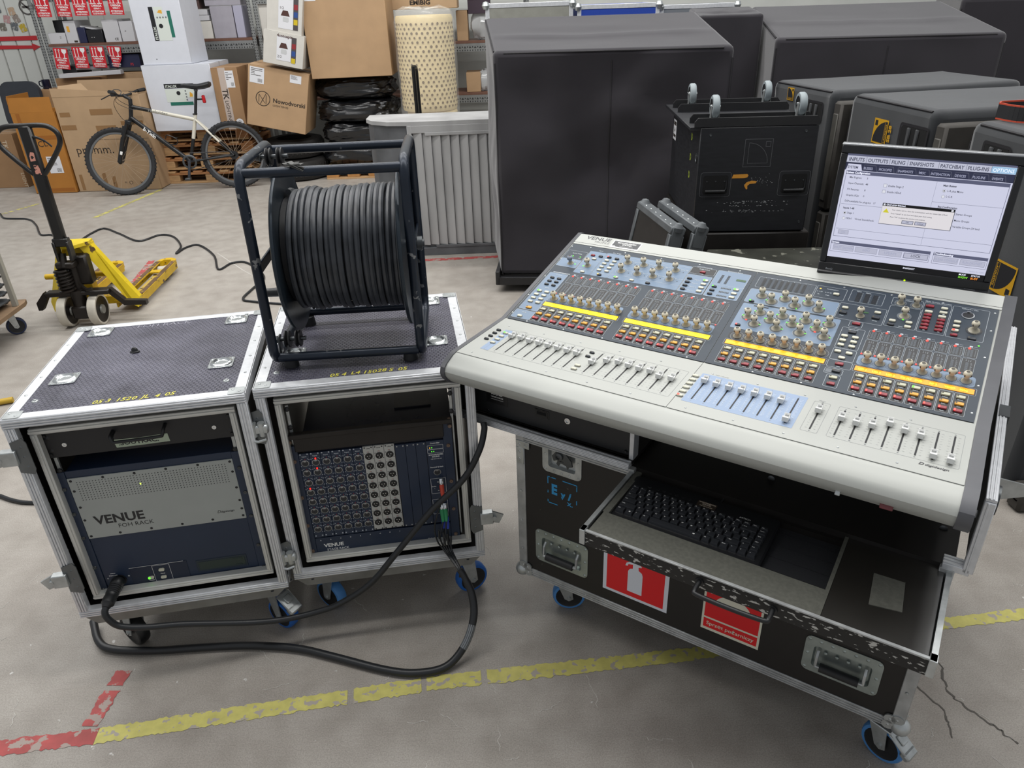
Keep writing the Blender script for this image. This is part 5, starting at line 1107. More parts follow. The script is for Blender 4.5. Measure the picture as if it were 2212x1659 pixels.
    for x, y, on in ((.047, .513, 1), (.047, .562, 0), (.62, .24, 1), (.622, .29, 0), (.705, .43, 1), (.705, .486, 0), (.705, .54, 0)):
        s.disc(-W/2+W*(x+.01), H/2-H*(y+.013), .0038, .0005+.0002, 10, names.index('hi'), P); s.ring(-W/2+W*(x+.01), H/2-H*(y+.013), .0035, .0041, .0005+.00026, 12, names.index('line'), P)
        if on: s.disc(-W/2+W*(x+.01), H/2-H*(y+.013), .0018, .0005+.0003, 8, names.index('dark'), P)
    r('frame', .284, .403, .727, .592, 5); r('dlg', .285, .404, .723, .587, 6); r('tit', .285, .404, .723, .428, 7); r('hi', .29, .408, .302, .424, 8); r('hi', .703, .408, .716, .424, 8)
    s.add([(-W/2+W*.294, H/2-H*.487, .0010), (-W/2+W*.334, H/2-H*.487, .0010), (-W/2+W*.314, H/2-H*.45, .0010)], [[0, 1, 2]], names.index('tri'), P)
    for a, d in ((.425, .497), (.505, .575)): r('btn', a, .54, d, .572, 7); fr('frame', a, .54, d, .572, 8, .003)
    sc = s.build('screen', mats, t, smooth=False)
    def words(nm, hexc, em, items):
        m = mat('screen_ink_'+nm, hexc, .4, emit=em)
        for q in items:
            w = MB(); w.text(q[0], -W/2+W*q[1], H/2-H*q[2], q[3], .0012, M=P, bold=q[4] if len(q) > 4 else .01, al=q[5] if len(q) > 5 else 'L', sx=q[6] if len(q) > 6 else .9); w.build('screen_lettering', m, sc, smooth=False)
    words('grey', '60637a', .12, [('INPUTS', .012, .062, .0125, .02), ('OUTPUTS', .132, .062, .0125, .02, 'L', .85), ('FILING', .278, .062, .0125, .02, 'L', .85), ('SNAPSHOTS', .387, .062, .0125, .02, 'L', .8), ('PATCHBAY', .57, .062, .0125, .02, 'L', .82), ('PLUG-INS', .729, .062, .0125, .02, 'L', .85), ('SYSTEM', .014, .127, .0092, .02, 'L', .8),
        ('LOCK', .5635, .86, .0095, .01, 'C'), ('Cancel', .54, .562, .0056, .01, 'C'), ('OK', .461, .562, .0056, .01, 'C')])
    words('ink', '4a4c60', .05, [('Mix Engines:', .04, .212, .0066), ('3', .15, .212, .0066), ('Input Channels:', .04, .264, .0066), ('48', .15, .264, .0066), ('FX Returns:', .04, .318, .0066), ('8', .15, .318, .0066), ('Graphic EQs:', .04, .371, .0066), ('0', .15, .371, .0066), ('DSPs available for plug-ins:', .04, .424, .0066), ('17', .222, .424, .0066), ('Inputs 1-48', .04, .487, .0066, .03), ('Stage 1', .072, .53, .0066), ('HDx1', .072, .58, .0066), ('Virtual Soundcheck', .129, .58, .0066), ('Enable Stage 2', .292, .26, .0068), ('Enable HDx2', .292, .313, .0068), ('Main Busses', .617, .215, .0066, .03), ('L-R plus Mono', .648, .258, .0066), ('L-C-R', .648, .306, .0066), ('Bus Configuration', .617, .398, .0066, .03), ('Stereo Groups', .732, .448, .0066), ('Mono Groups', .732, .503, .0066), ('Variable Groups (24 bus)', .732, .557, .0066),
        ('Your clock is set to a date that is inconsistent with the release date of Avid.', .349, .462, .0046), ('Press "Cancel" to exit Avid and adjust your clock setting.', .347, .495, .0046), ('Press "OK" to ignore this question and continue.', .346, .526, .0046)])
    words('pale', 'a6a9c2', .5, [('SHUT DOWN', .097, .86, .0088, .01, 'C'), ('INFO', .247, .86, .0088, .01, 'C'), ('UPDATE', .403, .86, .0088, .01, 'C'), ('CLEAR CONSOLE', .749, .86, .0084, .01, 'C', .8), ('RUN DIGITEST', .907, .86, .0084, .01, 'C', .8), ('Edit', .074, .71, .0066, .01, 'C'), ('Version 3.1.1.2001', .99, .928, .005, .01, 'R'), ('BUSSES', .116, .128, .0085, .02, 'L', .8), ('PICKOFFS', .212, .128, .0085, .02, 'L', .8), ('SNAPSHOTS', .327, .128, .0085, .02, 'L', .75), ('MISC', .457, .128, .0085, .02, 'L', .8), ('INTERACTION', .528, .128, .0085, .02, 'L', .75), ('DEVICES', .667, .128, .0085, .02, 'L', .75), ('PLUG-INS', .769, .128, .0085, .02, 'L', .75), ('EVENTS', .88, .128, .0085, .02, 'L', .78)])
    words('white', 'eef0ff', .9, [('System Configuration', .014, .17, .0072, .02), ('System', .014, .811, .0072, .02), ('Troubleshooting', .669, .811, .0072, .02), ('Clock error detected.', .308, .421, .0056, .02), ('SNAPSHOT', .503, .975, .0062, .01), ('MODE', .848, .968, .0062, .01), ('STATUS', .922, .968, .0062, .01), ('OPTIONS', .87, .062, .0125, -.005, 'L', .85)])
    words('green', '7fdc3a', .8, [('SHOW', .848, .995, .0078, .02)]); words('orange', 'e88a30', .8, [('BUSY', .922, .995, .0078, .02)])
monitor()
# ---------------------------------------------------------------- pallet jack
def pallet_jack():
    t = thing('pallet_jack', 'worn yellow hand pallet jack with black pull handle on the open floor', 'pallet jack', (-2.745, 4.435, 0), .075)
    Y = mat('jack_yellow', 'c9a312', .45, var=.15, vs=12, wear=('4b3522', .63, 16)); YB = mat('jack_yellow_bright', 'd9bd1c', .45, var=.1, wear=('5a4326', .69, 14)); G = mat('jack_grease', '1f1a16', .4, .3, var=.3); BK = mat('jack_black', '141313', .32, wear=('8a8680', .74, 18)); WN = mat('worn_fork_top', '6a5138', .6, .3, var=.3, wear=('b0912b', .62, 20))
    for s in (-1, 1):
        a, c = (.12, .275) if s > 0 else (-.275, -.12)
        b = MB()
        b.box(a, a+.012, .20, 1.0, .03, .088, .003); b.box(c-.012, c, .20, 1.0, .03, .088, .003); b.box(a+.01, a+.04, .20, 1.0, .080, .088); b.box(c-.04, c-.01, .20, 1.0, .080, .088)
        b.box(a, c, .18, .36, .080, .088); b.box(a, c, .74, .80, .080, .088)
        tip = [(a, 1.0), (c, 1.0), (c-.02, 1.055), ((a+c)/2+.02, 1.085), ((a+c)/2-.02, 1.085), (a+.02, 1.055)]
        inn = [(a+.035, 1.0), (c-.035, 1.0), (c-.05, 1.035), (a+.05, 1.035)]
        b.prism([(a, .98), (a+.035, .98), (a+.05, 1.035), (c-.05, 1.035), (c-.035, .98), (c, .98), (c-.02, 1.055), ((a+c)/2+.02, 1.085), ((a+c)/2-.02, 1.085), (a+.02, 1.055)], .045, .088)
        f = b.build('fork', Y, t, smooth=False)
        b = MB(); b.box(a+.002, a+.036, .3, 1.0, .0885, .0892); b.box(c-.036, c-.002, .3, 1.0, .0885, .0892); b.box(a+.01, c-.01, .2, .3, .0885, .0892); b.build('worn_strip', WN, f, smooth=False)
        b = MB(); b.box((a+c)/2-.02, (a+c)/2+.02, .34, .78, .045, .062, .003); b.build('push_rod', mat('rod_yellow', 'b59a4a', .5, wear=('3f3020', .58, 20)), f)
        for yy in (.84, .93):
            b = MB(); b.cyl(((a+c)/2-.04, yy, .036), ((a+c)/2+.04, yy, .036), .036, n=18); b.build('load_roller', WHITE if False else mat('nylon_wheel', 'b9b3a6', .5, var=.15), f)
    # A shaped body plate
    b = MB()
    M = Matrix(((1, 0, 0, 0), (0, 1, 0, 0), (0, 0, 1, 0), (0, 0, 0, 1)))
    for s in (-1, 1):
        p0 = [Vector((s*.045, .085, .50)), Vector((s*.10, .13, .50)), Vector((s*.285, .19, .10)), Vector((s*.27, .17, .035)), Vector((s*.235, .17, .06))]
        q0 = [p+Vector((0, .045, 0)) for p in p0]
        vs = p0+q0; n = 5; fs = [[0, 1, 2, 3, 4], [9, 8, 7, 6, 5]]+[[k, n+k, n+(k+1) % n, (k+1) % n] for k in range(n)]
        if s < 0: fs = [f[::-1] for f in fs]
        b.add(vs, fs)
    b.build('side_arm', YB, t, smooth=False)
    b = MB(); b.prism([(-.05, .03), (.05, .03), (.105, .11), (.10, .185), (-.10, .185), (-.105, .11)], .495, .515); b.prism([(-.105, .14), (.105, .14), (.105, .185), (-.105, .185)], .42, .50); b.build('head_plate', YB, t, smooth=False)
    b = MB(); b.box(-.27, .27, .185, .235, .065, .12, .004); b.cyl((-.27, .20, .27), (.15, .20, .27), .018); b.box(-.03, .03, .15, .22, .10, .45, .004); b.build('torsion_bar', Y, t)
    b = MB(); b.box(-.19, .20, -.03, .04, .205, .235, .006); b.prism([(-.20, .235), (-.26, .17), (-.26, .12), (-.235, .12), (-.18, .205)], -.02, .02, M=FR); b.prism([(.20, .235), (.27, .15), (.40, .14), (.40, .11), (.26, .115), (.18, .205)], -.018, .018, M=T(0, .02, 0) @ FR); b.cyl((0, 0, .06), (0, 0, .24), .045); b.box(-.05, .05, -.05, .05, .055, .14, .01); b.build('steering_yoke', G, t)
    for x in (-.094, .094):
        b = MB(); b.lathe([(.03, -.024), (.062, -.018), (.085, -.026), (.098, -.026), (.10, -.02), (.10, .02), (.098, .026), (.085, .026), (.062, .018), (.03, .024), (.028, .034), (0, .034)], 32, T(x, 0, .10) @ Ry(PI/2), mis=[1, 1, 0, 0, 0, 0, 0, 1, 1, 2, 2]); b.lathe([(.03, -.024), (.028, -.034), (0, -.034)], 20, T(x, 0, .10) @ Ry(PI/2), 2)
        b.build('steering_wheel', [mat('nylon_wheel', 'b9b3a6', .5, var=.15), G, mat('hub_grey', '8b8b86', .5, .4)], t)
    b = MB(); b.cyl((0, .03, .23), (0, .03, .40), .035, n=18); b.box(.0, .10, .02, .10, .26, .45, .012); b.cyl((-.01, -.04, .40), (-.01, -.01, .48), .02); b.box(-.06, .05, -.05, .02, .39, .43, .008); b.tube([(.05, -.02, .26), (.09, -.05, .25), (.12, -.05, .255)], .012); b.build('hydraulic_pump', G, t)
    b = MB(); pts = [(-.035+.042*math.cos(a), -.03+.042*math.sin(a), .235+.0034*a) for a in [k*PI/6 for k in range(84)]]; b.tube(pts, .0085, 6); b.build('spring', mat('spring_black', '26211d', .35, .5), t)
    # pull handle
    L = T(.012, -.02, .44) @ Ry(.005)
    b = MB()
    for s in (-1, 1): b.box(s*.04-.008, s*.04+.008, -.03, .03, 0, .12, .003)
    b.box(-.045, .045, -.022, .022, .09, .14, .004); b.build('handle_fork', BK, t, L)
    b = MB(); b.box(-.036, .036, -.02, .02, .10, .80, .012); h = b.build('handle_column', BK, t, L)
    b = MB(); loop = [(0, 0, .50), (.05, 0, .545), (.15, 0, .665), (.172, 0, .715), (.165, 0, .755), (.13, 0, .785), (.08, 0, .795), (0, 0, .795), (-.08, 0, .795), (-.13, 0, .785), (-.165, 0, .755), (-.172, 0, .715), (-.15, 0, .665), (-.05, 0, .545), (0, 0, .50)]
    b.tube(catmull(loop, 4), .0145, 10); b.build('handle_loop', BK, t, L)
    b = MB(); b.tube(catmull([(.02, -.005, .735), (.06, -.012, .728), (.10, -.016, .705), (.125, -.018, .678)], 5), [.008]*5+[.007]*5+[.005]*6, 8); b.build('release_lever', BK, t, L)
    b = MB()
    for z, q in ((.60, [(-.016, 0), (.014, .004), (.016, .05), (-.004, .052), (-.014, .03)]), (.53, [(-.01, 0), (.022, -.006), (.02, .046), (-.008, .052)])): b.prism([(x, z+y) for x, y in q], 0, .0006, M=T(0, -.0203, 0) @ FR)
    b.build('torn_sticker', mat('torn_red_sticker', 'c98c7c', .6, wear=('171515', .56, 60)), h, smooth=False)
    return t
pallet_jack()

# ---------------------------------------------------------------- bicycle
def bicycle():
    t = thing('bicycle', 'black and white mountain bike leaning on the cardboard boxes', 'bicycle', (-4.131, 8.166, 0), .174)
    t.rotation_euler = (-.07, 0, .174)
    BK = mat('bike_black', '17181a', .3); WH = mat('bike_white', 'cfcbbd', .3); TY = mat('tyre_rubber', '26272a', .7, bump=.6, bs=180); RM = mat('rim_grey', '7e8184', .35, .7); SP = mat('spoke', 'b5a08a', .4, .6)
    def wheel(x, steer):
        M = T(x, 0, .352) @ Rz(steer) @ Rx(PI/2)
        b = MB(); n = 56; R = .326
        prof = [(R-.022, -.013), (R-.004, -.024), (R+.012, -.024), (R+.022, -.014), (R+.026, 0), (R+.022, .014), (R+.012, .024), (R-.004, .024), (R-.022, .013)]
        b.lathe(prof, n, M); 
        for k in range(n):
            a = 2*PI*k/n
            for zz in ((-.018, .006) if k % 2 else (-.006, .018)): b.box(R+.016, R+.0285, -.007, .007, zz-.005, zz+.005, 0, 0, M @ Rz(a))
        w = b.build('tyre', TY, t)
        b = MB(); b.lathe([(R-.02, -.012), (R-.040, -.011), (R-.044, 0), (R-.040, .011), (R-.02, .012)], n, M); b.build('rim', RM, w)
        b = MB(); b.lathe([(.008, -.06), (.012, -.05), (.022, -.035), (.022, -.03), (.012, -.025), (.012, .025), (.022, .03), (.022, .035), (.012, .05), (.008, .06)], 14, M); b.build('hub', BLKM, w)
        for k in range(28):
            a = 2*PI*k/28; zz = .03 if k % 2 else -.03; a2 = a+(.55 if k % 4 < 2 else -.55)
            b = MB(); b.cyl((.02*math.cos(a2), .02*math.sin(a2), zz), ((R-.038)*math.cos(a), (R-.038)*math.sin(a), 0), .0016, n=4, caps=False, M=M); b.build('spoke', SP, w, smooth=False)
    wheel(-.01, .03); wheel(1.175, 0)
    BB = Vector((.70, 0, .31)); HT = Vector((.222, 0, .90)); HB = Vector((.196, 0, .79)); SC_ = Vector((.842, 0, .735)); RH = Vector((1.175, 0, .352))
    def tb(nm, p, q, r, m, r2=None):
        b = MB(); b.cyl(p, q, r, r2, 12); return b.build(nm, m, t)
    tb('head_tube', HB-Vector((.005, 0, .03)), HT+Vector((.006, 0, .03)), .021, BK)
    m = HT.lerp(SC_, .32); tt = tb('top_tube', HT, m, .020, BK); tb('top_tube', m, SC_, .019, WH)
    m = HB.lerp(BB, .5); dt = tb('down_tube', HB, BB, .024, BK)
    st = SC_.lerp(BB, .45); tb('seat_tube', SC_+Vector((.006, 0, .05)), st, .019, WH); tb('seat_tube', st, BB, .019, BK)
    for s in (-1, 1):
        m = SC_.lerp(RH, .62); tb('seat_stay', SC_+Vector((0, s*.02, 0)), m+Vector((0, s*.06, 0)), .011, WH); tb('seat_stay', m+Vector((0, s*.06, 0)), RH+Vector((0, s*.065, 0)), .011, BK)
        tb('chain_stay', BB+Vector((0, s*.03, 0)), RH+Vector((0, s*.065, 0)), .011, BK)
        tb('fork_leg', Vector((.162+s*.005, s*.055, .74)), Vector((.075+s*.006, s*.055, .56)), .018, BK); tb('fork_leg', Vector((.09+s*.006, s*.055, .60)), Vector((-.01, s*.055, .352)), .021, BK)
    b = MB(); b.box(-.03, .03, -.075, .075, -.02, .025, .008, M=T(.172, 0, .745) @ Ry(.35)); b.cyl((.172, 0, .745), (.196, 0, .79), .02); b.build('fork_crown', BK, t)
    b = MB(); b.box(-.012, .012, -.077, -.072, 0, .035, .002, M=T(.03, 0, .43) @ Ry(.35)); b.build('sticker', WHITE, t)
    q = (BB-HB).normalized(); an = math.atan2(q.z, q.x)
    b = MB(); b.text('b-Twin', 0, -.008, .050, 0, bold=.03, M=T(HB.x+.10, -.0255, HB.z-.118) @ FR @ Rz(an)); b.build('frame_lettering', WHITE, dt, smooth=False)
    q = (SC_-HT).normalized(); an = math.atan2(q.z, q.x)
    b = MB(); b.text('rockrider', .17, -.012, .042, 0, bold=.01, M=T(HT.x, -.0215, HT.z) @ FR @ Rz(an), sx=1.2); b.build('frame_lettering', mat('bike_grey_print', '8d8c86', .5), tt, smooth=False)
    tb('seat_post', SC_+Vector((.006, 0, .04)), Vector((.905, 0, 1.03)), .0155, BLKM); b = MB(); b.lathe([(.016, 0), (.026, .002), (.026, .012), (.016, .014)], 14, T(.846, 0, .785)); b.build('seat_clamp', BLKM, t)
    b = MB(); sec = [(.765, .018, 1.083, .026), (.80, .024, 1.082, .036), (.86, .034, 1.073, .040), (.93, .055, 1.066, .046), (1.0, .072, 1.074, .052), (1.05, .066, 1.085, .048), (1.066, .03, 1.088, .026)]
    vs = []; n = 12
    for x, w, z, h in sec: vs += [(x, w*math.cos(2*PI*k/n), z+h*.5*math.sin(2*PI*k/n)-(.012 if math.sin(2*PI*k/n) < -.2 else 0)) for k in range(n)]
    b.add(vs, [[i*n+k, i*n+(k+1) % n, (i+1)*n+(k+1) % n, (i+1)*n+k] for i in range(6) for k in range(n)]+[list(range(n))[::-1], list(range(6*n, 7*n))]); sd = b.build('saddle', BLKP, t)
    b = MB()
    for s in (-1, 1): b.tube(catmull([(.80, s*.012, 1.075), (.86, s*.022, 1.045), (.94, s*.024, 1.042), (1.03, s*.03, 1.07)], 4), .0035, 6)
    b.cyl((.9, 0, 1.02), (.91, 0, 1.05), .02, n=10); b.build('saddle_rail', STEEL, sd)
    b = MB(); b.box(-.015, .018, -.02, .02, -.04, .04, .008, M=T(.965, 0, .935) @ Ry(-.05)); b.build('rear_light', mat('rear_light_red', 'b3141c', .25), t); b = MB(); b.box(.90, .955, -.008, .008, .928, .945, .003); b.build('light_bracket', BLKP, t)
    # cockpit (bars turned a little)
    b = MB(); b.cyl((.226, 0, .93), (.232, 0, .975), .02); b.cyl((.235, 0, .97), (.175, 0, 1.01), .017); b.build('stem', BLKM, t)
    Hm = T(.175, 0, 1.01) @ Rz(-.26)
    b = MB(); b.tube(catmull([(.05, -.30, .045), (.03, -.2, .035), (0, -.09, .005), (0, .09, .005), (.03, .2, .035), (.05, .30, .045)], 5), .0125, 8, M=Hm); b.build('handlebar', BK, t)
    for s in (-1, 1):
        b = MB(); b.cyl((.037, s*.225, .038), (.057, s*.335, .048), .0175, n=12, M=Hm); b.build('grip', RUB, t)
        b = MB(); b.tube(catmull([(.02, s*.17, .03), (-.04, s*.18, .015), (-.07, s*.22, -.005), (-.085, s*.27, -.02)], 4), .0055, 6, M=Hm); b.box(-.03, .025, s*.17-.02, s*.17+.02, .0, .035, .006, M=Hm); b.build('brake_lever', BLKM, t)
    for p in ([(.16, -.16, 1.03), (.09, -.1, .93), (.11, -.03, .80), (.15, 0, .75)], [(.15, -.12, 1.02), (.12, -.1, .95), (.22, -.05, .88), (.3, -.03, .87)], [(.16, .1, 1.03), (.1, .02, .99), (.2, -.04, .92), (.35, -.03, .86)]):
        b = MB(); b.tube(catmull(p, 6), .0025, 5); b.build('brake_cable', RUB, t)
    b = MB(); b.tube(catmull([(.13, -.1, 1.04), (.09, -.05, 1.06), (.12, .0, 1.075), (.17, -.03, 1.05), (.15, -.09, 1.0)], 5), .004, 6); b.build('cable_loop', STEEL, t)
    # crank set
    b = MB(); b.lathe([(.055, -.003), (.072, -.003), (.076, 0), (.072, .003), (.055, .003), (.055, -.003)], 28, T(BB.x, -.05, BB.z) @ Rx(PI/2)); b.build('chainring', STEEL, t)
    b = MB(); b.box(-.014, .014, -.075, -.06, -.175, .015, .004, M=T(BB.x, 0, BB.z) @ Ry(.22)); b.box(-.014, .014, .06, .075, -.015, .175, .004, M=T(BB.x, 0, BB.z) @ Ry(.22)); b.cyl((BB.x, -.08, BB.z), (BB.x, .08, BB.z), .016); b.build('crank_arm', mat('crank_grey', '4a4d55', .35, .6), t)
    pe = Vector((BB.x-.175*math.sin(.22), -.075, BB.z-.175*math.cos(.22))); b = MB(); b.box(pe.x-.03, pe.x+.03, pe.y-.07, pe.y-.005, pe.z-.012, pe.z+.012, .004, M=Matrix()); b.build('pedal', STEEL, t)
    b = MB(); b.tube([(BB.x, -.05, BB.z+.093), (RH.x, -.05, RH.z+.04), (RH.x+.04, -.05, RH.z), (RH.x, -.05, RH.z-.04), (BB.x, -.05, BB.z-.093)], .004, 5); b.lathe([(.015, -.012), (.045, -.012), (.045, .012), (.015, .012)], 20, T(RH.x, -.045, RH.z) @ Rx(PI/2)); b.build('chain', BLKM, t)
    b = MB(); b.tube(catmull([(.50, -.03, .56), (.53, -.05, .60), (.62, -.05, .55), (.60, -.03, .50), (.54, -.03, .50)], 4), .005, 6); b.build('bottle_cage', BLKP, t)
    b = MB()
    for s in (-1, 1): b.box(-.012, .012, s*.045-.01, s*.045+.01, -.04, .05, .003, M=T(1.01, 0, .60) @ Ry(.6)); b.box(-.012, .012, s*.045-.012, s*.045+.012, -.05, .05, .003, M=T(.10, 0, .67) @ Ry(.35))
    b.build('brake_caliper', BLKM, t)
bicycle()
# ---------------------------------------------------------------- cartons, shelving and clutter along the back
def cardmat(n, h): return mat(n, h, .75, var=.06, vs=6, bump=.08, bs=90)
from mathutils import noise as mnoise
KR = cardmat('kraft_card', 'ad8e6c'); KR2 = cardmat('kraft_card_dark', '987755'); KR3 = cardmat('kraft_card_light', 'b09372'); ORC = cardmat('orange_card', 'a9702b'); WHC = mat('white_card', 'cfd2da', .5, var=.02); CRM = mat('cream_card', 'c9c6bf', .6, var=.03); GRC = mat('grey_card', '9a97a0', .6, var=.05)
TAPE = mat('brown_tape', '8f6c46', .3); INK = mat('carton_ink', '2c241d', .7); PAP = mat('label_paper', 'd9dade', .5)
def carton(label, x, y, z, w, d, h, m=KR, rz=0, name='cardboard_box', group=None, tape=True, ry=0):
    """closed box, front face towards -y, x0 at left"""
    t = thing(name, label, 'box', (x, y, z), rz, group)
    t.rotation_euler = (0, ry, rz)
    b = MB(); b.box(0, w, 0, d, 0, h-.003, .004); b.build('box_body', m, t)
    for a, c in ((.001, d/2-.0015), (d/2+.0015, d-.001)):
        f = MB(); f.box(.001, w-.001, a, c, h-.003, h, .001); f.build('top_flap', m, t)
    if tape: q = MB(); q.box(-.0008, w+.0008, d/2-.025, d/2+.025, h-.05, h+.0008); q.build('tape', TAPE if m is not WHC else mat('clear_tape', 'c4c7cf', .25), t, smooth=False)
    return t
def printed(t, mats, fn, name='print'):
    b = MB(); fn(b, T(0, -.0012, 0) @ FR); return b.build(name, mats, t, smooth=False)
def label(t, x0, x1, z0, z1, seed=0, bars=True, cuts=None):
    b = MB(); M = T(0, -.0014, 0) @ FR; b.rect(x0, x1, z0, z1, 0, 0, M); R = random.Random(seed)
    o = b.build('paper_label', PAP, t, smooth=False)
    b = MB(); M = T(0, -.0022, 0) @ FR; W = x1-x0; H = z1-z0
    for k in range(5): b.rect(x0+W*.08, x0+W*R.uniform(.3, .9), z1-H*(.12+.1*k), z1-H*(.09+.1*k), 0, 0, M)
    if bars:
        for k in range(9): b.rect(x0+W*(.55+.04*k), x0+W*(.555+.04*k+.02*(k % 2)), z0+H*.08, z0+H*.3, 0, 0, M)
    stuff(b.build('label_print', INK, o, smooth=False)); return o
def lamp(b, M, x, z, s):
    b.prism([(x-.45*s, z), (x+.45*s, z), (x+.25*s, z+.5*s), (x-.25*s, z+.5*s)], 0, .0004, 1, M)
    b.rrect(x-.25*s, x+.35*s, z-.55*s, z-.1*s, .12*s, 0, .0004, 2, M)
# left group
t = carton('brown lighting carton with tape, lowest box at far left edge', -5.98, 8.75, 0, .40, .4, .60, KR2)
printed(t, mat('carton_ink_pale', 'c9b8a0', .7), lambda b, M: (b.text('TK', .27, .53, .07, 0, M=M @ T(0, 0, 0), rot=-PI/2, bold=.02), b.text('LIGHTING', .36, .17, .06, 0, M=M, rot=-PI/2)))
def openbox(label, x, y, w, d, h, m, flaps, rz=0, lean=0):
    t = thing('cardboard_box', label, 'box', (x, y, 0), rz); th = .006
    for nm, q in (('box_front', (0, w, 0, th)), ('box_back', (0, w, d-th, d)), ('box_side', (0, th, th, d-th)), ('box_side', (w-th, w, th, d-th))):
        b = MB(); b.box(q[0], q[1], q[2], q[3], 0, h, .001); b.build(nm, m, t)
    b = MB(); b.box(0, w, 0, d, 0, .006); b.build('box_base', m, t)
    for f in flaps:
        b = MB(); b.prism(f[0], 0, .005); b.build('flap', m, t, f[1], smooth=False)
    return t
t = openbox('tall orange brown open carton with taped front, at left', -5.28, 8.38, .46, .40, .86, ORC, [([(0, 0), (.46, 0), (.46, .15), (0, .15)], T(0, .005, .86) @ Rx(PI/2-.05)), ([(0, 0), (.40, 0), (.40, .17), (0, .17)], T(.0, .40, .86) @ Rz(-PI/2) @ Rx(PI/2-.1))])
label(t, .23, .38, .22, .40, 3)
printed(t, INK, lambda b, M: b.text('CL', .19, .50, .09, 0, M=M, rot=.1))
for q in ((.02, .44, .02, .055), (.02, .44, .58, .62), (.05, .09, .62, .85)): printed(t, mat('orange_tape', '9a5f22', .25), lambda b, M: b.rect(*q, 0, 0, M), 'tape')
t = openbox('large open kraft carton lettered promm, behind the front wheel of the bike', -4.80, 8.40, .92, .55, 1.0, KR3, [([(0, 0), (.92, 0), (.90, .12), (.02, .12)], T(0, .55, 1.0) @ Rx(PI/2-.15)), ([(0, 0), (.35, 0), (.28, .12), (.05, .11)], T(.04, .02, 1.0) @ Rz(.7) @ Rx(1.2)), ([(0, 0), (.92, 0), (.92, .02), (.0, .09)], T(0, .003, 1.0) @ Rx(PI/2-.04))])
printed(t, INK, lambda b, M: b.text('promm.', .09, .41, .13, 0, M=M, bold=-.004))
for q in ((.03, .14, .80, .845), (.36, .60, .81, .87), (.01, .17, .665, .715), (.38, .60, .645, .70), (.04, .075, .02, .19), (.30, .34, .03, .20), (.40, .44, .02, .16), (.66, .90, .70, .74)): printed(t, TAPE, lambda b, M: b.rect(*q, 0, 0, M), 'tape')
printed(t, INK, lambda b, M: (b.rect(.33, .92, .555, .557, 0, 0, M), b.text('!! ', .40, .06, .05, 0, M=M), b.ring(.60, .085, .016, .02, 0, 16, 0, M), b.text('*', .53, .06, .06, 0, M=M), b.text('Y', .70, .06, .05, 0, M=M)))
carton('flat kraft carton lying behind the large open cartons', -5.2, 9.28, .62, .52, .35, .50, KR2, name='cardboard_box'); carton('kraft carton end showing behind bicycle handlebar', -4.60, 9.30, .60, .52, .35, .55, KR)
# pallets and what stands on them
WD = mat('pallet_wood', 'b8946a', .75, var=.18, vs=8, stretch=(1, 8, 8)); WD2 = mat('pallet_wood_dark', 'a5744a', .75, var=.2, vs=8, stretch=(1, 8, 8))
def pallet(label, x, y, z, w=1.0, d=.8, group=None, rz=0, m=None):
    t = thing('wooden_pallet', label, 'pallet', (x, y, z), rz, group); R = random.Random(int(z*100)+3)
    for yy in (0, d/2-.05, d-.1):
        b = MB(); b.box(0, w, yy, yy+.1, 0, .02, .002); b.build('bottom_board', WD, t)
        b = MB(); b.box(0, w, yy, yy+.1, .095, .115, .002); b.build('stringer_board', WD2, t)
        for xx in (0, w/2-.07, w-.14): b = MB(); b.box(xx, xx+.14, yy+.002, yy+.098, .02, .095, .003); b.build('block', m or R.choice((WD, WD2)), t)
    for k in range(7):
        xx = k*(w-.1)/6; b = MB(); b.box(xx, xx+.1, 0, d, .115, .135, .002); b.build('deck_board', R.choice((WD, WD2)), t)
    return t
PZ = (0, .152, .305, .457)
for k, (dx, dz, lb) in enumerate(((0, 0, 'lowest wooden pallet of the stack behind the bicycle'), (-.03, 0, 'second wooden pallet from the floor, behind the bicycle'), (.02, 0, 'third wooden pallet from the floor, behind the bicycle'), (-.02, 0, 'topmost wooden pallet, directly under the white cartons'))):
    pallet(lb, -3.90+dx, 8.66+.02*k, PZ[k]+.0005*k, 1.02, .75, 'pallets stacked behind the bicycle')
TOPP = PZ[3]+.0015+.1355
def italux(t, lx, lz, rot=0):
    b = MB(); X = T(0, -.0014, 0) @ FR @ T(lx, lz, 0) @ Rz(rot)
    b.rect(0, .32, 0, .045, 0, 0, X); b.rect(.0, .22, -.14, -.005, 0, 1, X); b.rect(.22, .32, -.10, -.005, 0, 1, X); b.rect(.03, .28, -.175, -.14, 0, 2, X); b.disc(.14, -.05, .022, .0004, 10, 0, X)
    for k in range(4): b.disc(.22, -.03-.03*k, .009, .0004, 8, 3, X)
    b.prism([(.265, -.04), (.29, -.06), (.29, -.09), (.255, -.09)], 0, .0004, 4, X); b.text('ITALUX', .012, .008, .036, .0006, 1, X, bold=.03)
    b.build('shipping_label', [mat('label_black', '17191c', .5), mat('label_mint', 'cfd6cf', .5), mat('label_green', '1d6a5a', .5), mat('label_grey', '6d7073', .5), mat('label_amber', 'd8a030', .5)], t, smooth=False)
t = carton('big white carton with printed label, on the pallets behind bike saddle', -3.86, 8.58, TOPP, .735, .62, .675, WHC)
italux(t, .20, .44)
t2 = carton('tall white carton standing on top of another white carton', -3.83, 8.60, TOPP+.677, .52, .5, .75, WHC)
italux(t2, .23, .23, PI/2+.0)
printed(t2, mat('label_black', '17191c', .5), lambda b, M: b.text('ITALUX', .165, .12, .03, .001, M=M, rot=PI/2) if False else b.rect(.15, .16, .05, .06, 0, 0, M))
t = carton('brown carton with pale tape and lighting lettering, right of white cartons', -3.115, 8.55, TOPP, .28, .62, .63, KR2, ry=0)
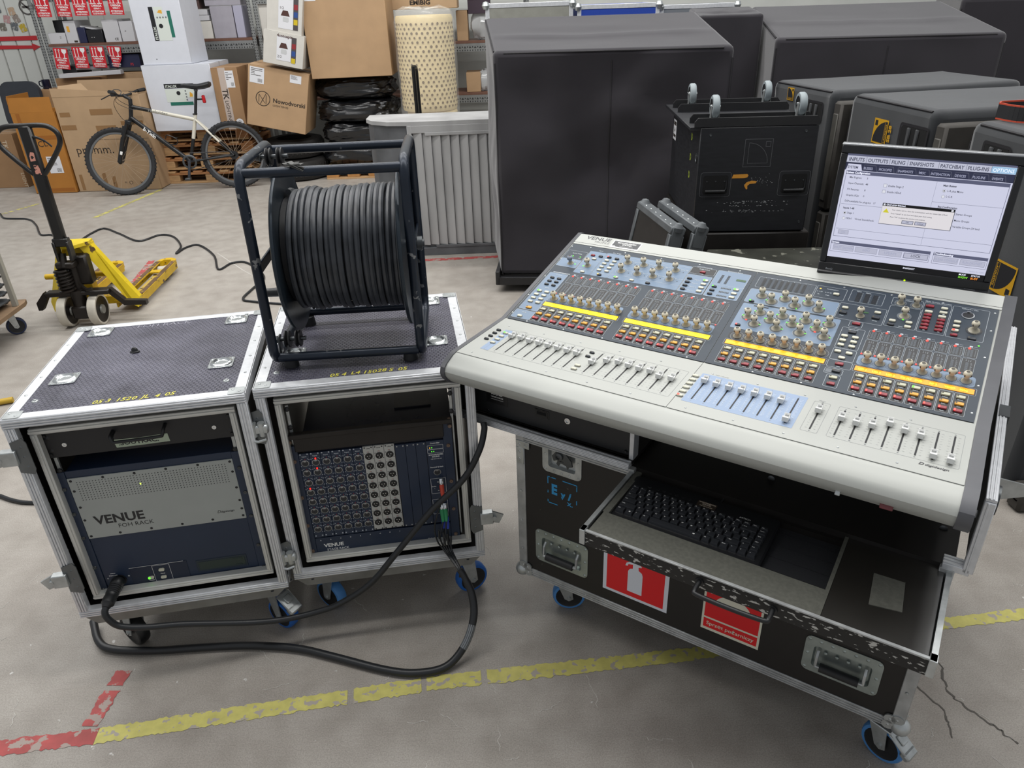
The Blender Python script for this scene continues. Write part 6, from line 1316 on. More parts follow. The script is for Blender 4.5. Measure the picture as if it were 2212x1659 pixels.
printed(t, mat('pale_tape', 'b9aaa0', .35), lambda b, M: b.rect(.075, .155, .0, .63, 0, 0, M), 'tape')
printed(t, INK, lambda b, M: (b.text('TK', .085, .42, .085, .0006, M=M, rot=-PI/2, bold=.02), b.text('LIGHTING', .095, .30, .052, .0006, M=M, rot=-PI/2)))
label(t, .145, .235, .43, .60, 8)
b = MB(); b.disc(.21, .07, .042, 0, 20, 0, T(0, -.0016, 0) @ FR); b.ring(.21, .07, .018, .021, .0006, 14, 1, T(0, -.0016, 0) @ FR); b.build('round_sticker', [PAP, INK], t, smooth=False)
# tyres behind
def tyre(label, x, y, z, r, w):
    t = thing('tyre', label, 'tyre', (x, y, z))
    b = MB(); b.lathe([(r*.6, 0), (r*.72, -.0), (r*.95, .015), (r, .05), (r, w-.05), (r*.95, w-.015), (r*.72, w), (r*.6, w-.01), (r*.58, w*.5), (r*.6, .0)], 44)
    for k in range(44): b.box(r-.004, r+.007, -.012, .012, .05, w-.05, .002, 0, Rz(2*PI*k/44))
    b.build('tread', mat('old_tyre', '1f1d1c', .75, var=.3, vs=10), t)
tyre('dusty car tyre lying flat under the leaning brown carton', -2.42, 8.86, 0, .36, .23); tyre('second car tyre on top of another dusty tyre', -2.44, 8.92, .231, .33, .21)
NB = carton('tilted brown carton with round line logo, propped on the tyres', -2.80, 8.45, .66, .635, .5, .62, KR, ry=.215)
printed(NB, INK, lambda b, M: (b.ring(.165, .295, .070, .077, 0, 28, 0, M), [b.add([(.165+x0, .295+y0, 0), (.165+x1, .295+y1, 0), (.165+x1+.006, .295+y1, 0), (.165+x0+.006, .295+y0, 0)], [[0, 1, 2, 3]], 0, M) for x0, y0, x1, y1 in ((-.045, -.04, -.045, .04), (-.045, .04, .02, -.045), (.03, -.05, .03, .04), (-.03, -.06, .03, .06))], b.text('Nowodvorski', .27, .275, .062, 0, M=M, bold=.02), b.text('LIGHTING', .27, .235, .028, 0, M=M, sx=1.3)))
label(NB, .02, .17, .44, .60, 2); label(NB, .44, .56, .51, .59, 3, False)
def shadebox(lb, x, y, z, w, h, n, ry, rz=.0):
    t = carton(lb, x, y, z, w, .4, h, CRM, rz=rz, ry=ry)
    b = MB(); M = T(0, -.0016, 0) @ FR; x0 = w*.33; b.rect(x0, x0+.2, .05, h-.03, 0, 0, M); b.rect(x0+.15, x0+.2, .05, h-.03, .0004, 3, M); lamp(b, M @ T(0, 0, .0005), x0+.07, .17, .10)
    b.text('4concepts', x0, h-.045, .038, .0006, 1, M, bold=.03); b.text(n, x0+.01, .075 if n[0] == '2' else h-.15, .035, .0006, 4, M)
    for k, (mi) in enumerate((5, 6, 7)): b.rect(x0+.155, x0+.195, h-.14-.07*k, h-.09-.07*k, .0008, mi, M)
    b.build('printed_label', [PAP, mat('lamp_brown', '4a2d28', .6), mat('lamp_pale', 'bfc1c2', .6), mat('label_stripe', '4a4446', .5), INK, mat('stripe_red', '8a2a30', .5), mat('stripe_blue', '2a4a8a', .5), mat('stripe_yellow', 'c9b020', .5)], t, smooth=False)
shadebox('white carton with lamp picture marked 2/2, on the tilted brown carton', -2.500, 8.42, 1.275, .415, .32, '2/2', .215); shadebox('white carton with lamp picture marked 1/2, above its twin', -2.41, 8.43, 1.565, .36, .38, '1/2', .19)
# black rubbish bags on a pallet, big carton on top
pallet('small wooden pallet carrying black rubbish bags', -2.05, 8.6, 0, .62, .7, m=mat('fresh_wood', 'b07c44', .75, var=.12))
BAG = mat('bin_bag', '101114', .24, spec=.7, bump=.5, bs=55, stretch=(1, 1, 1.8))
def bag(label, x, y, z, sx, sy, sz, seed):
    R = random.Random(seed); n = 84; m2 = 44; vs = [];
    for j in range(m2+1):
        p = PI*j/m2-PI/2
        for k in range(n):
            a = 2*PI*k/n; cx, sn = math.cos(a), math.sin(a); e = .55
            X = math.copysign(abs(cx)**e, cx)*math.cos(p)**.45; Yy = math.copysign(abs(sn)**e, sn)*math.cos(p)**.45; Z = math.copysign(abs(math.sin(p))**.7, math.sin(p))
            pv = Vector((X*2+seed*7, Yy*2, Z*1.3)); dd = .95+.11*mnoise.noise(pv*1.3)+.09*abs(mnoise.noise(pv*3.4))+.05*abs(mnoise.noise(pv*8))
            vs.append((X*sx/2*dd, Yy*sy/2*dd, (Z*.5+.5)*sz*(dd if Z > 0 else 1)))
    b = MB(); b.add(vs, [[j*n+k, j*n+(k+1) % n, (j+1)*n+(k+1) % n, (j+1)*n+k] for j in range(m2) for k in range(n)])
    o = b.build('rubbish_bag', BAG, None, ang=60); o.location = (x, y, z); tag(o, label, 'bag', 'black rubbish bags stacked on the pallet')
bag('black rubbish bag, lowest one on the small pallet', -1.66, 8.92, .137, .86, .62, .25, 1); bag('black rubbish bag, second from bottom of the pile', -1.64, 8.92, .375, .88, .6, .24, 2); bag('wrinkled black rubbish bag, third up in the pile', -1.62, 8.90, .60, .9, .62, .25, 3); bag('black rubbish bag, topmost, under the big plain carton', -1.64, 8.92, .84, .9, .6, .24, 4)
t = carton('large plain brown carton on top of the black rubbish bags', -2.03, 8.50, 1.083, .865, .62, .86, KR, ry=-.012)
label(t, .02, .16, .74, .88, 5); label(t, .66, .78, .80, .9, 6, False)
t = carton('kraft carton lettered EMIBIG at the top, above the wrapped roll', -1.22, 9.10, 1.71, .76, .38, .3, KR3)
printed(t, INK, lambda b, M: (b.text('EMIBIG', .35, .045, .062, 0, M=M, al='C', bold=.04, sx=1.2), b.text('LIGHTING', .35, .005, .03, 0, M=M, al='C', bold=.02, sx=1.2)))
# perforated foam roll wrapped in film
def foamroll():
    t = thing('foam_roll', 'cream perforated foam roll wrapped in clear film, standing upright', 'roll', (-.79, 8.55, 0))
    FM = mat('cream_foam', 'dcc896', .75, var=.05); HO = mat('foam_hole', '6d5730', .9)
    def body(r, z0, z1, nm, off):
        b = MB(); prof = [(0, z0), (r*.97, z0), (r, z0+.03)]+[(r*(1+.012*math.sin(9*k)), z0+(z1-z0)*k/12) for k in range(1, 12)]+[(r, z1-.03), (r*.96, z1), (0, z1)]
        b.lathe(prof, 40, T(off, 0, 0)); o = b.build(nm, FM, t)
        h = MB(); R = random.Random(3)
        for j in range(int((z1-z0-.06)/.042)):
            z = z0+.045+.042*j
            for k in range(17):
                a = PI+PI*(k+.5*(j % 2))/17; s = R.uniform(.010, .0145)
                M = T(off+math.cos(a)*r*1.014, math.sin(a)*r*1.014, z) @ Rz(a) @ Ry(PI/2); h.disc(0, 0, s, 0, 7, 0, M)
        stuff(h.build('perforations', HO, o, smooth=False)); return o
    body(.30, .74, 1.66, 'foam_body', 0); body(.275, .40, .74, 'foam_base', .02)
    b = MB(); b.lathe([(.318, .66), (.322, .8), (.316, 1.0), (.324, 1.2), (.316, 1.4), (.32, 1.6), (.29, 1.70), (.2, 1.74), (.02, 1.72)], 40)
    R = random.Random(8); b.v = [v+Vector((R.uniform(-.006, .006), R.uniform(-.006, .006), R.uniform(-.012, .012))) for v in b.v]
    f = mat('stretch_film', 'ffffff', .12, alpha=.16, spec=.9); b.build('stretch_film', f, t)
    b = MB(); b.lathe([(.0, .30), (.27, .30), (.27, .40), (0, .40)], 30); b.box(-.3, .3, -.3, .3, 0, .30, .01); b.build('plinth', KR2, t)
foamroll()
b = MB(); b.tube(catmull([(-.865, 7.92, .0), (-.868, 7.9, .5), (-.872, 7.9, 1.15), (-.872, 7.92, 1.20), (-.86, 7.95, 1.21), (-.855, 8.0, 1.18), (-.858, 8.04, 1.0), (-.86, 8.08, .7)], 6), .019, 10); b.box(-.92, -.80, 7.86, 8.16, 0, .05, .01); o = b.build('pull_handle', mat('gloss_black_tube', '131313', .25)); tag(o, 'black upright pull handle rod in front of the foam roll', 'handle')
# grey slatted cabinet
def slats():
    t = thing('slatted_cabinet', 'dusty grey cabinet with upright slats, beside the tall black cover', 'cabinet', (-.70, 5.66, 0), .02)
    G = mat('dusty_grey', 'a2a2a2', .6, .1, var=.18, vs=5, stretch=(1, 1, .25)); GD = mat('dusty_dark_grey', '5d5f62', .55, .2, var=.25, vs=6)
    b = MB(); b.prism([(-.32, .42), (-.32, .22), (-.27, .12), (-.15, .03), (0, 0), (.95, 0), (.95, .42)], .045, .985); b.build('cabinet_body', GD, t, ang=20)
    b = MB(); b.prism([(-.335, .43), (-.335, .215), (-.28, .105), (-.155, .012), (0, -.02), (.96, -.02), (.96, .43)], .985, 1.012); b.build('top_rim', G, t, ang=20)
    for k in range(13):
        b = MB(); b.prism([(0, -.004), (.058, -.022), (.066, -.022), (.066, .002), (0, .002)], .085, .93, M=T(.03+.0685*k, 0, 0)); b.build('slat', G, t, smooth=False)
    b = MB(); b.box(0, .95, -.022, .004, .93, .985, .003); b.box(.12, .95, -.027, -.02, .912, .935, .002); b.build('top_rail', G, t)
    b = MB(); b.box(-.01, .95, -.024, .004, 0, .062, .003); b.box(.14, .95, -.028, -.02, .062, .084, .002); b.build('bottom_rail', GD, t); b = MB(); b.box(-.01, .022, -.024, .004, .06, .985, .003); b.build('corner_post', G, t)
slats()
# perforated steel shelving
PS = mat('perforated_steel', '8d8f8e', .45, .5, var=.1); BRD = mat('shelf_board', '6b4a3c', .6, var=.1)
def shelving():
    t = thing('shelving_rack', 'grey perforated steel shelving with brown boards along the back wall', 'shelving', (0, 9.45, 0)); hl = []
    holes = MB()
    for x in (-5.33, -5.27, -2.86, -2.79, .32):
        for yy in (0, .55):
            b = MB(); b.box(x-.02, x+.025, yy, yy+.003, 0, 2.4); b.box(x-.02, x-.017, yy, yy+.04, 0, 2.4); b.build('upright', PS, t, smooth=False)
        for k in range(40): 
            for dx in (-.009, .014): holes.rrect(x+dx-.004, x+dx+.004, .7+.03*k, .712+.03*k, .003, 0, .001, 0, T(0, -.0006, 0) @ FR)
    for x0, x1, z, in ((-5.25, -2.88, 1.475), (-5.25, -2.88, 2.02), (-2.77, .30, 1.36), (-2.77, .30, .795), (-2.77, .30, 1.93), (-5.25, -2.88, .55)):
        b = MB(); b.box(x0, x1, -.004, .56, z-.028, z, .002); b.build('shelf_board', BRD, t)
        b = MB(); b.box(x0, x1, -.006, -.002, z-.115, z-.028); b.box(x0, x1, .55, .553, z-.115, z-.028); b.build('shelf_beam', PS, t, smooth=False)
        n = int((x1-x0)/.03)
        for k in range(n):
            for zz in (.05, .085): holes.rrect(x0+.015+.03*k-.005, x0+.015+.03*k+.005, z-.05-zz+.028, z-.036-zz+.028, .003, 0, .001, 0, T(0, -.0066, 0) @ FR)
            if k % 2 == 0: holes.rrect(x0+.015+.03*k-.014, x0+.015+.03*k+.014, z-.077, z-.070, .003, 0, .001, 0, T(0, -.0066, 0) @ FR)
    stuff(holes.build('punched_holes', DKPR, t, smooth=False))
shelving()
def sb(label, x0, x1, z0, z1, m, y=9.47, d=.35, nm='shelf_box', extra=None, group='boxes on the shelves', rz=0):
    t = thing(nm, label, 'box', (x0, y, z0), rz, group); w = x1-x0; h = z1-z0
    b = MB(); b.box(0, w, 0, d, 0, h-.002, .003); b.build('box_body', m, t); b = MB(); b.box(.001, w-.001, .001, d-.001, h-.002, h, .0008); b.build('box_lid', m, t)
    if extra: extra(t, w, h)
    return t
BKC = mat('black_card', '17171b', .35); NVC = mat('navy_card', '1f2342', .4); PWH = mat('shelf_white', 'bfbfc2', .5)
def txt(s, x, z, sz, m=INK): return lambda t, w, h: printed(t, m, lambda b, M: b.text(s, x, z, sz, 0, M=M, bold=.02))
S1 = 1.4755
sb('low white box at left end of the upper shelf', -5.235, -5.04, S1, 1.59, PWH, extra=txt('::', .13, .06, .04)); sb('upright white lamp box with energy label, second from left on shelf', -5.03, -4.895, S1, 1.712, PWH, extra=lambda t, w, h: printed(t, [mat('label_amber', 'd8a030', .5), INK], lambda b, M: (b.rect(.03, .06, .12, .18, 0, 0, M), b.rect(.08, .12, .01, .03, 0, 1, M)))); sb('dark box leaning between the white boxes on upper shelf', -4.885, -4.80, S1, 1.64, NVC, rz=.0); sb('flat black box in the middle of the upper shelf', -4.79, -4.605, S1, 1.615, BKC, extra=txt('-  -', .05, .05, .03, WHITE)); sb('white box with CE mark on the upper shelf', -4.585, -4.40, S1, 1.712, PWH, extra=txt('CE', .11, .02, .035)); sb('narrow white box touching the tall white carton', -4.39, -4.24, S1, 1.69, PWH, extra=txt('-', .05, .10, .05))
b = sb('crumpled white padded parcel lying over the black box', -4.86, -4.63, 1.642, 1.66, PWH, y=9.5, d=.2); b.rotation_euler = (0, .22, .05)
o = sb('dark flowerpot shaped container behind the shelf boxes', -5.21, -5.07, 1.592, 1.72, BKC, y=9.6, d=.2)
sb('white fluorescent tube carton lying across the carton tops', -5.10, -4.38, 1.125, 1.17, PWH, y=9.2, d=.08).rotation_euler = (0, -.035, 0)
sb('navy box under the upper shelf beam', -4.62, -4.25, 1.20, 1.34, NVC, extra=txt('PS', .25, .02, .04, mat('stripe_red2', 'b02a34', .5))); sb('grey flat parcel under the hanging labels', -5.03, -4.64, 1.19, 1.225, GRC); sb('black bundle behind the leftmost hanging label', -5.19, -5.02, 1.06, 1.24, BKC)
for z0, z1, x0, x1, m, lb in ((S1, 1.66, -3.60, -3.50, CRM, 'thin cream box behind tall white carton'), (S1, 1.66, -3.49, -3.33, CRM, 'short cream box on the middle shelf'), (S1, 1.81, -3.315, -3.06, GRC, 'large beige upright box on middle shelf'), (S1, 1.81, -3.05, -2.95, mat('lilac_card', 'a3a2b4', .6), 'narrow lilac grey box beside the steel upright'), (1.665, 1.72, -3.66, -3.34, PWH, 'flat white box lying on the short cream box'), (1.722, 1.78, -3.66, -3.35, PWH, 'second flat white box in the same pile'), (1.813, 1.95, -3.36, -2.95, GRC, 'wide grey box on top of beige upright box'), (1.785, 1.93, -3.56, -3.42, mat('brown_card', '4a3733', .6), 'dark brown box at top of middle shelf')):
    sb(lb, x0, x1, z0, z1, m)
sb('tall white carton behind the lamp shade cartons', -2.76, -2.45, 1.361, 1.86, CRM)
sb('small kraft box hanging open at right shelf', -.50, -.37, 1.361, 1.68, KR); sb('kraft box on the lower right shelf', -.42, -.25, .797, 1.015, KR); sb('dark purple carton on top right shelf', -.36, -.10, 1.64, 1.9, mat('plum_card', '3a2c38', .6))
def pbag(lb, x, y, z, sx, sz, seed):
    R = random.Random(seed); b = MB(); n = 16; vs = []
    for j in range(10):
        p = PI*j/9-PI/2
        for k in range(n):
            a = 2*PI*k/n; q = 1+R.uniform(-.16, .12); vs.append((math.cos(a)*math.cos(p)*sx*q, math.sin(a)*math.cos(p)*sx*q, sz*(1+math.sin(p)*q)))
    b.add(vs, [[j*n+k, j*n+(k+1) % n, (j+1)*n+(k+1) % n, (j+1)*n+k] for j in range(9) for k in range(n)]); o = b.build('plastic_bag', mat('clear_bag', 'd5d8da', .15, alpha=.55, spec=.9)); o.location = (x, y, z); tag(o, lb, 'bag')
pbag('clear plastic bag with white contents on the right shelf', -.22, 9.6, 1.361, .13, .16, 1); pbag('small clear plastic bag on the lower right shelf', -.20, 9.6, .797, .11, .12, 2)
# red warning labels hanging from the shelf edges
RL = mat('warning_red', 'c4202c', .4)
def warn(label, x, z, rz=0, w=.162, h=.225, curl=0):
    t = thing('warning_label', label, 'label', (x, 9.425, z), rz, 'red glass warning labels hanging on the shelves'); t.rotation_euler = (0, rz, 0)
    b = MB(); b.box(0, w, -.0006, .0006, -h, 0) if not curl else b.prism([(0, 0), (w, 0), (w*.95, -h*.55), (w*.62, -h), (w*.3, -h*.98)], -.0006, .0006, M=FR); b.build('label_sheet', RL, t, smooth=False)
    b = MB(); M = T(0, -.0014, 0) @ FR
    for k in (0, 1):
        c = w*(.17+.22*k); b.rect(c-.004, c+.004, -h*.46, -h*.10, 0, 0, M); b.add([(c-.012, -h*.12, 0), (c+.012, -h*.12, 0), (c, -h*.04, 0)], [[0, 1, 2]], 0, M)
    b.rect(w*.06, w*.50, -h*.49, -h*.465, 0, 0, M); c = w*.74
    b.prism([(c-.17*w, -h*.04), (c+.17*w, -h*.04), (c+.16*w, -h*.18), (c+.03*w, -h*.28), (c+.03*w, -h*.455), (c+.16*w, -h*.465), (c+.16*w, -h*.49), (c-.16*w, -h*.49), (c-.16*w, -h*.465), (c-.03*w, -h*.455), (c-.03*w, -h*.28), (c-.16*w, -h*.18)], 0, .0004, 0, M)
    for s, q, sz in (('UWAGA', -.62, .030), ('SZKŁO !', -.73, .022), ('ATTENTION', -.87, .024), ('GLASS FRAGILE !', -.96, .0165)): b.text(s, w/2, h*q, sz*(.8 if curl else 1), 0, 0, M, bold=.04, al='C', sx=.98)
    b.build('warning_print', WHITE, t, smooth=False)
for k, x in enumerate((-5.20, -4.985, -4.777, -4.575)): warn(('leftmost', 'second from left', 'third from left', 'rightmost, curled')[k]+' red glass warning label in the lower row', x, 1.442, (.11, .05, .05, .1)[k], curl=(k == 3))
for k, x in enumerate((-5.255, -5.02, -4.83, -4.645, -4.425)): warn(('leftmost', 'second from left', 'middle', 'second from right', 'rightmost')[k]+' red glass warning label in the upper row', x, 1.985, (.03, .06, .02, .02, .05)[k])
# wall arrows, notices, chair, mug
def walls():
    for nm, pts, lb in (('wall_arrow', [(-6.6, 1.50), (-6.5, 1.56), (-6.5, 1.548), (-5.91, 1.548), (-5.91, 1.498), (-6.5, 1.498), (-6.5, 1.485)], 'upper red arrow on the white wall, pointing left'), ('wall_arrow', [(-6.6, 1.455), (-6.0, 1.437), (-6.0, 1.462), (-5.90, 1.420), (-6.0, 1.376), (-6.0, 1.40), (-6.6, 1.405)], 'lower red arrow on the white wall, pointing right')):
        b = MB(); b.prism(pts, 0, .004, M=T(0, 10.425, 0) @ FR); o = b.build(nm, mat('arrow_red', 'b8242c', .5), None, smooth=False); tag(o, lb, 'sign')
    R = random.Random(9)
    for k, (x, z, c) in enumerate(((-6.30, 1.86, '5c6468'), (-6.13, 1.83, 'b59a80'), (-6.38, 1.76, '8b8f94'), (-6.22, 1.745, 'b08a8a'), (-6.10, 1.745, '8c8078'), (-6.30, 1.66, '6e6a60'), (-6.15, 1.66, '5f6468'), (-6.05, 1.64, 'b8a030'), (-6.36, 1.93, '8a7f70'))):
        b = MB(); b.rrect(-.04, .04, -.045, .045, .012, 0, .002, M=FR); o = b.build('wall_sticker', mat('sticker_'+c, c, .6, wear=('b5b3ac', .56, 35)), None, smooth=False); o.location = (x, 10.427, z); o.rotation_euler = (0, R.uniform(-.3, .3), 0); tag(o, 'small faded picture sticker on the white wall, number %d' % k if False else ('faded picture sticker on white wall, '+('top middle grey', 'top right tan', 'left edge grey', 'middle pinkish', 'right brownish', 'lower left dark', 'lower middle dark', 'lower right yellow', 'topmost brown')[k]+' one'), 'sticker', 'stickers on the white wall')
    b = MB(); b.ring(0, 0, .075, .092, 0, 28, 0, FR); b.box(-.075, .075, -.001, .001, -.008, .008, 0, 0, Ry(.8)); b.box(-.05, .03, -.001, 0, -.012, .012); o = b.build('notice_sign', mat('notice_dark', '4a4644', .6), None, smooth=False); o.location = (-5.93, 10.425, 1.875); tag(o, 'round crossed-out notice on white wall beside the shelving', 'sign')
    t = thing('office_chair', 'dark office chair with rounded back behind the open cartons', 'chair', (-5.47, 8.90, 0))
    DK = mat('chair_fabric', '2b2f36', .8, var=.1); b = MB(); b.rrect(-.23, .22, .62, 1.13, .12, -.03, .03, M=FR, seg=5); b.build('backrest', DK, t, Rx(-.1)); b = MB(); b.rrect(-.24, .24, -.02, .44, .08, .42, .49, seg=4); b.build('seat', DK, t); b = MB(); b.cyl((0, .2, .08), (0, .2, .43), .025)
    for k in range(5): b.cyl((0, .2, .09), (.28*math.cos(k*1.257), .2+.28*math.sin(k*1.257), .06), .018); 
    b.tube([(0, .2, .42), (0, -.04, .44), (0, -.05, .75)], .02); b.build('chair_base', BLKP, t)
    for k in range(5): b = MB(); b.cyl((.28*math.cos(k*1.257)-.02, .2+.28*math.sin(k*1.257), .028), (.28*math.cos(k*1.257)+.02, .2+.28*math.sin(k*1.257), .028), .028); b.build('wheel', BLKP, t)
    t = thing('mug', 'dark blue mug beside the left shelf upright', 'mug', (-5.27, 9.2, 1.0195)); b = MB(); b.lathe([(0, 0), (.042, 0), (.045, .01), (.045, .10), (.040, .10), (.040, .012), (0, .012)], 20); b.build('cup', mat('mug_navy', '191b2c', .2), t); b = MB(); b.tube(catmull([(-.043, 0, .085), (-.075, 0, .08), (-.078, 0, .04), (-.043, 0, .025)], 4), .006, 8); b.build('handle', mat('mug_navy', '191b2c', .2), t)
    b = carton('small brown carton under the mug', -5.36, 9.05, .62, .20, .3, .40, KR2, tape=False)
walls()
# ---------------------------------------------------------------- covered loudspeakers and cases on the right
from mathutils import noise as mnoise
FAB = mat('black_cover_fabric', '242127', .85, var=.10, vs=4, bump=.25, bs=700, spec=.35); FABG = mat('charcoal_cover_fabric', '222529', .75, var=.12, vs=5, bump=.25, bs=700, spec=.35)
for m_ in (FAB, FABG):
    q_ = m_.node_tree.nodes['Principled BSDF'].inputs; q_['Sheen Weight'].default_value = .35; q_['Sheen Roughness'].default_value = .5
PIPE = mat('cover_piping', '19171b', .7)
LOGY = mat('cover_yellow', 'c9981c', .6)
def cover(label, x, y, z, rz, w, d, hf, hb=None, m=FAB, seams=True, sag=.02, seed=0, n=22, shx=0, round_=.03, group='fabric covers over stacked loudspeakers', ridge=.015):
    """soft fabric box, front face towards -y, top may slope up to the back"""
    hb = hb or hf; t = thing('fabric_cover', label, 'cover', (x, y, z), rz, group)
    idx = {}; vs = []; fs = []
    def P(i, j, k):
        key = (i, j, k)
        if key in idx: return idx[key]
        u, v, q = i/n, j/n, k/n
        H = hf+(hb-hf)*v
        e = lambda a: 4*a*(1-a)
        px, py, pz = u*w+v*shx, v*d, q*H
        s = Vector((u*3+seed, v*3, q*3)); nz = mnoise.noise(s*1.1)*.9+mnoise.noise(s*2.6)*.35+.5*math.sin(7*(u+(1-q)*.8)+seed)*(1-abs(2*q-1))
        if j == 0: py += sag*(e(u)*e(q))**.5*(.6+nz)
        if j == n: py -= sag*e(u)*e(q)
        if i == 0: px += sag*.5*e(v)*e(q)*(.5+nz)
        if i == n: px -= sag*.5*e(v)*e(q)*(.5+nz)
        if k == n: pz += -.012*e(u)*e(v)*(1-nz)+ridge*math.exp(-((v-.42)/.05)**2)*min(1, e(u)*2)
        # round the vertical and top edges
        for (a, s0) in ((u, w), (1-u, w)):
            pass
        idx[key] = len(vs); vs.append((px, py, pz)); return idx[key]
    for a in range(n):
        for b_ in range(n):
            fs.append([P(a, 0, b_), P(a+1, 0, b_), P(a+1, 0, b_+1), P(a, 0, b_+1)]); fs.append([P(a, n, b_), P(a, n, b_+1), P(a+1, n, b_+1), P(a+1, n, b_)])
            fs.append([P(0, a, b_), P(0, a, b_+1), P(0, a+1, b_+1), P(0, a+1, b_)]); fs.append([P(n, a, b_), P(n, a+1, b_), P(n, a+1, b_+1), P(n, a, b_+1)])
            fs.append([P(a, b_, n), P(a+1, b_, n), P(a+1, b_+1, n), P(a, b_+1, n)]); fs.append([P(a, b_, 0), P(a, b_+1, 0), P(a+1, b_+1, 0), P(a+1, b_, 0)])
    b = MB(); b.add(vs, fs); o = b.build('fabric_shell', m, t, ang=50)
    bv = o.modifiers.new('soft', 'BEVEL'); bv.width = round_; bv.segments = 3; bv.limit_method = 'ANGLE'; bv.angle_limit = .9
    if seams:
        def seam(pts, r=.006): q = MB(); q.tube(pts, r, 6); q.build('piping', PIPE, t)
        g = lambda i, j, k: vs[idx[(i, j, k)]]
        c = round_*.3
        seam([Vector(g(i, 0, n))+Vector((0, c, -c)) for i in range(1, n)]); seam([Vector(g(0, 0, k))+Vector((c, c, 0)) for k in range(n)]); seam([Vector(g(0, j, n))+Vector((c, 0, -c)) for j in range(1, n)])
        if seams != 'edge': seam([Vector(g(n//2, 0, k))+Vector((0, .001, 0)) for k in range(n)], .005); seam([Vector(g(n, 0, k))+Vector((-c, c, 0)) for k in range(n)])
    return t
def lmark(t, M, s, word=None, rot=0, m=LOGY):
    """yellow emblem: square with a quarter curve and a small square, lettering along the base"""
    b = MB(); b.rect(0, s, 0, s, 0, 0, M)
    b.prism([(.07*s, .05*s)]+[(.93*s, .05*s)]+[(.07*s+.86*s*math.cos(a), .05*s+.9*s*math.sin(a)) for a in [PI/2*k/10 for k in range(11)]], .0002, .0006, 1, M); b.rect(.72*s, .92*s, .74*s, .92*s, .0007, 1, M)
    b.text('L-ACOUSTICS', .10*s, .075*s, .12*s, .0009, 0, M, bold=.03, sx=.98); b.rect(.08*s, .9*s, .2*s, .215*s, .0009, 0, M)
    if word: b.text(word, .5*s, -.24*s, .26*s, 0, 0, M, bold=.04, al='C', sx=1.1)
    return b.build('emblem_print', [m, mat('emblem_black', '1b1b1f', .7)], t, smooth=False)
C1 = cover('tall black fabric cover with a centre seam, left of the wheeled black crate', -.047, 4.782, .12, -.1, 1.418, .766, 1.39, 1.561, seed=2, sag=.085, shx=-.135)
b = MB(); b.box(-.0012, 0, .30, .36, .80, 1.0); b.build('white_sticker', PAP, C1, smooth=False); lmark(C1, T(-.001, .36, 1.02) @ Matrix(((0, 0, -1, 0), (-1, 0, 0, 0), (0, 1, 0, 0), (0, 0, 0, 1))), .10)
def cdolly(label, x, y, rz, w, d):
    t = thing('transport_dolly', label, 'dolly', (x, y, 0), rz); b = MB(); b.box(0, w, 0, d, .083, .117, .004); b.build('dolly_board', BLKPLY, t)
    b = MB(); b.box(-.02, w+.02, -.05, -.005, .055, .11, .004); b.build('bumper_rail', BLKM, t)
    for xx in (-.035, w+.005): b = MB(); b.box(xx, xx+.03, -.05, d, .055, .15, .004); b.build('side_rail', BLKM, t)
    for xx in (.1, w-.1):
        for yy in (.1, d-.1): caster(t, xx, yy, .083, .5, .034, tyre=RUB)
cdolly('low black dolly under the tall black fabric cover', -.047, 4.80, -.1, 1.418, .72)
C2 = cover('wide black fabric cover behind grey-topped covers, at upper right', 1.842, 5.362, .16, -.148, 1.44, 1.24, 1.34, 1.512, seed=9, sag=.03)
lmark(C2, T(-.001, 1.02, .95) @ Matrix(((0, 0, -1, 0), (-1, 0, 0, 0), (0, 1, 0, 0), (0, 0, 0, 1))), .15)
cdolly('black dolly below the wide black fabric cover', 1.842, 5.38, -.148, 1.44, 1.1)
cover('black fabric cover at the far upper right corner', 3.68, 6.5, .02, -.3, 1.3, 1.0, 1.66, 1.75, seed=13)
cover('black fabric cover standing between and behind two tall covers', 1.42, 5.85, .02, -.1, .47, .5, 1.62, 1.66, seed=17, seams=False)
def vent(t, x0, x1, z0, z1):
    b = MB(); M = T(0, -.002, 0) @ FR; b.prism(rr(x0, x1, z0, z1, .012), -.03, .0002, 0, M); o = b.build('handle_opening', FOAM, t, smooth=False)
    b = MB()
    for k in (1, 2): b.box(x0+(x1-x0)*k/3-.012, x0+(x1-x0)*k/3+.012, -.010, -.002, z0+.005, z1-.005, .006)
    b.build('opening_rib', FABG, o); b = MB(); b.outline(x0-.012, x1+.012, z0-.012, z1+.012, .015, .012, .0006, 0, M); b.build('opening_hem', PIPE, o, smooth=False)
BOARD = mat('sub_board', '3a3733', .7, var=.25, vs=9, wear=('7a6f5f', .68, 12))
def board(label, x, y, rz, x0, z0, z1):
    t = thing('dolly_board', label, 'board', (x, y, 0), rz); t.location = Vector((x, y, 0))
    b = MB(); b.box(x0, x0+.075, .0, 1.15, z0, z1, .012); b.build('board_panel', BOARD, t)
    b = MB(); b.box(x0+.015, x0+.06, -.006, .002, z0+.05, z1-.06, .004); b.build('board_rim', mat('board_edge', '4a4843', .6, var=.2), t)
AR = math.atan2(-.663, .116); BR_ = math.atan2(-.781, .089); CR = math.atan2(-.785, .014)
A = cover('charcoal covered loudspeaker stack, farthest of the three in the row', 1.675, 4.824, .02, AR, .655, 1.17, 1.28, m=FABG, seams='edge', seed=21, n=16, sag=.012, round_=.04, ridge=0, group='charcoal covered loudspeaker stacks')
vent(A, .40, .56, 1.115, 1.20); lmark(A, T(.18, -.0015, 1.115) @ FR @ T(.0, .07, 0), .07)
B = cover('charcoal covered loudspeaker stack with yellow SB 28 mark, behind the monitor', 1.829, 4.064, .02, BR_, .70, 1.16, 1.28, m=FABG, seams='edge', seed=25, n=16, sag=.012, round_=.04, ridge=0, group='charcoal covered loudspeaker stacks')
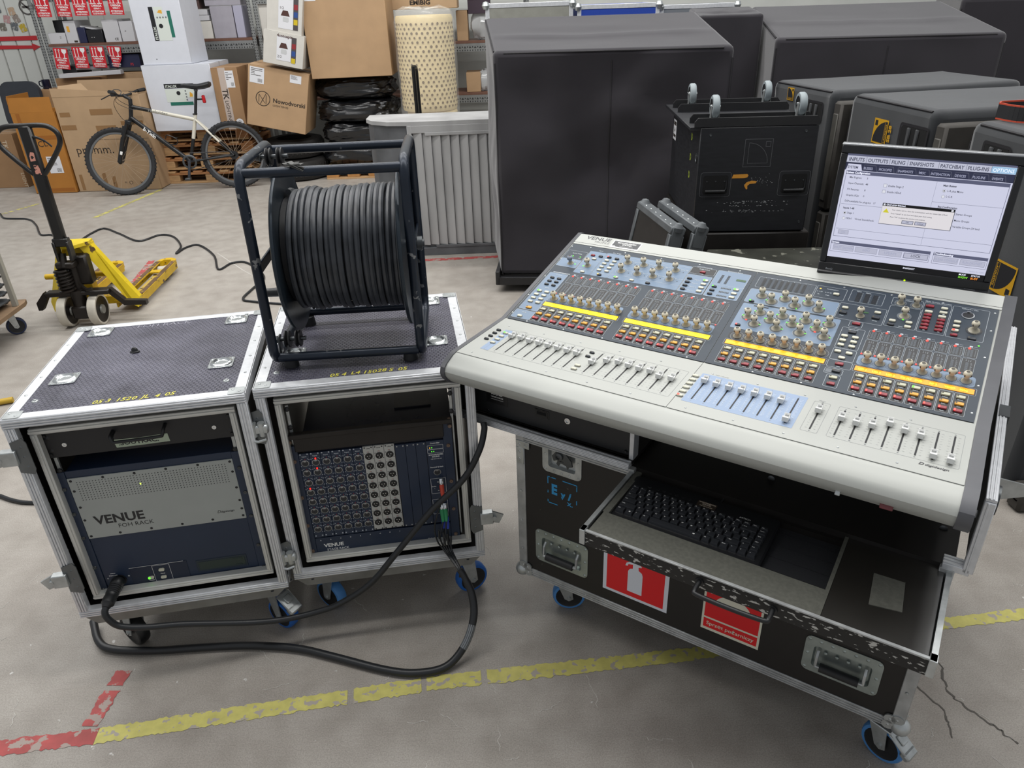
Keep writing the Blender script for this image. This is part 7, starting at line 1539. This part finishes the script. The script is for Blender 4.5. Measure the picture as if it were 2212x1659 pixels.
vent(B, .475, .665, 1.10, 1.19); lmark(B, T(.37, -.0015, 1.075) @ FR @ Rz(PI/2), .118, 'SB 28')
Cv = cover('charcoal covered loudspeaker stack at right edge, beside the monitor', 1.886, 3.065, .02, CR, .78, 1.16, 1.285, m=FABG, seams='edge', seed=29, n=16, sag=.012, round_=.04, ridge=0, group='charcoal covered loudspeaker stacks')
vent(Cv, .12, .27, 1.14, 1.215); lmark(Cv, T(.37, -.0015, .83) @ FR @ Rz(-PI/2), .125)
for k, (q, rz, x0) in enumerate((((1.675, 4.824), AR, .665), ((1.829, 4.064), BR_, .71))):
    w = ('first', 'second')[k]
    board('upper worn wooden board standing at %s gap between the charcoal covers' % w, *q, rz, x0, .675, 1.25); board('lower worn wooden board standing at %s gap between the charcoal covers' % w, *q, rz, x0, .08, .66)
board('worn wooden board at foot of the nearest charcoal cover', 1.886, 3.065, CR, .79, .0, .11)
# wheeled black crate
def crate():
    t = thing('wheeled_crate', 'scuffed black wooden crate with four grey wheels turned upwards on top', 'crate', (.95, 3.668, .70), -.0625)
    PL = mat('crate_black', '1b1c20', .45, var=.22, vs=14, wear=('55565a', .735, 40), stretch=(1, 1, 6)); ENG = mat('engraved_line', '57585b', .6)
    b = MB(); b.box(.004, .556, .018, .87, .0, .50, .004); b.build('crate_body', PL, t); b = MB(); b.box(0, .56, 0, .018, .004, .515, .004); b.build('front_board', PL, t)
    b = MB(); M = T(0, -.0006, 0) @ FR
    b.outline(.218, .352, .325, .458, .001, .0022, 0, 0, M); b.rect(.238, .332, .342, .3436, 0, 0, M); b.rect(.238, .2396, .342, .44, 0, 0, M); b.ring(.238, .343, .0955, .0975, 0, 14, 0, M, 0, PI/2); b.outline(.318, .342, .42, .446, .001, .002, 0, 0, M); b.build('engraved_emblem', ENG, t, smooth=False)
    for x0 in (.022, .405):
        b = MB(); M = T(0, -.0004, 0) @ FR; b.rrect(x0, x0+.145, .185, .30, .012, 0, .0012, 0, M); o = b.build('handle_dish', PL, t); b = MB(); b.outline(x0-.003, x0+.148, .182, .303, .013, .002, .0006, 0, M); b.build('dish_outline', ENG, o, smooth=False)
        b = MB(); b.rrect(x0+.012, x0+.133, .196, .288, .01, .0012, .0018, 0, M); b.build('dish_recess', FOAM, o, smooth=False)
        b = MB(); b.cyl((x0+.022, -.012, .212), (x0+.118, -.012, .212), .008, n=12); b.tube([(x0+.118, -.008, .212), (x0+.126, -.006, .225), (x0+.126, -.002, .262)], .004); b.build('handle_bar', BLKP, o)
        b = MB()
        for k in range(3): b.lathe([(.004, 0), (.003, .002), (0, .002)], 8, T(x0+.03+.043*k, -.002, .258) @ FR)
        stuff(b.build('dish_screws', STEEL, o))
    OR = mat('torn_orange_sticker', 'c98a2e', .6)
    for q in ([(.172, .272), (.178, .290), (.246, .292), (.252, .286), (.248, .276), (.232, .272)], [(.236, .235), (.248, .216), (.254, .219), (.252, .234), (.262, .243), (.292, .246), (.296, .256), (.27, .259), (.245, .25)]):
        b = MB(); b.prism(q, 0, .0006, 0, T(0, -.0004, 0) @ FR); b.build('torn_sticker', OR, t, smooth=False)
    b = MB(); R = random.Random(4); M = T(0, -.0006, 0) @ FR
    for k in range(110): 
        x = R.gauss(.27, .075); z = R.choice((.155, .135, .105, .11, .15)) + R.uniform(-.004, .004); b.rect(x, x+R.uniform(.001, .009), z, z+R.uniform(.0006, .002), 0, 0, M)
    for k in range(40): x = R.gauss(.30, .03); z = R.gauss(.257, .012); b.rect(x, x+R.uniform(.001, .005), z, z+R.uniform(.0006, .002), 0, 0, M)
    stuff(b.build('paint_scratches', mat('scratch_white', 'b9bbbd', .7), t, smooth=False))
    for x, z in ((.05, .48), (.50, .49), (.05, .03), (.53, .05)): b = MB(); b.lathe([(.007, 0), (.006, .003), (0, .002)], 10, T(x, 0, z) @ FR); b.build('bolt_head', STEEL, t)
    SD = Matrix(((0, 0, -1, .0035), (-1, 0, 0, 0), (0, 1, 0, 0), (0, 0, 0, 1)))     # on the left side: x towards the front
    b = MB(); b.rect(-.84, -.74, .33, .44, 0, 0, SD); o = b.build('white_label', PAP, t, smooth=False); b = MB(); b.rect(-.83, -.75, .41, .43, .0005, 0, SD); b.rect(-.83, -.75, .345, .36, .0005, 0, SD); b.text('L-4', -.815, .375, .03, .0005, 0, SD, bold=.03); b.build('label_print', INK, o, smooth=False)
    b = MB()
    for z in (.42, .32, .23): b.text('D', -.25, z, .045, 0, 0, SD, bold=.05)
    b.build('yellow_stencil', mat('lime_print', '8a9a2a', .6), t, smooth=False); b = MB(); b.rect(-.03, -.008, .10, .17, 0, 0, SD); b.build('orange_tape', mat('fluo_orange', 'd8552a', .6), t, smooth=False)
    b = MB(); b.lathe([(.024, 0), (.024, .003), (.018, .003), (.016, -.0)], 18, T(.0035, .07, .36) @ Ry(-PI/2)); b.build('side_grommet', STEEL, t)
    # upturned wheel board
    b = MB(); b.box(-.05, .55, .01, .86, .502, .517, .002); b.build('wheel_board', PL, t)
    for y0, y1 in ((.0, .012), (.14, .152), (.52, .532), (.70, .712)):
        b = MB(); b.prism([(-.03, .517), (.56, .517), (.56, .54), (.545, .558), (-.015, .558), (-.03, .54)], -y1, -y0, 0, FR); b.build('wheel_rail', BLKM, t)
    for x, y in ((.055, .60), (.075, .075), (.465, .63), (.49, .09)):
        b = MB(); zt = .522
        b.box(x-.04, x+.04, y-.04, y+.04, zt, zt+.005, .001); b.cyl((x, y, zt+.005), (x, y, zt+.02), .026, .022)
        for s in (-1, 1): b.prism([(-.012, .02), (.02, .02), (.006, .085), (-.012, .09), (-.022, .08)], s*.019-.0013, s*.019+.0013, 0, T(x, y, zt) @ Rx(PI/2) @ Ry(0) @ Rz(0) if False else T(x, y, zt) @ Rz(PI/2) @ FR)
        for dx in (-.03, .03): b.cyl((x+dx, y-.03, zt+.005), (x+dx, y-.03, zt+.012), .006, n=6)
        c = b.build('caster', ZINC, t)
        b = MB(); b.lathe([(0, -.015), (.034, -.015), (.036, -.017), (.048, -.016), (.053, -.009), (.053, .009), (.048, .016), (.036, .017), (.034, .015), (0, .015)], 26, T(x, y+.012, zt+.078) @ Ry(PI/2), mis=[1, 1, 0, 0, 0, 0, 0, 1, 1]); b.cyl((x-.024, y+.012, zt+.078), (x+.024, y+.012, zt+.078), .006, n=8, mi=2)
        b.build('wheel', [mat('wheel_grey', '8b9498', .5), BLKP, CHROME], c)
crate()
def plain(label, x, y, z, w, d, h, rz=0, m=BLKPLY, name='road_case', trim=None, cat='case'):
    t = thing(name, label, cat, (x, y, z), rz); b = MB(); b.box(0, w, 0, d, 0, h, .006); b.build('case_body', m, t)
    if trim:
        for q in ((-.004, w+.004, -.004, .025, h-.028, h+.003), (-.004, w+.004, -.004, .025, -.001, .028), (-.004, .026, -.004, .022, .028, h-.028), (w-.026, w+.004, -.004, .022, .028, h-.028), (-.004, .026, .025, d, h-.028, h+.003), (w-.026, w+.004, .025, d, h-.028, h+.003)):
            b = MB(); b.box(*q, .002); b.build('edge_trim', trim, t)
        for xx in (.0, w):
            b = MB(); b.lathe([(0, .03), (.02, .024), (.03, 0), (.02, -.024), (0, -.03)], 14, T(xx, .0, h-.01)); b.build('ball_corner', ZINC, t)
    return t
plain('black equipment case carrying the wheeled crate', .94, 3.66, 0, .60, .87, .698, -.0625); 
t = plain('low black case with scratched lid, between the console and wheeled crate', .955, 2.86, 0, .60, .64, .665, -.05, mat('scuffed_lid', '2b2c26', .5, var=.4, vs=7, wear=('6c6c62', .62, 16)))
b = MB(); b.tube(catmull([(.30, .1, .672), (.42, .13, .672), (.55, .22, .673), (.59, .26, .673)], 6), .007, 8); b.build('lid_cord', RUB, t)
plain('silver edged flight case behind tall black cover, at top', -.10, 6.25, 0, .66, .6, 1.755, 0, mat('pale_case', '8a8a82', .5, var=.1), trim=ALU)
plain('blue flight case behind the tall black cover, at top', .60, 6.25, 0, .62, .6, 1.725, 0, mat('blue_case', '1e3f9c', .45), trim=ALU); plain('grey flight case at top, right of the blue one', 1.30, 6.6, 0, .62, .5, 1.70, 0, mat('grey_case', '6f747a', .5), trim=ALU)
for k in range(2):
    t = thing('case_lid', ('nearest to the console, left', 'second, right')[k]+' of two black case lids leaning on the wheeled crate', 'case lid', (.575+.092*k, 2.80, .62), 0, 'case lids leaning together'); t.rotation_euler = (0, .20, 0)
    t.rotation_euler = (0, .2, .146)
    w, h, th = .43, .37, .062
    b = MB(); b.box(.006, th-.004, .012, w-.012, .012, h-.012); b.build('lid_panel', BLKPLY, t, smooth=False)
    for q in ((0, th, 0, w, h-.03, h), (0, th, 0, w, 0, .03), (0, th, 0, .028, .03, h-.03), (0, th, w-.028, w, .03, h-.03)):
        b = MB(); b.box(*q, .004); b.build('edge_trim', mat('painted_grey_trim', '5a5e61', .5, .2, var=.15), t)
    for yy in (.014, w-.014):
        b = MB(); b.lathe([(0, .024), (.014, .02), (.024, .004), (.022, -.012), (0, -.014)], 14, T(th/2, yy, h-.006)); b.box(.004, th-.004, yy-.016, yy+.016, h-.09, h+.003, .006); b.build('ball_corner', mat('painted_grey_trim', '5a5e61', .5, .2, var=.15), t)
    rv = MB()
    for j in range(6): rv.lathe([(.0045, 0), (.003, .002), (0, .002)], 8, T(th*.3, .06+.06*j, h)); 
    stuff(rv.build('rivet_row', ZINC, t))
plain('black box hidden under the two leaning case lids', .46, 2.66, 0, .40, .62, .61, 0)
# strap on the cover
o = None
b = MB(); P0 = catmull([(0, .12, 0), (.02, .02, 0), (.10, -.03, 0), (.22, -.02, 0), (.30, .05, 0), (.26, .13, 0), (.14, .17, 0), (.04, .16, 0), (0, .12, 0)], 5)
for a, c in zip(P0, P0[1:]):
    for z0, z1, mi in ((.006, .056, 0), (.056, .062, 1), (0, .006, 1)):
        d = (c-a).normalized(); n_ = Vector((-d.y, d.x, 0))*.0025
        b.add([a-n_+Vector((0, 0, z0)), c-n_+Vector((0, 0, z0)), c-n_+Vector((0, 0, z1)), a-n_+Vector((0, 0, z1)), a+n_+Vector((0, 0, z0)), c+n_+Vector((0, 0, z0)), c+n_+Vector((0, 0, z1)), a+n_+Vector((0, 0, z1))], [[0, 1, 2, 3], [5, 4, 7, 6], [3, 2, 6, 7], [1, 0, 4, 5]], mi)
o = b.build('ratchet_strap', [mat('strap_black', '1d1d20', .7), mat('strap_orange', 'b8452c', .6)], None); o.location = (1.97, 2.93, 1.308); tag(o, 'black strap loop with red edges lying on the rightmost cover', 'strap')
# dolly with dark plates at the left edge
def plate_dolly():
    t = thing('plate_dolly', 'wooden dolly stacked with grey ribbed plates, cut by left edge', 'dolly', (-3.06, 4.43, 0), -1.50)
    b = MB(); b.prism([(0, -.55), (.62, -.55), (.62, .0), (.06, .0), (0, -.02)], .165, .19); b.build('dolly_board', mat('worn_ply', '8b7258', .75, var=.25, vs=7), t)
    b = MB(); b.box(.10, .13, -.04, -.012, .19, .78, .002); b.build('upright_panel', mat('pale_panel', '9d9a90', .6), t); b = MB(); b.box(.05, .08, -.5, -.47, .19, .78, .002); b.build('upright_panel', mat('pale_panel', '9d9a90', .6), t)
    for k in range(9):
        b = MB(); b.box(.10, .6, -.52, -.05, 0, .012, .003, M=T(0, 0, .215+.052*k) @ Ry(-.05)); b.box(.08, .11, -.5, -.08, -.016, .016, .004, M=T(0, 0, .215+.052*k)); b.build('ribbed_plate', mat('plate_grey', '4a4d50', .6, var=.2), t)
    caster(t, .12, -.09, .165, 2.2, .055, tyre=mat('navy_tyre', '1d2a4a', .5)); caster(t, .5, -.1, .165, 2.0, .055); caster(t, .12, -.46, .165, .6, .055); caster(t, .5, -.46, .165, 1, .055)
plate_dolly()
# ---------------------------------------------------------------- cables
CAB = mat('cable_black', '1b1d20', .42)
def cable(label, pts, r, m=CAB, k=8, name='cable', n=10):
    b = MB(); b.tube(catmull(pts, k), r, n); o = b.build(name, m, None); return tag(o, label, 'cable')
z = .008
cable('thin black cable snaking over the floor behind the pallet jack', [(x, y, z) for x, y in [(-5.15, 7.48), (-4.976, 7.279), (-4.716, 7.212), (-4.508, 6.986), (-4.267, 6.632), (-4.15, 6.603), (-3.95, 6.42), (-3.79, 6.33), (-3.793, 6.60), (-3.75, 6.766), (-3.518, 6.571), (-3.227, 6.309), (-3.114, 6.479), (-2.959, 6.403), (-2.781, 6.109), (-2.74, 5.9), (-2.72, 6.06), (-2.63, 6.118), (-2.398, 5.813), (-2.238, 5.451), (-2.182, 5.59), (-2.076, 5.602), (-1.917, 5.407), (-1.815, 5.198), (-1.835, 4.976), (-1.842, 4.785), (-1.75, 4.724), (-1.5, 4.65)]], .0085, n=8)
cable('short black cable end on floor left of the left rack', [(-2.172, 2.538, .008), (-2.092, 2.501, .008), (-2.003, 2.481, .008), (-1.75, 2.47, .008), (-1.5, 2.42, .008)], .0085)
def w1(u, v, z, o=(-1.2957, 1.6081), a=.1703): return (o[0]+u*math.cos(a)-v*math.sin(a), o[1]+u*math.sin(a)+v*math.cos(a), z)
def w2(u, v, z): return w1(u, v, z, (-.697, 1.740), .1367)
# plug of the grey-white link cable in the left rack: cable + connector body are one thing
def link():
    t = thing('multicore_cable', 'black cable plugged into the left rack, rising across the racks to the console', 'cable', (0, 0, 0))
    P = [Vector(w1(.101, -.043, .285)), Vector(w1(.096, -.056, .272)), Vector(w1(.102, -.062, .25)), Vector(w1(.127, -.062, .217)), Vector(w1(.194, -.056, .193)), Vector(w1(.294, -.05, .177)), Vector(w1(.47, -.04, .134)), Vector(w1(.576, -.03, .116)), Vector(w2(.06, -.05, .12)), Vector(w2(.13, -.048, .139)), Vector(w2(.232, -.045, .202)), Vector(w2(.329, -.04, .312)), Vector(w2(.438, -.036, .442)), Vector(w2(.543, -.032, .542)), Vector(w2(.596, -.025, .63)), Vector(w2(.617, 0, .684)), Vector(w2(.617, .01, .705))]
    b = MB(); b.tube(catmull(P, 8), .0095, 12); b.build('cable_sheath', CAB, t)
    a = Vector(w1(.117, .042, .304)); c = Vector(w1(.100, -.046, .284)); d = (c-a).normalized()
    M = Matrix.Translation(a) @ d.to_track_quat('Z', 'Y').to_matrix().to_4x4(); L = (c-a).length
    b = MB(); prof = [(0, 0), (.017, 0), (.019, .006), (.019, .02), (.0175, .022)]
    for k in range(5): prof += [(.0165, .024+.006*k), (.0185, .027+.006*k)]
    prof += [(.0165, .058), (.018, .062), (.018, .082), (.0145, .086), (.0135, L-.004), (.010, L+.004), (0, L+.004)]
    b.lathe(prof, 20, M); b.build('plug', BLKP, t)
link()
def fan():
    t = thing('fanout_cable', 'thick black cable looping on the floor, splitting into coloured plugs at the stage box', 'cable', (0, 0, 0))
    P = [(-1.40, 1.78, .03), (-1.345, 1.70, .022), (-1.287, 1.672, .016), (-1.159, 1.662, .015), (-1.001, 1.668, .015), (-.855, 1.669, .015), (-.704, 1.651, .015), (-.581, 1.613, .015), (-.415, 1.556, .015), (-.316, 1.54, .015), (-.228, 1.558, .018), (-.172, 1.603, .055), (-.143, 1.655, .115), (-.146, 1.692, .175), (-.167, 1.714, .228), (-.18, 1.722, .25)]
    b = MB(); b.tube(catmull(P, 8), [.012]*104+[.0118]*6+[.0105]*11, 12); b.build('cable_sheath', CAB, t)
    Q = catmull(P, 8)[87:95]; b = MB(); b.tube(Q, .01215, 12); b.build('shrink_sleeve', mat('grey_sleeve', '75797c', .3), t)
    st = Vector((-.18, 1.722, .25))
    R = random.Random(6)
    for k, (u, z, m) in enumerate(((.480, .505, 'red'), (.474, .412, 'green'), (.484, .412, 'green'), (.475, .386, 'blue'), (.486, .382, 'blue'))):
        c = {'red': 'd24a34', 'green': '2f8f5a', 'blue': '3048b8'}[m]; M = T(*w2(u, .038, z)) @ Rz(.1367) @ Rx(PI/2+.95)
        b = MB(); b.lathe([(0, 0), (.0075, 0), (.0075, .014), (.006, .016), (.0065, .018)], 12, M, 0); b.lathe([(.0065, .018), (.0072, .022), (.006, .046), (.0042, .056), (0, .057)], 12, M, 1); b.build('plug', [CHROME, mat('boot_'+m, c, .45)], t)
        e = M @ Vector((0, 0, .056)); off = (k-2)*.006
        pts = [e, Vector(w2(u-.010+off, -.018, z-.09)), Vector(w2(.470+off*2, -.012, .36-.01*k)), Vector(w2(.472+off*1.8, -.014, .31)), Vector(w2(.480+off, -.02, .275)), st+Vector((off*.3, -.002, .0)), st+Vector((off*.2, 0, -.03))]
        b = MB(); b.tube(catmull(pts, 7), .0027, 6); b.build('strand', CAB, t)
fan()

b = MB(); b.cyl((-2.70, 3.35, .018), (-2.61, 3.385, .018), .016, n=10, mi=1); b.cyl((-3.0, 3.233, .018), (-2.70, 3.35, .018), .018, n=10, mi=0)
o = b.build('floor_pole', [BLKP, mat('pole_yellow', 'b8962a', .5)], None); tag(o, 'end of a black and yellow pole lying on floor at left edge', 'pole')
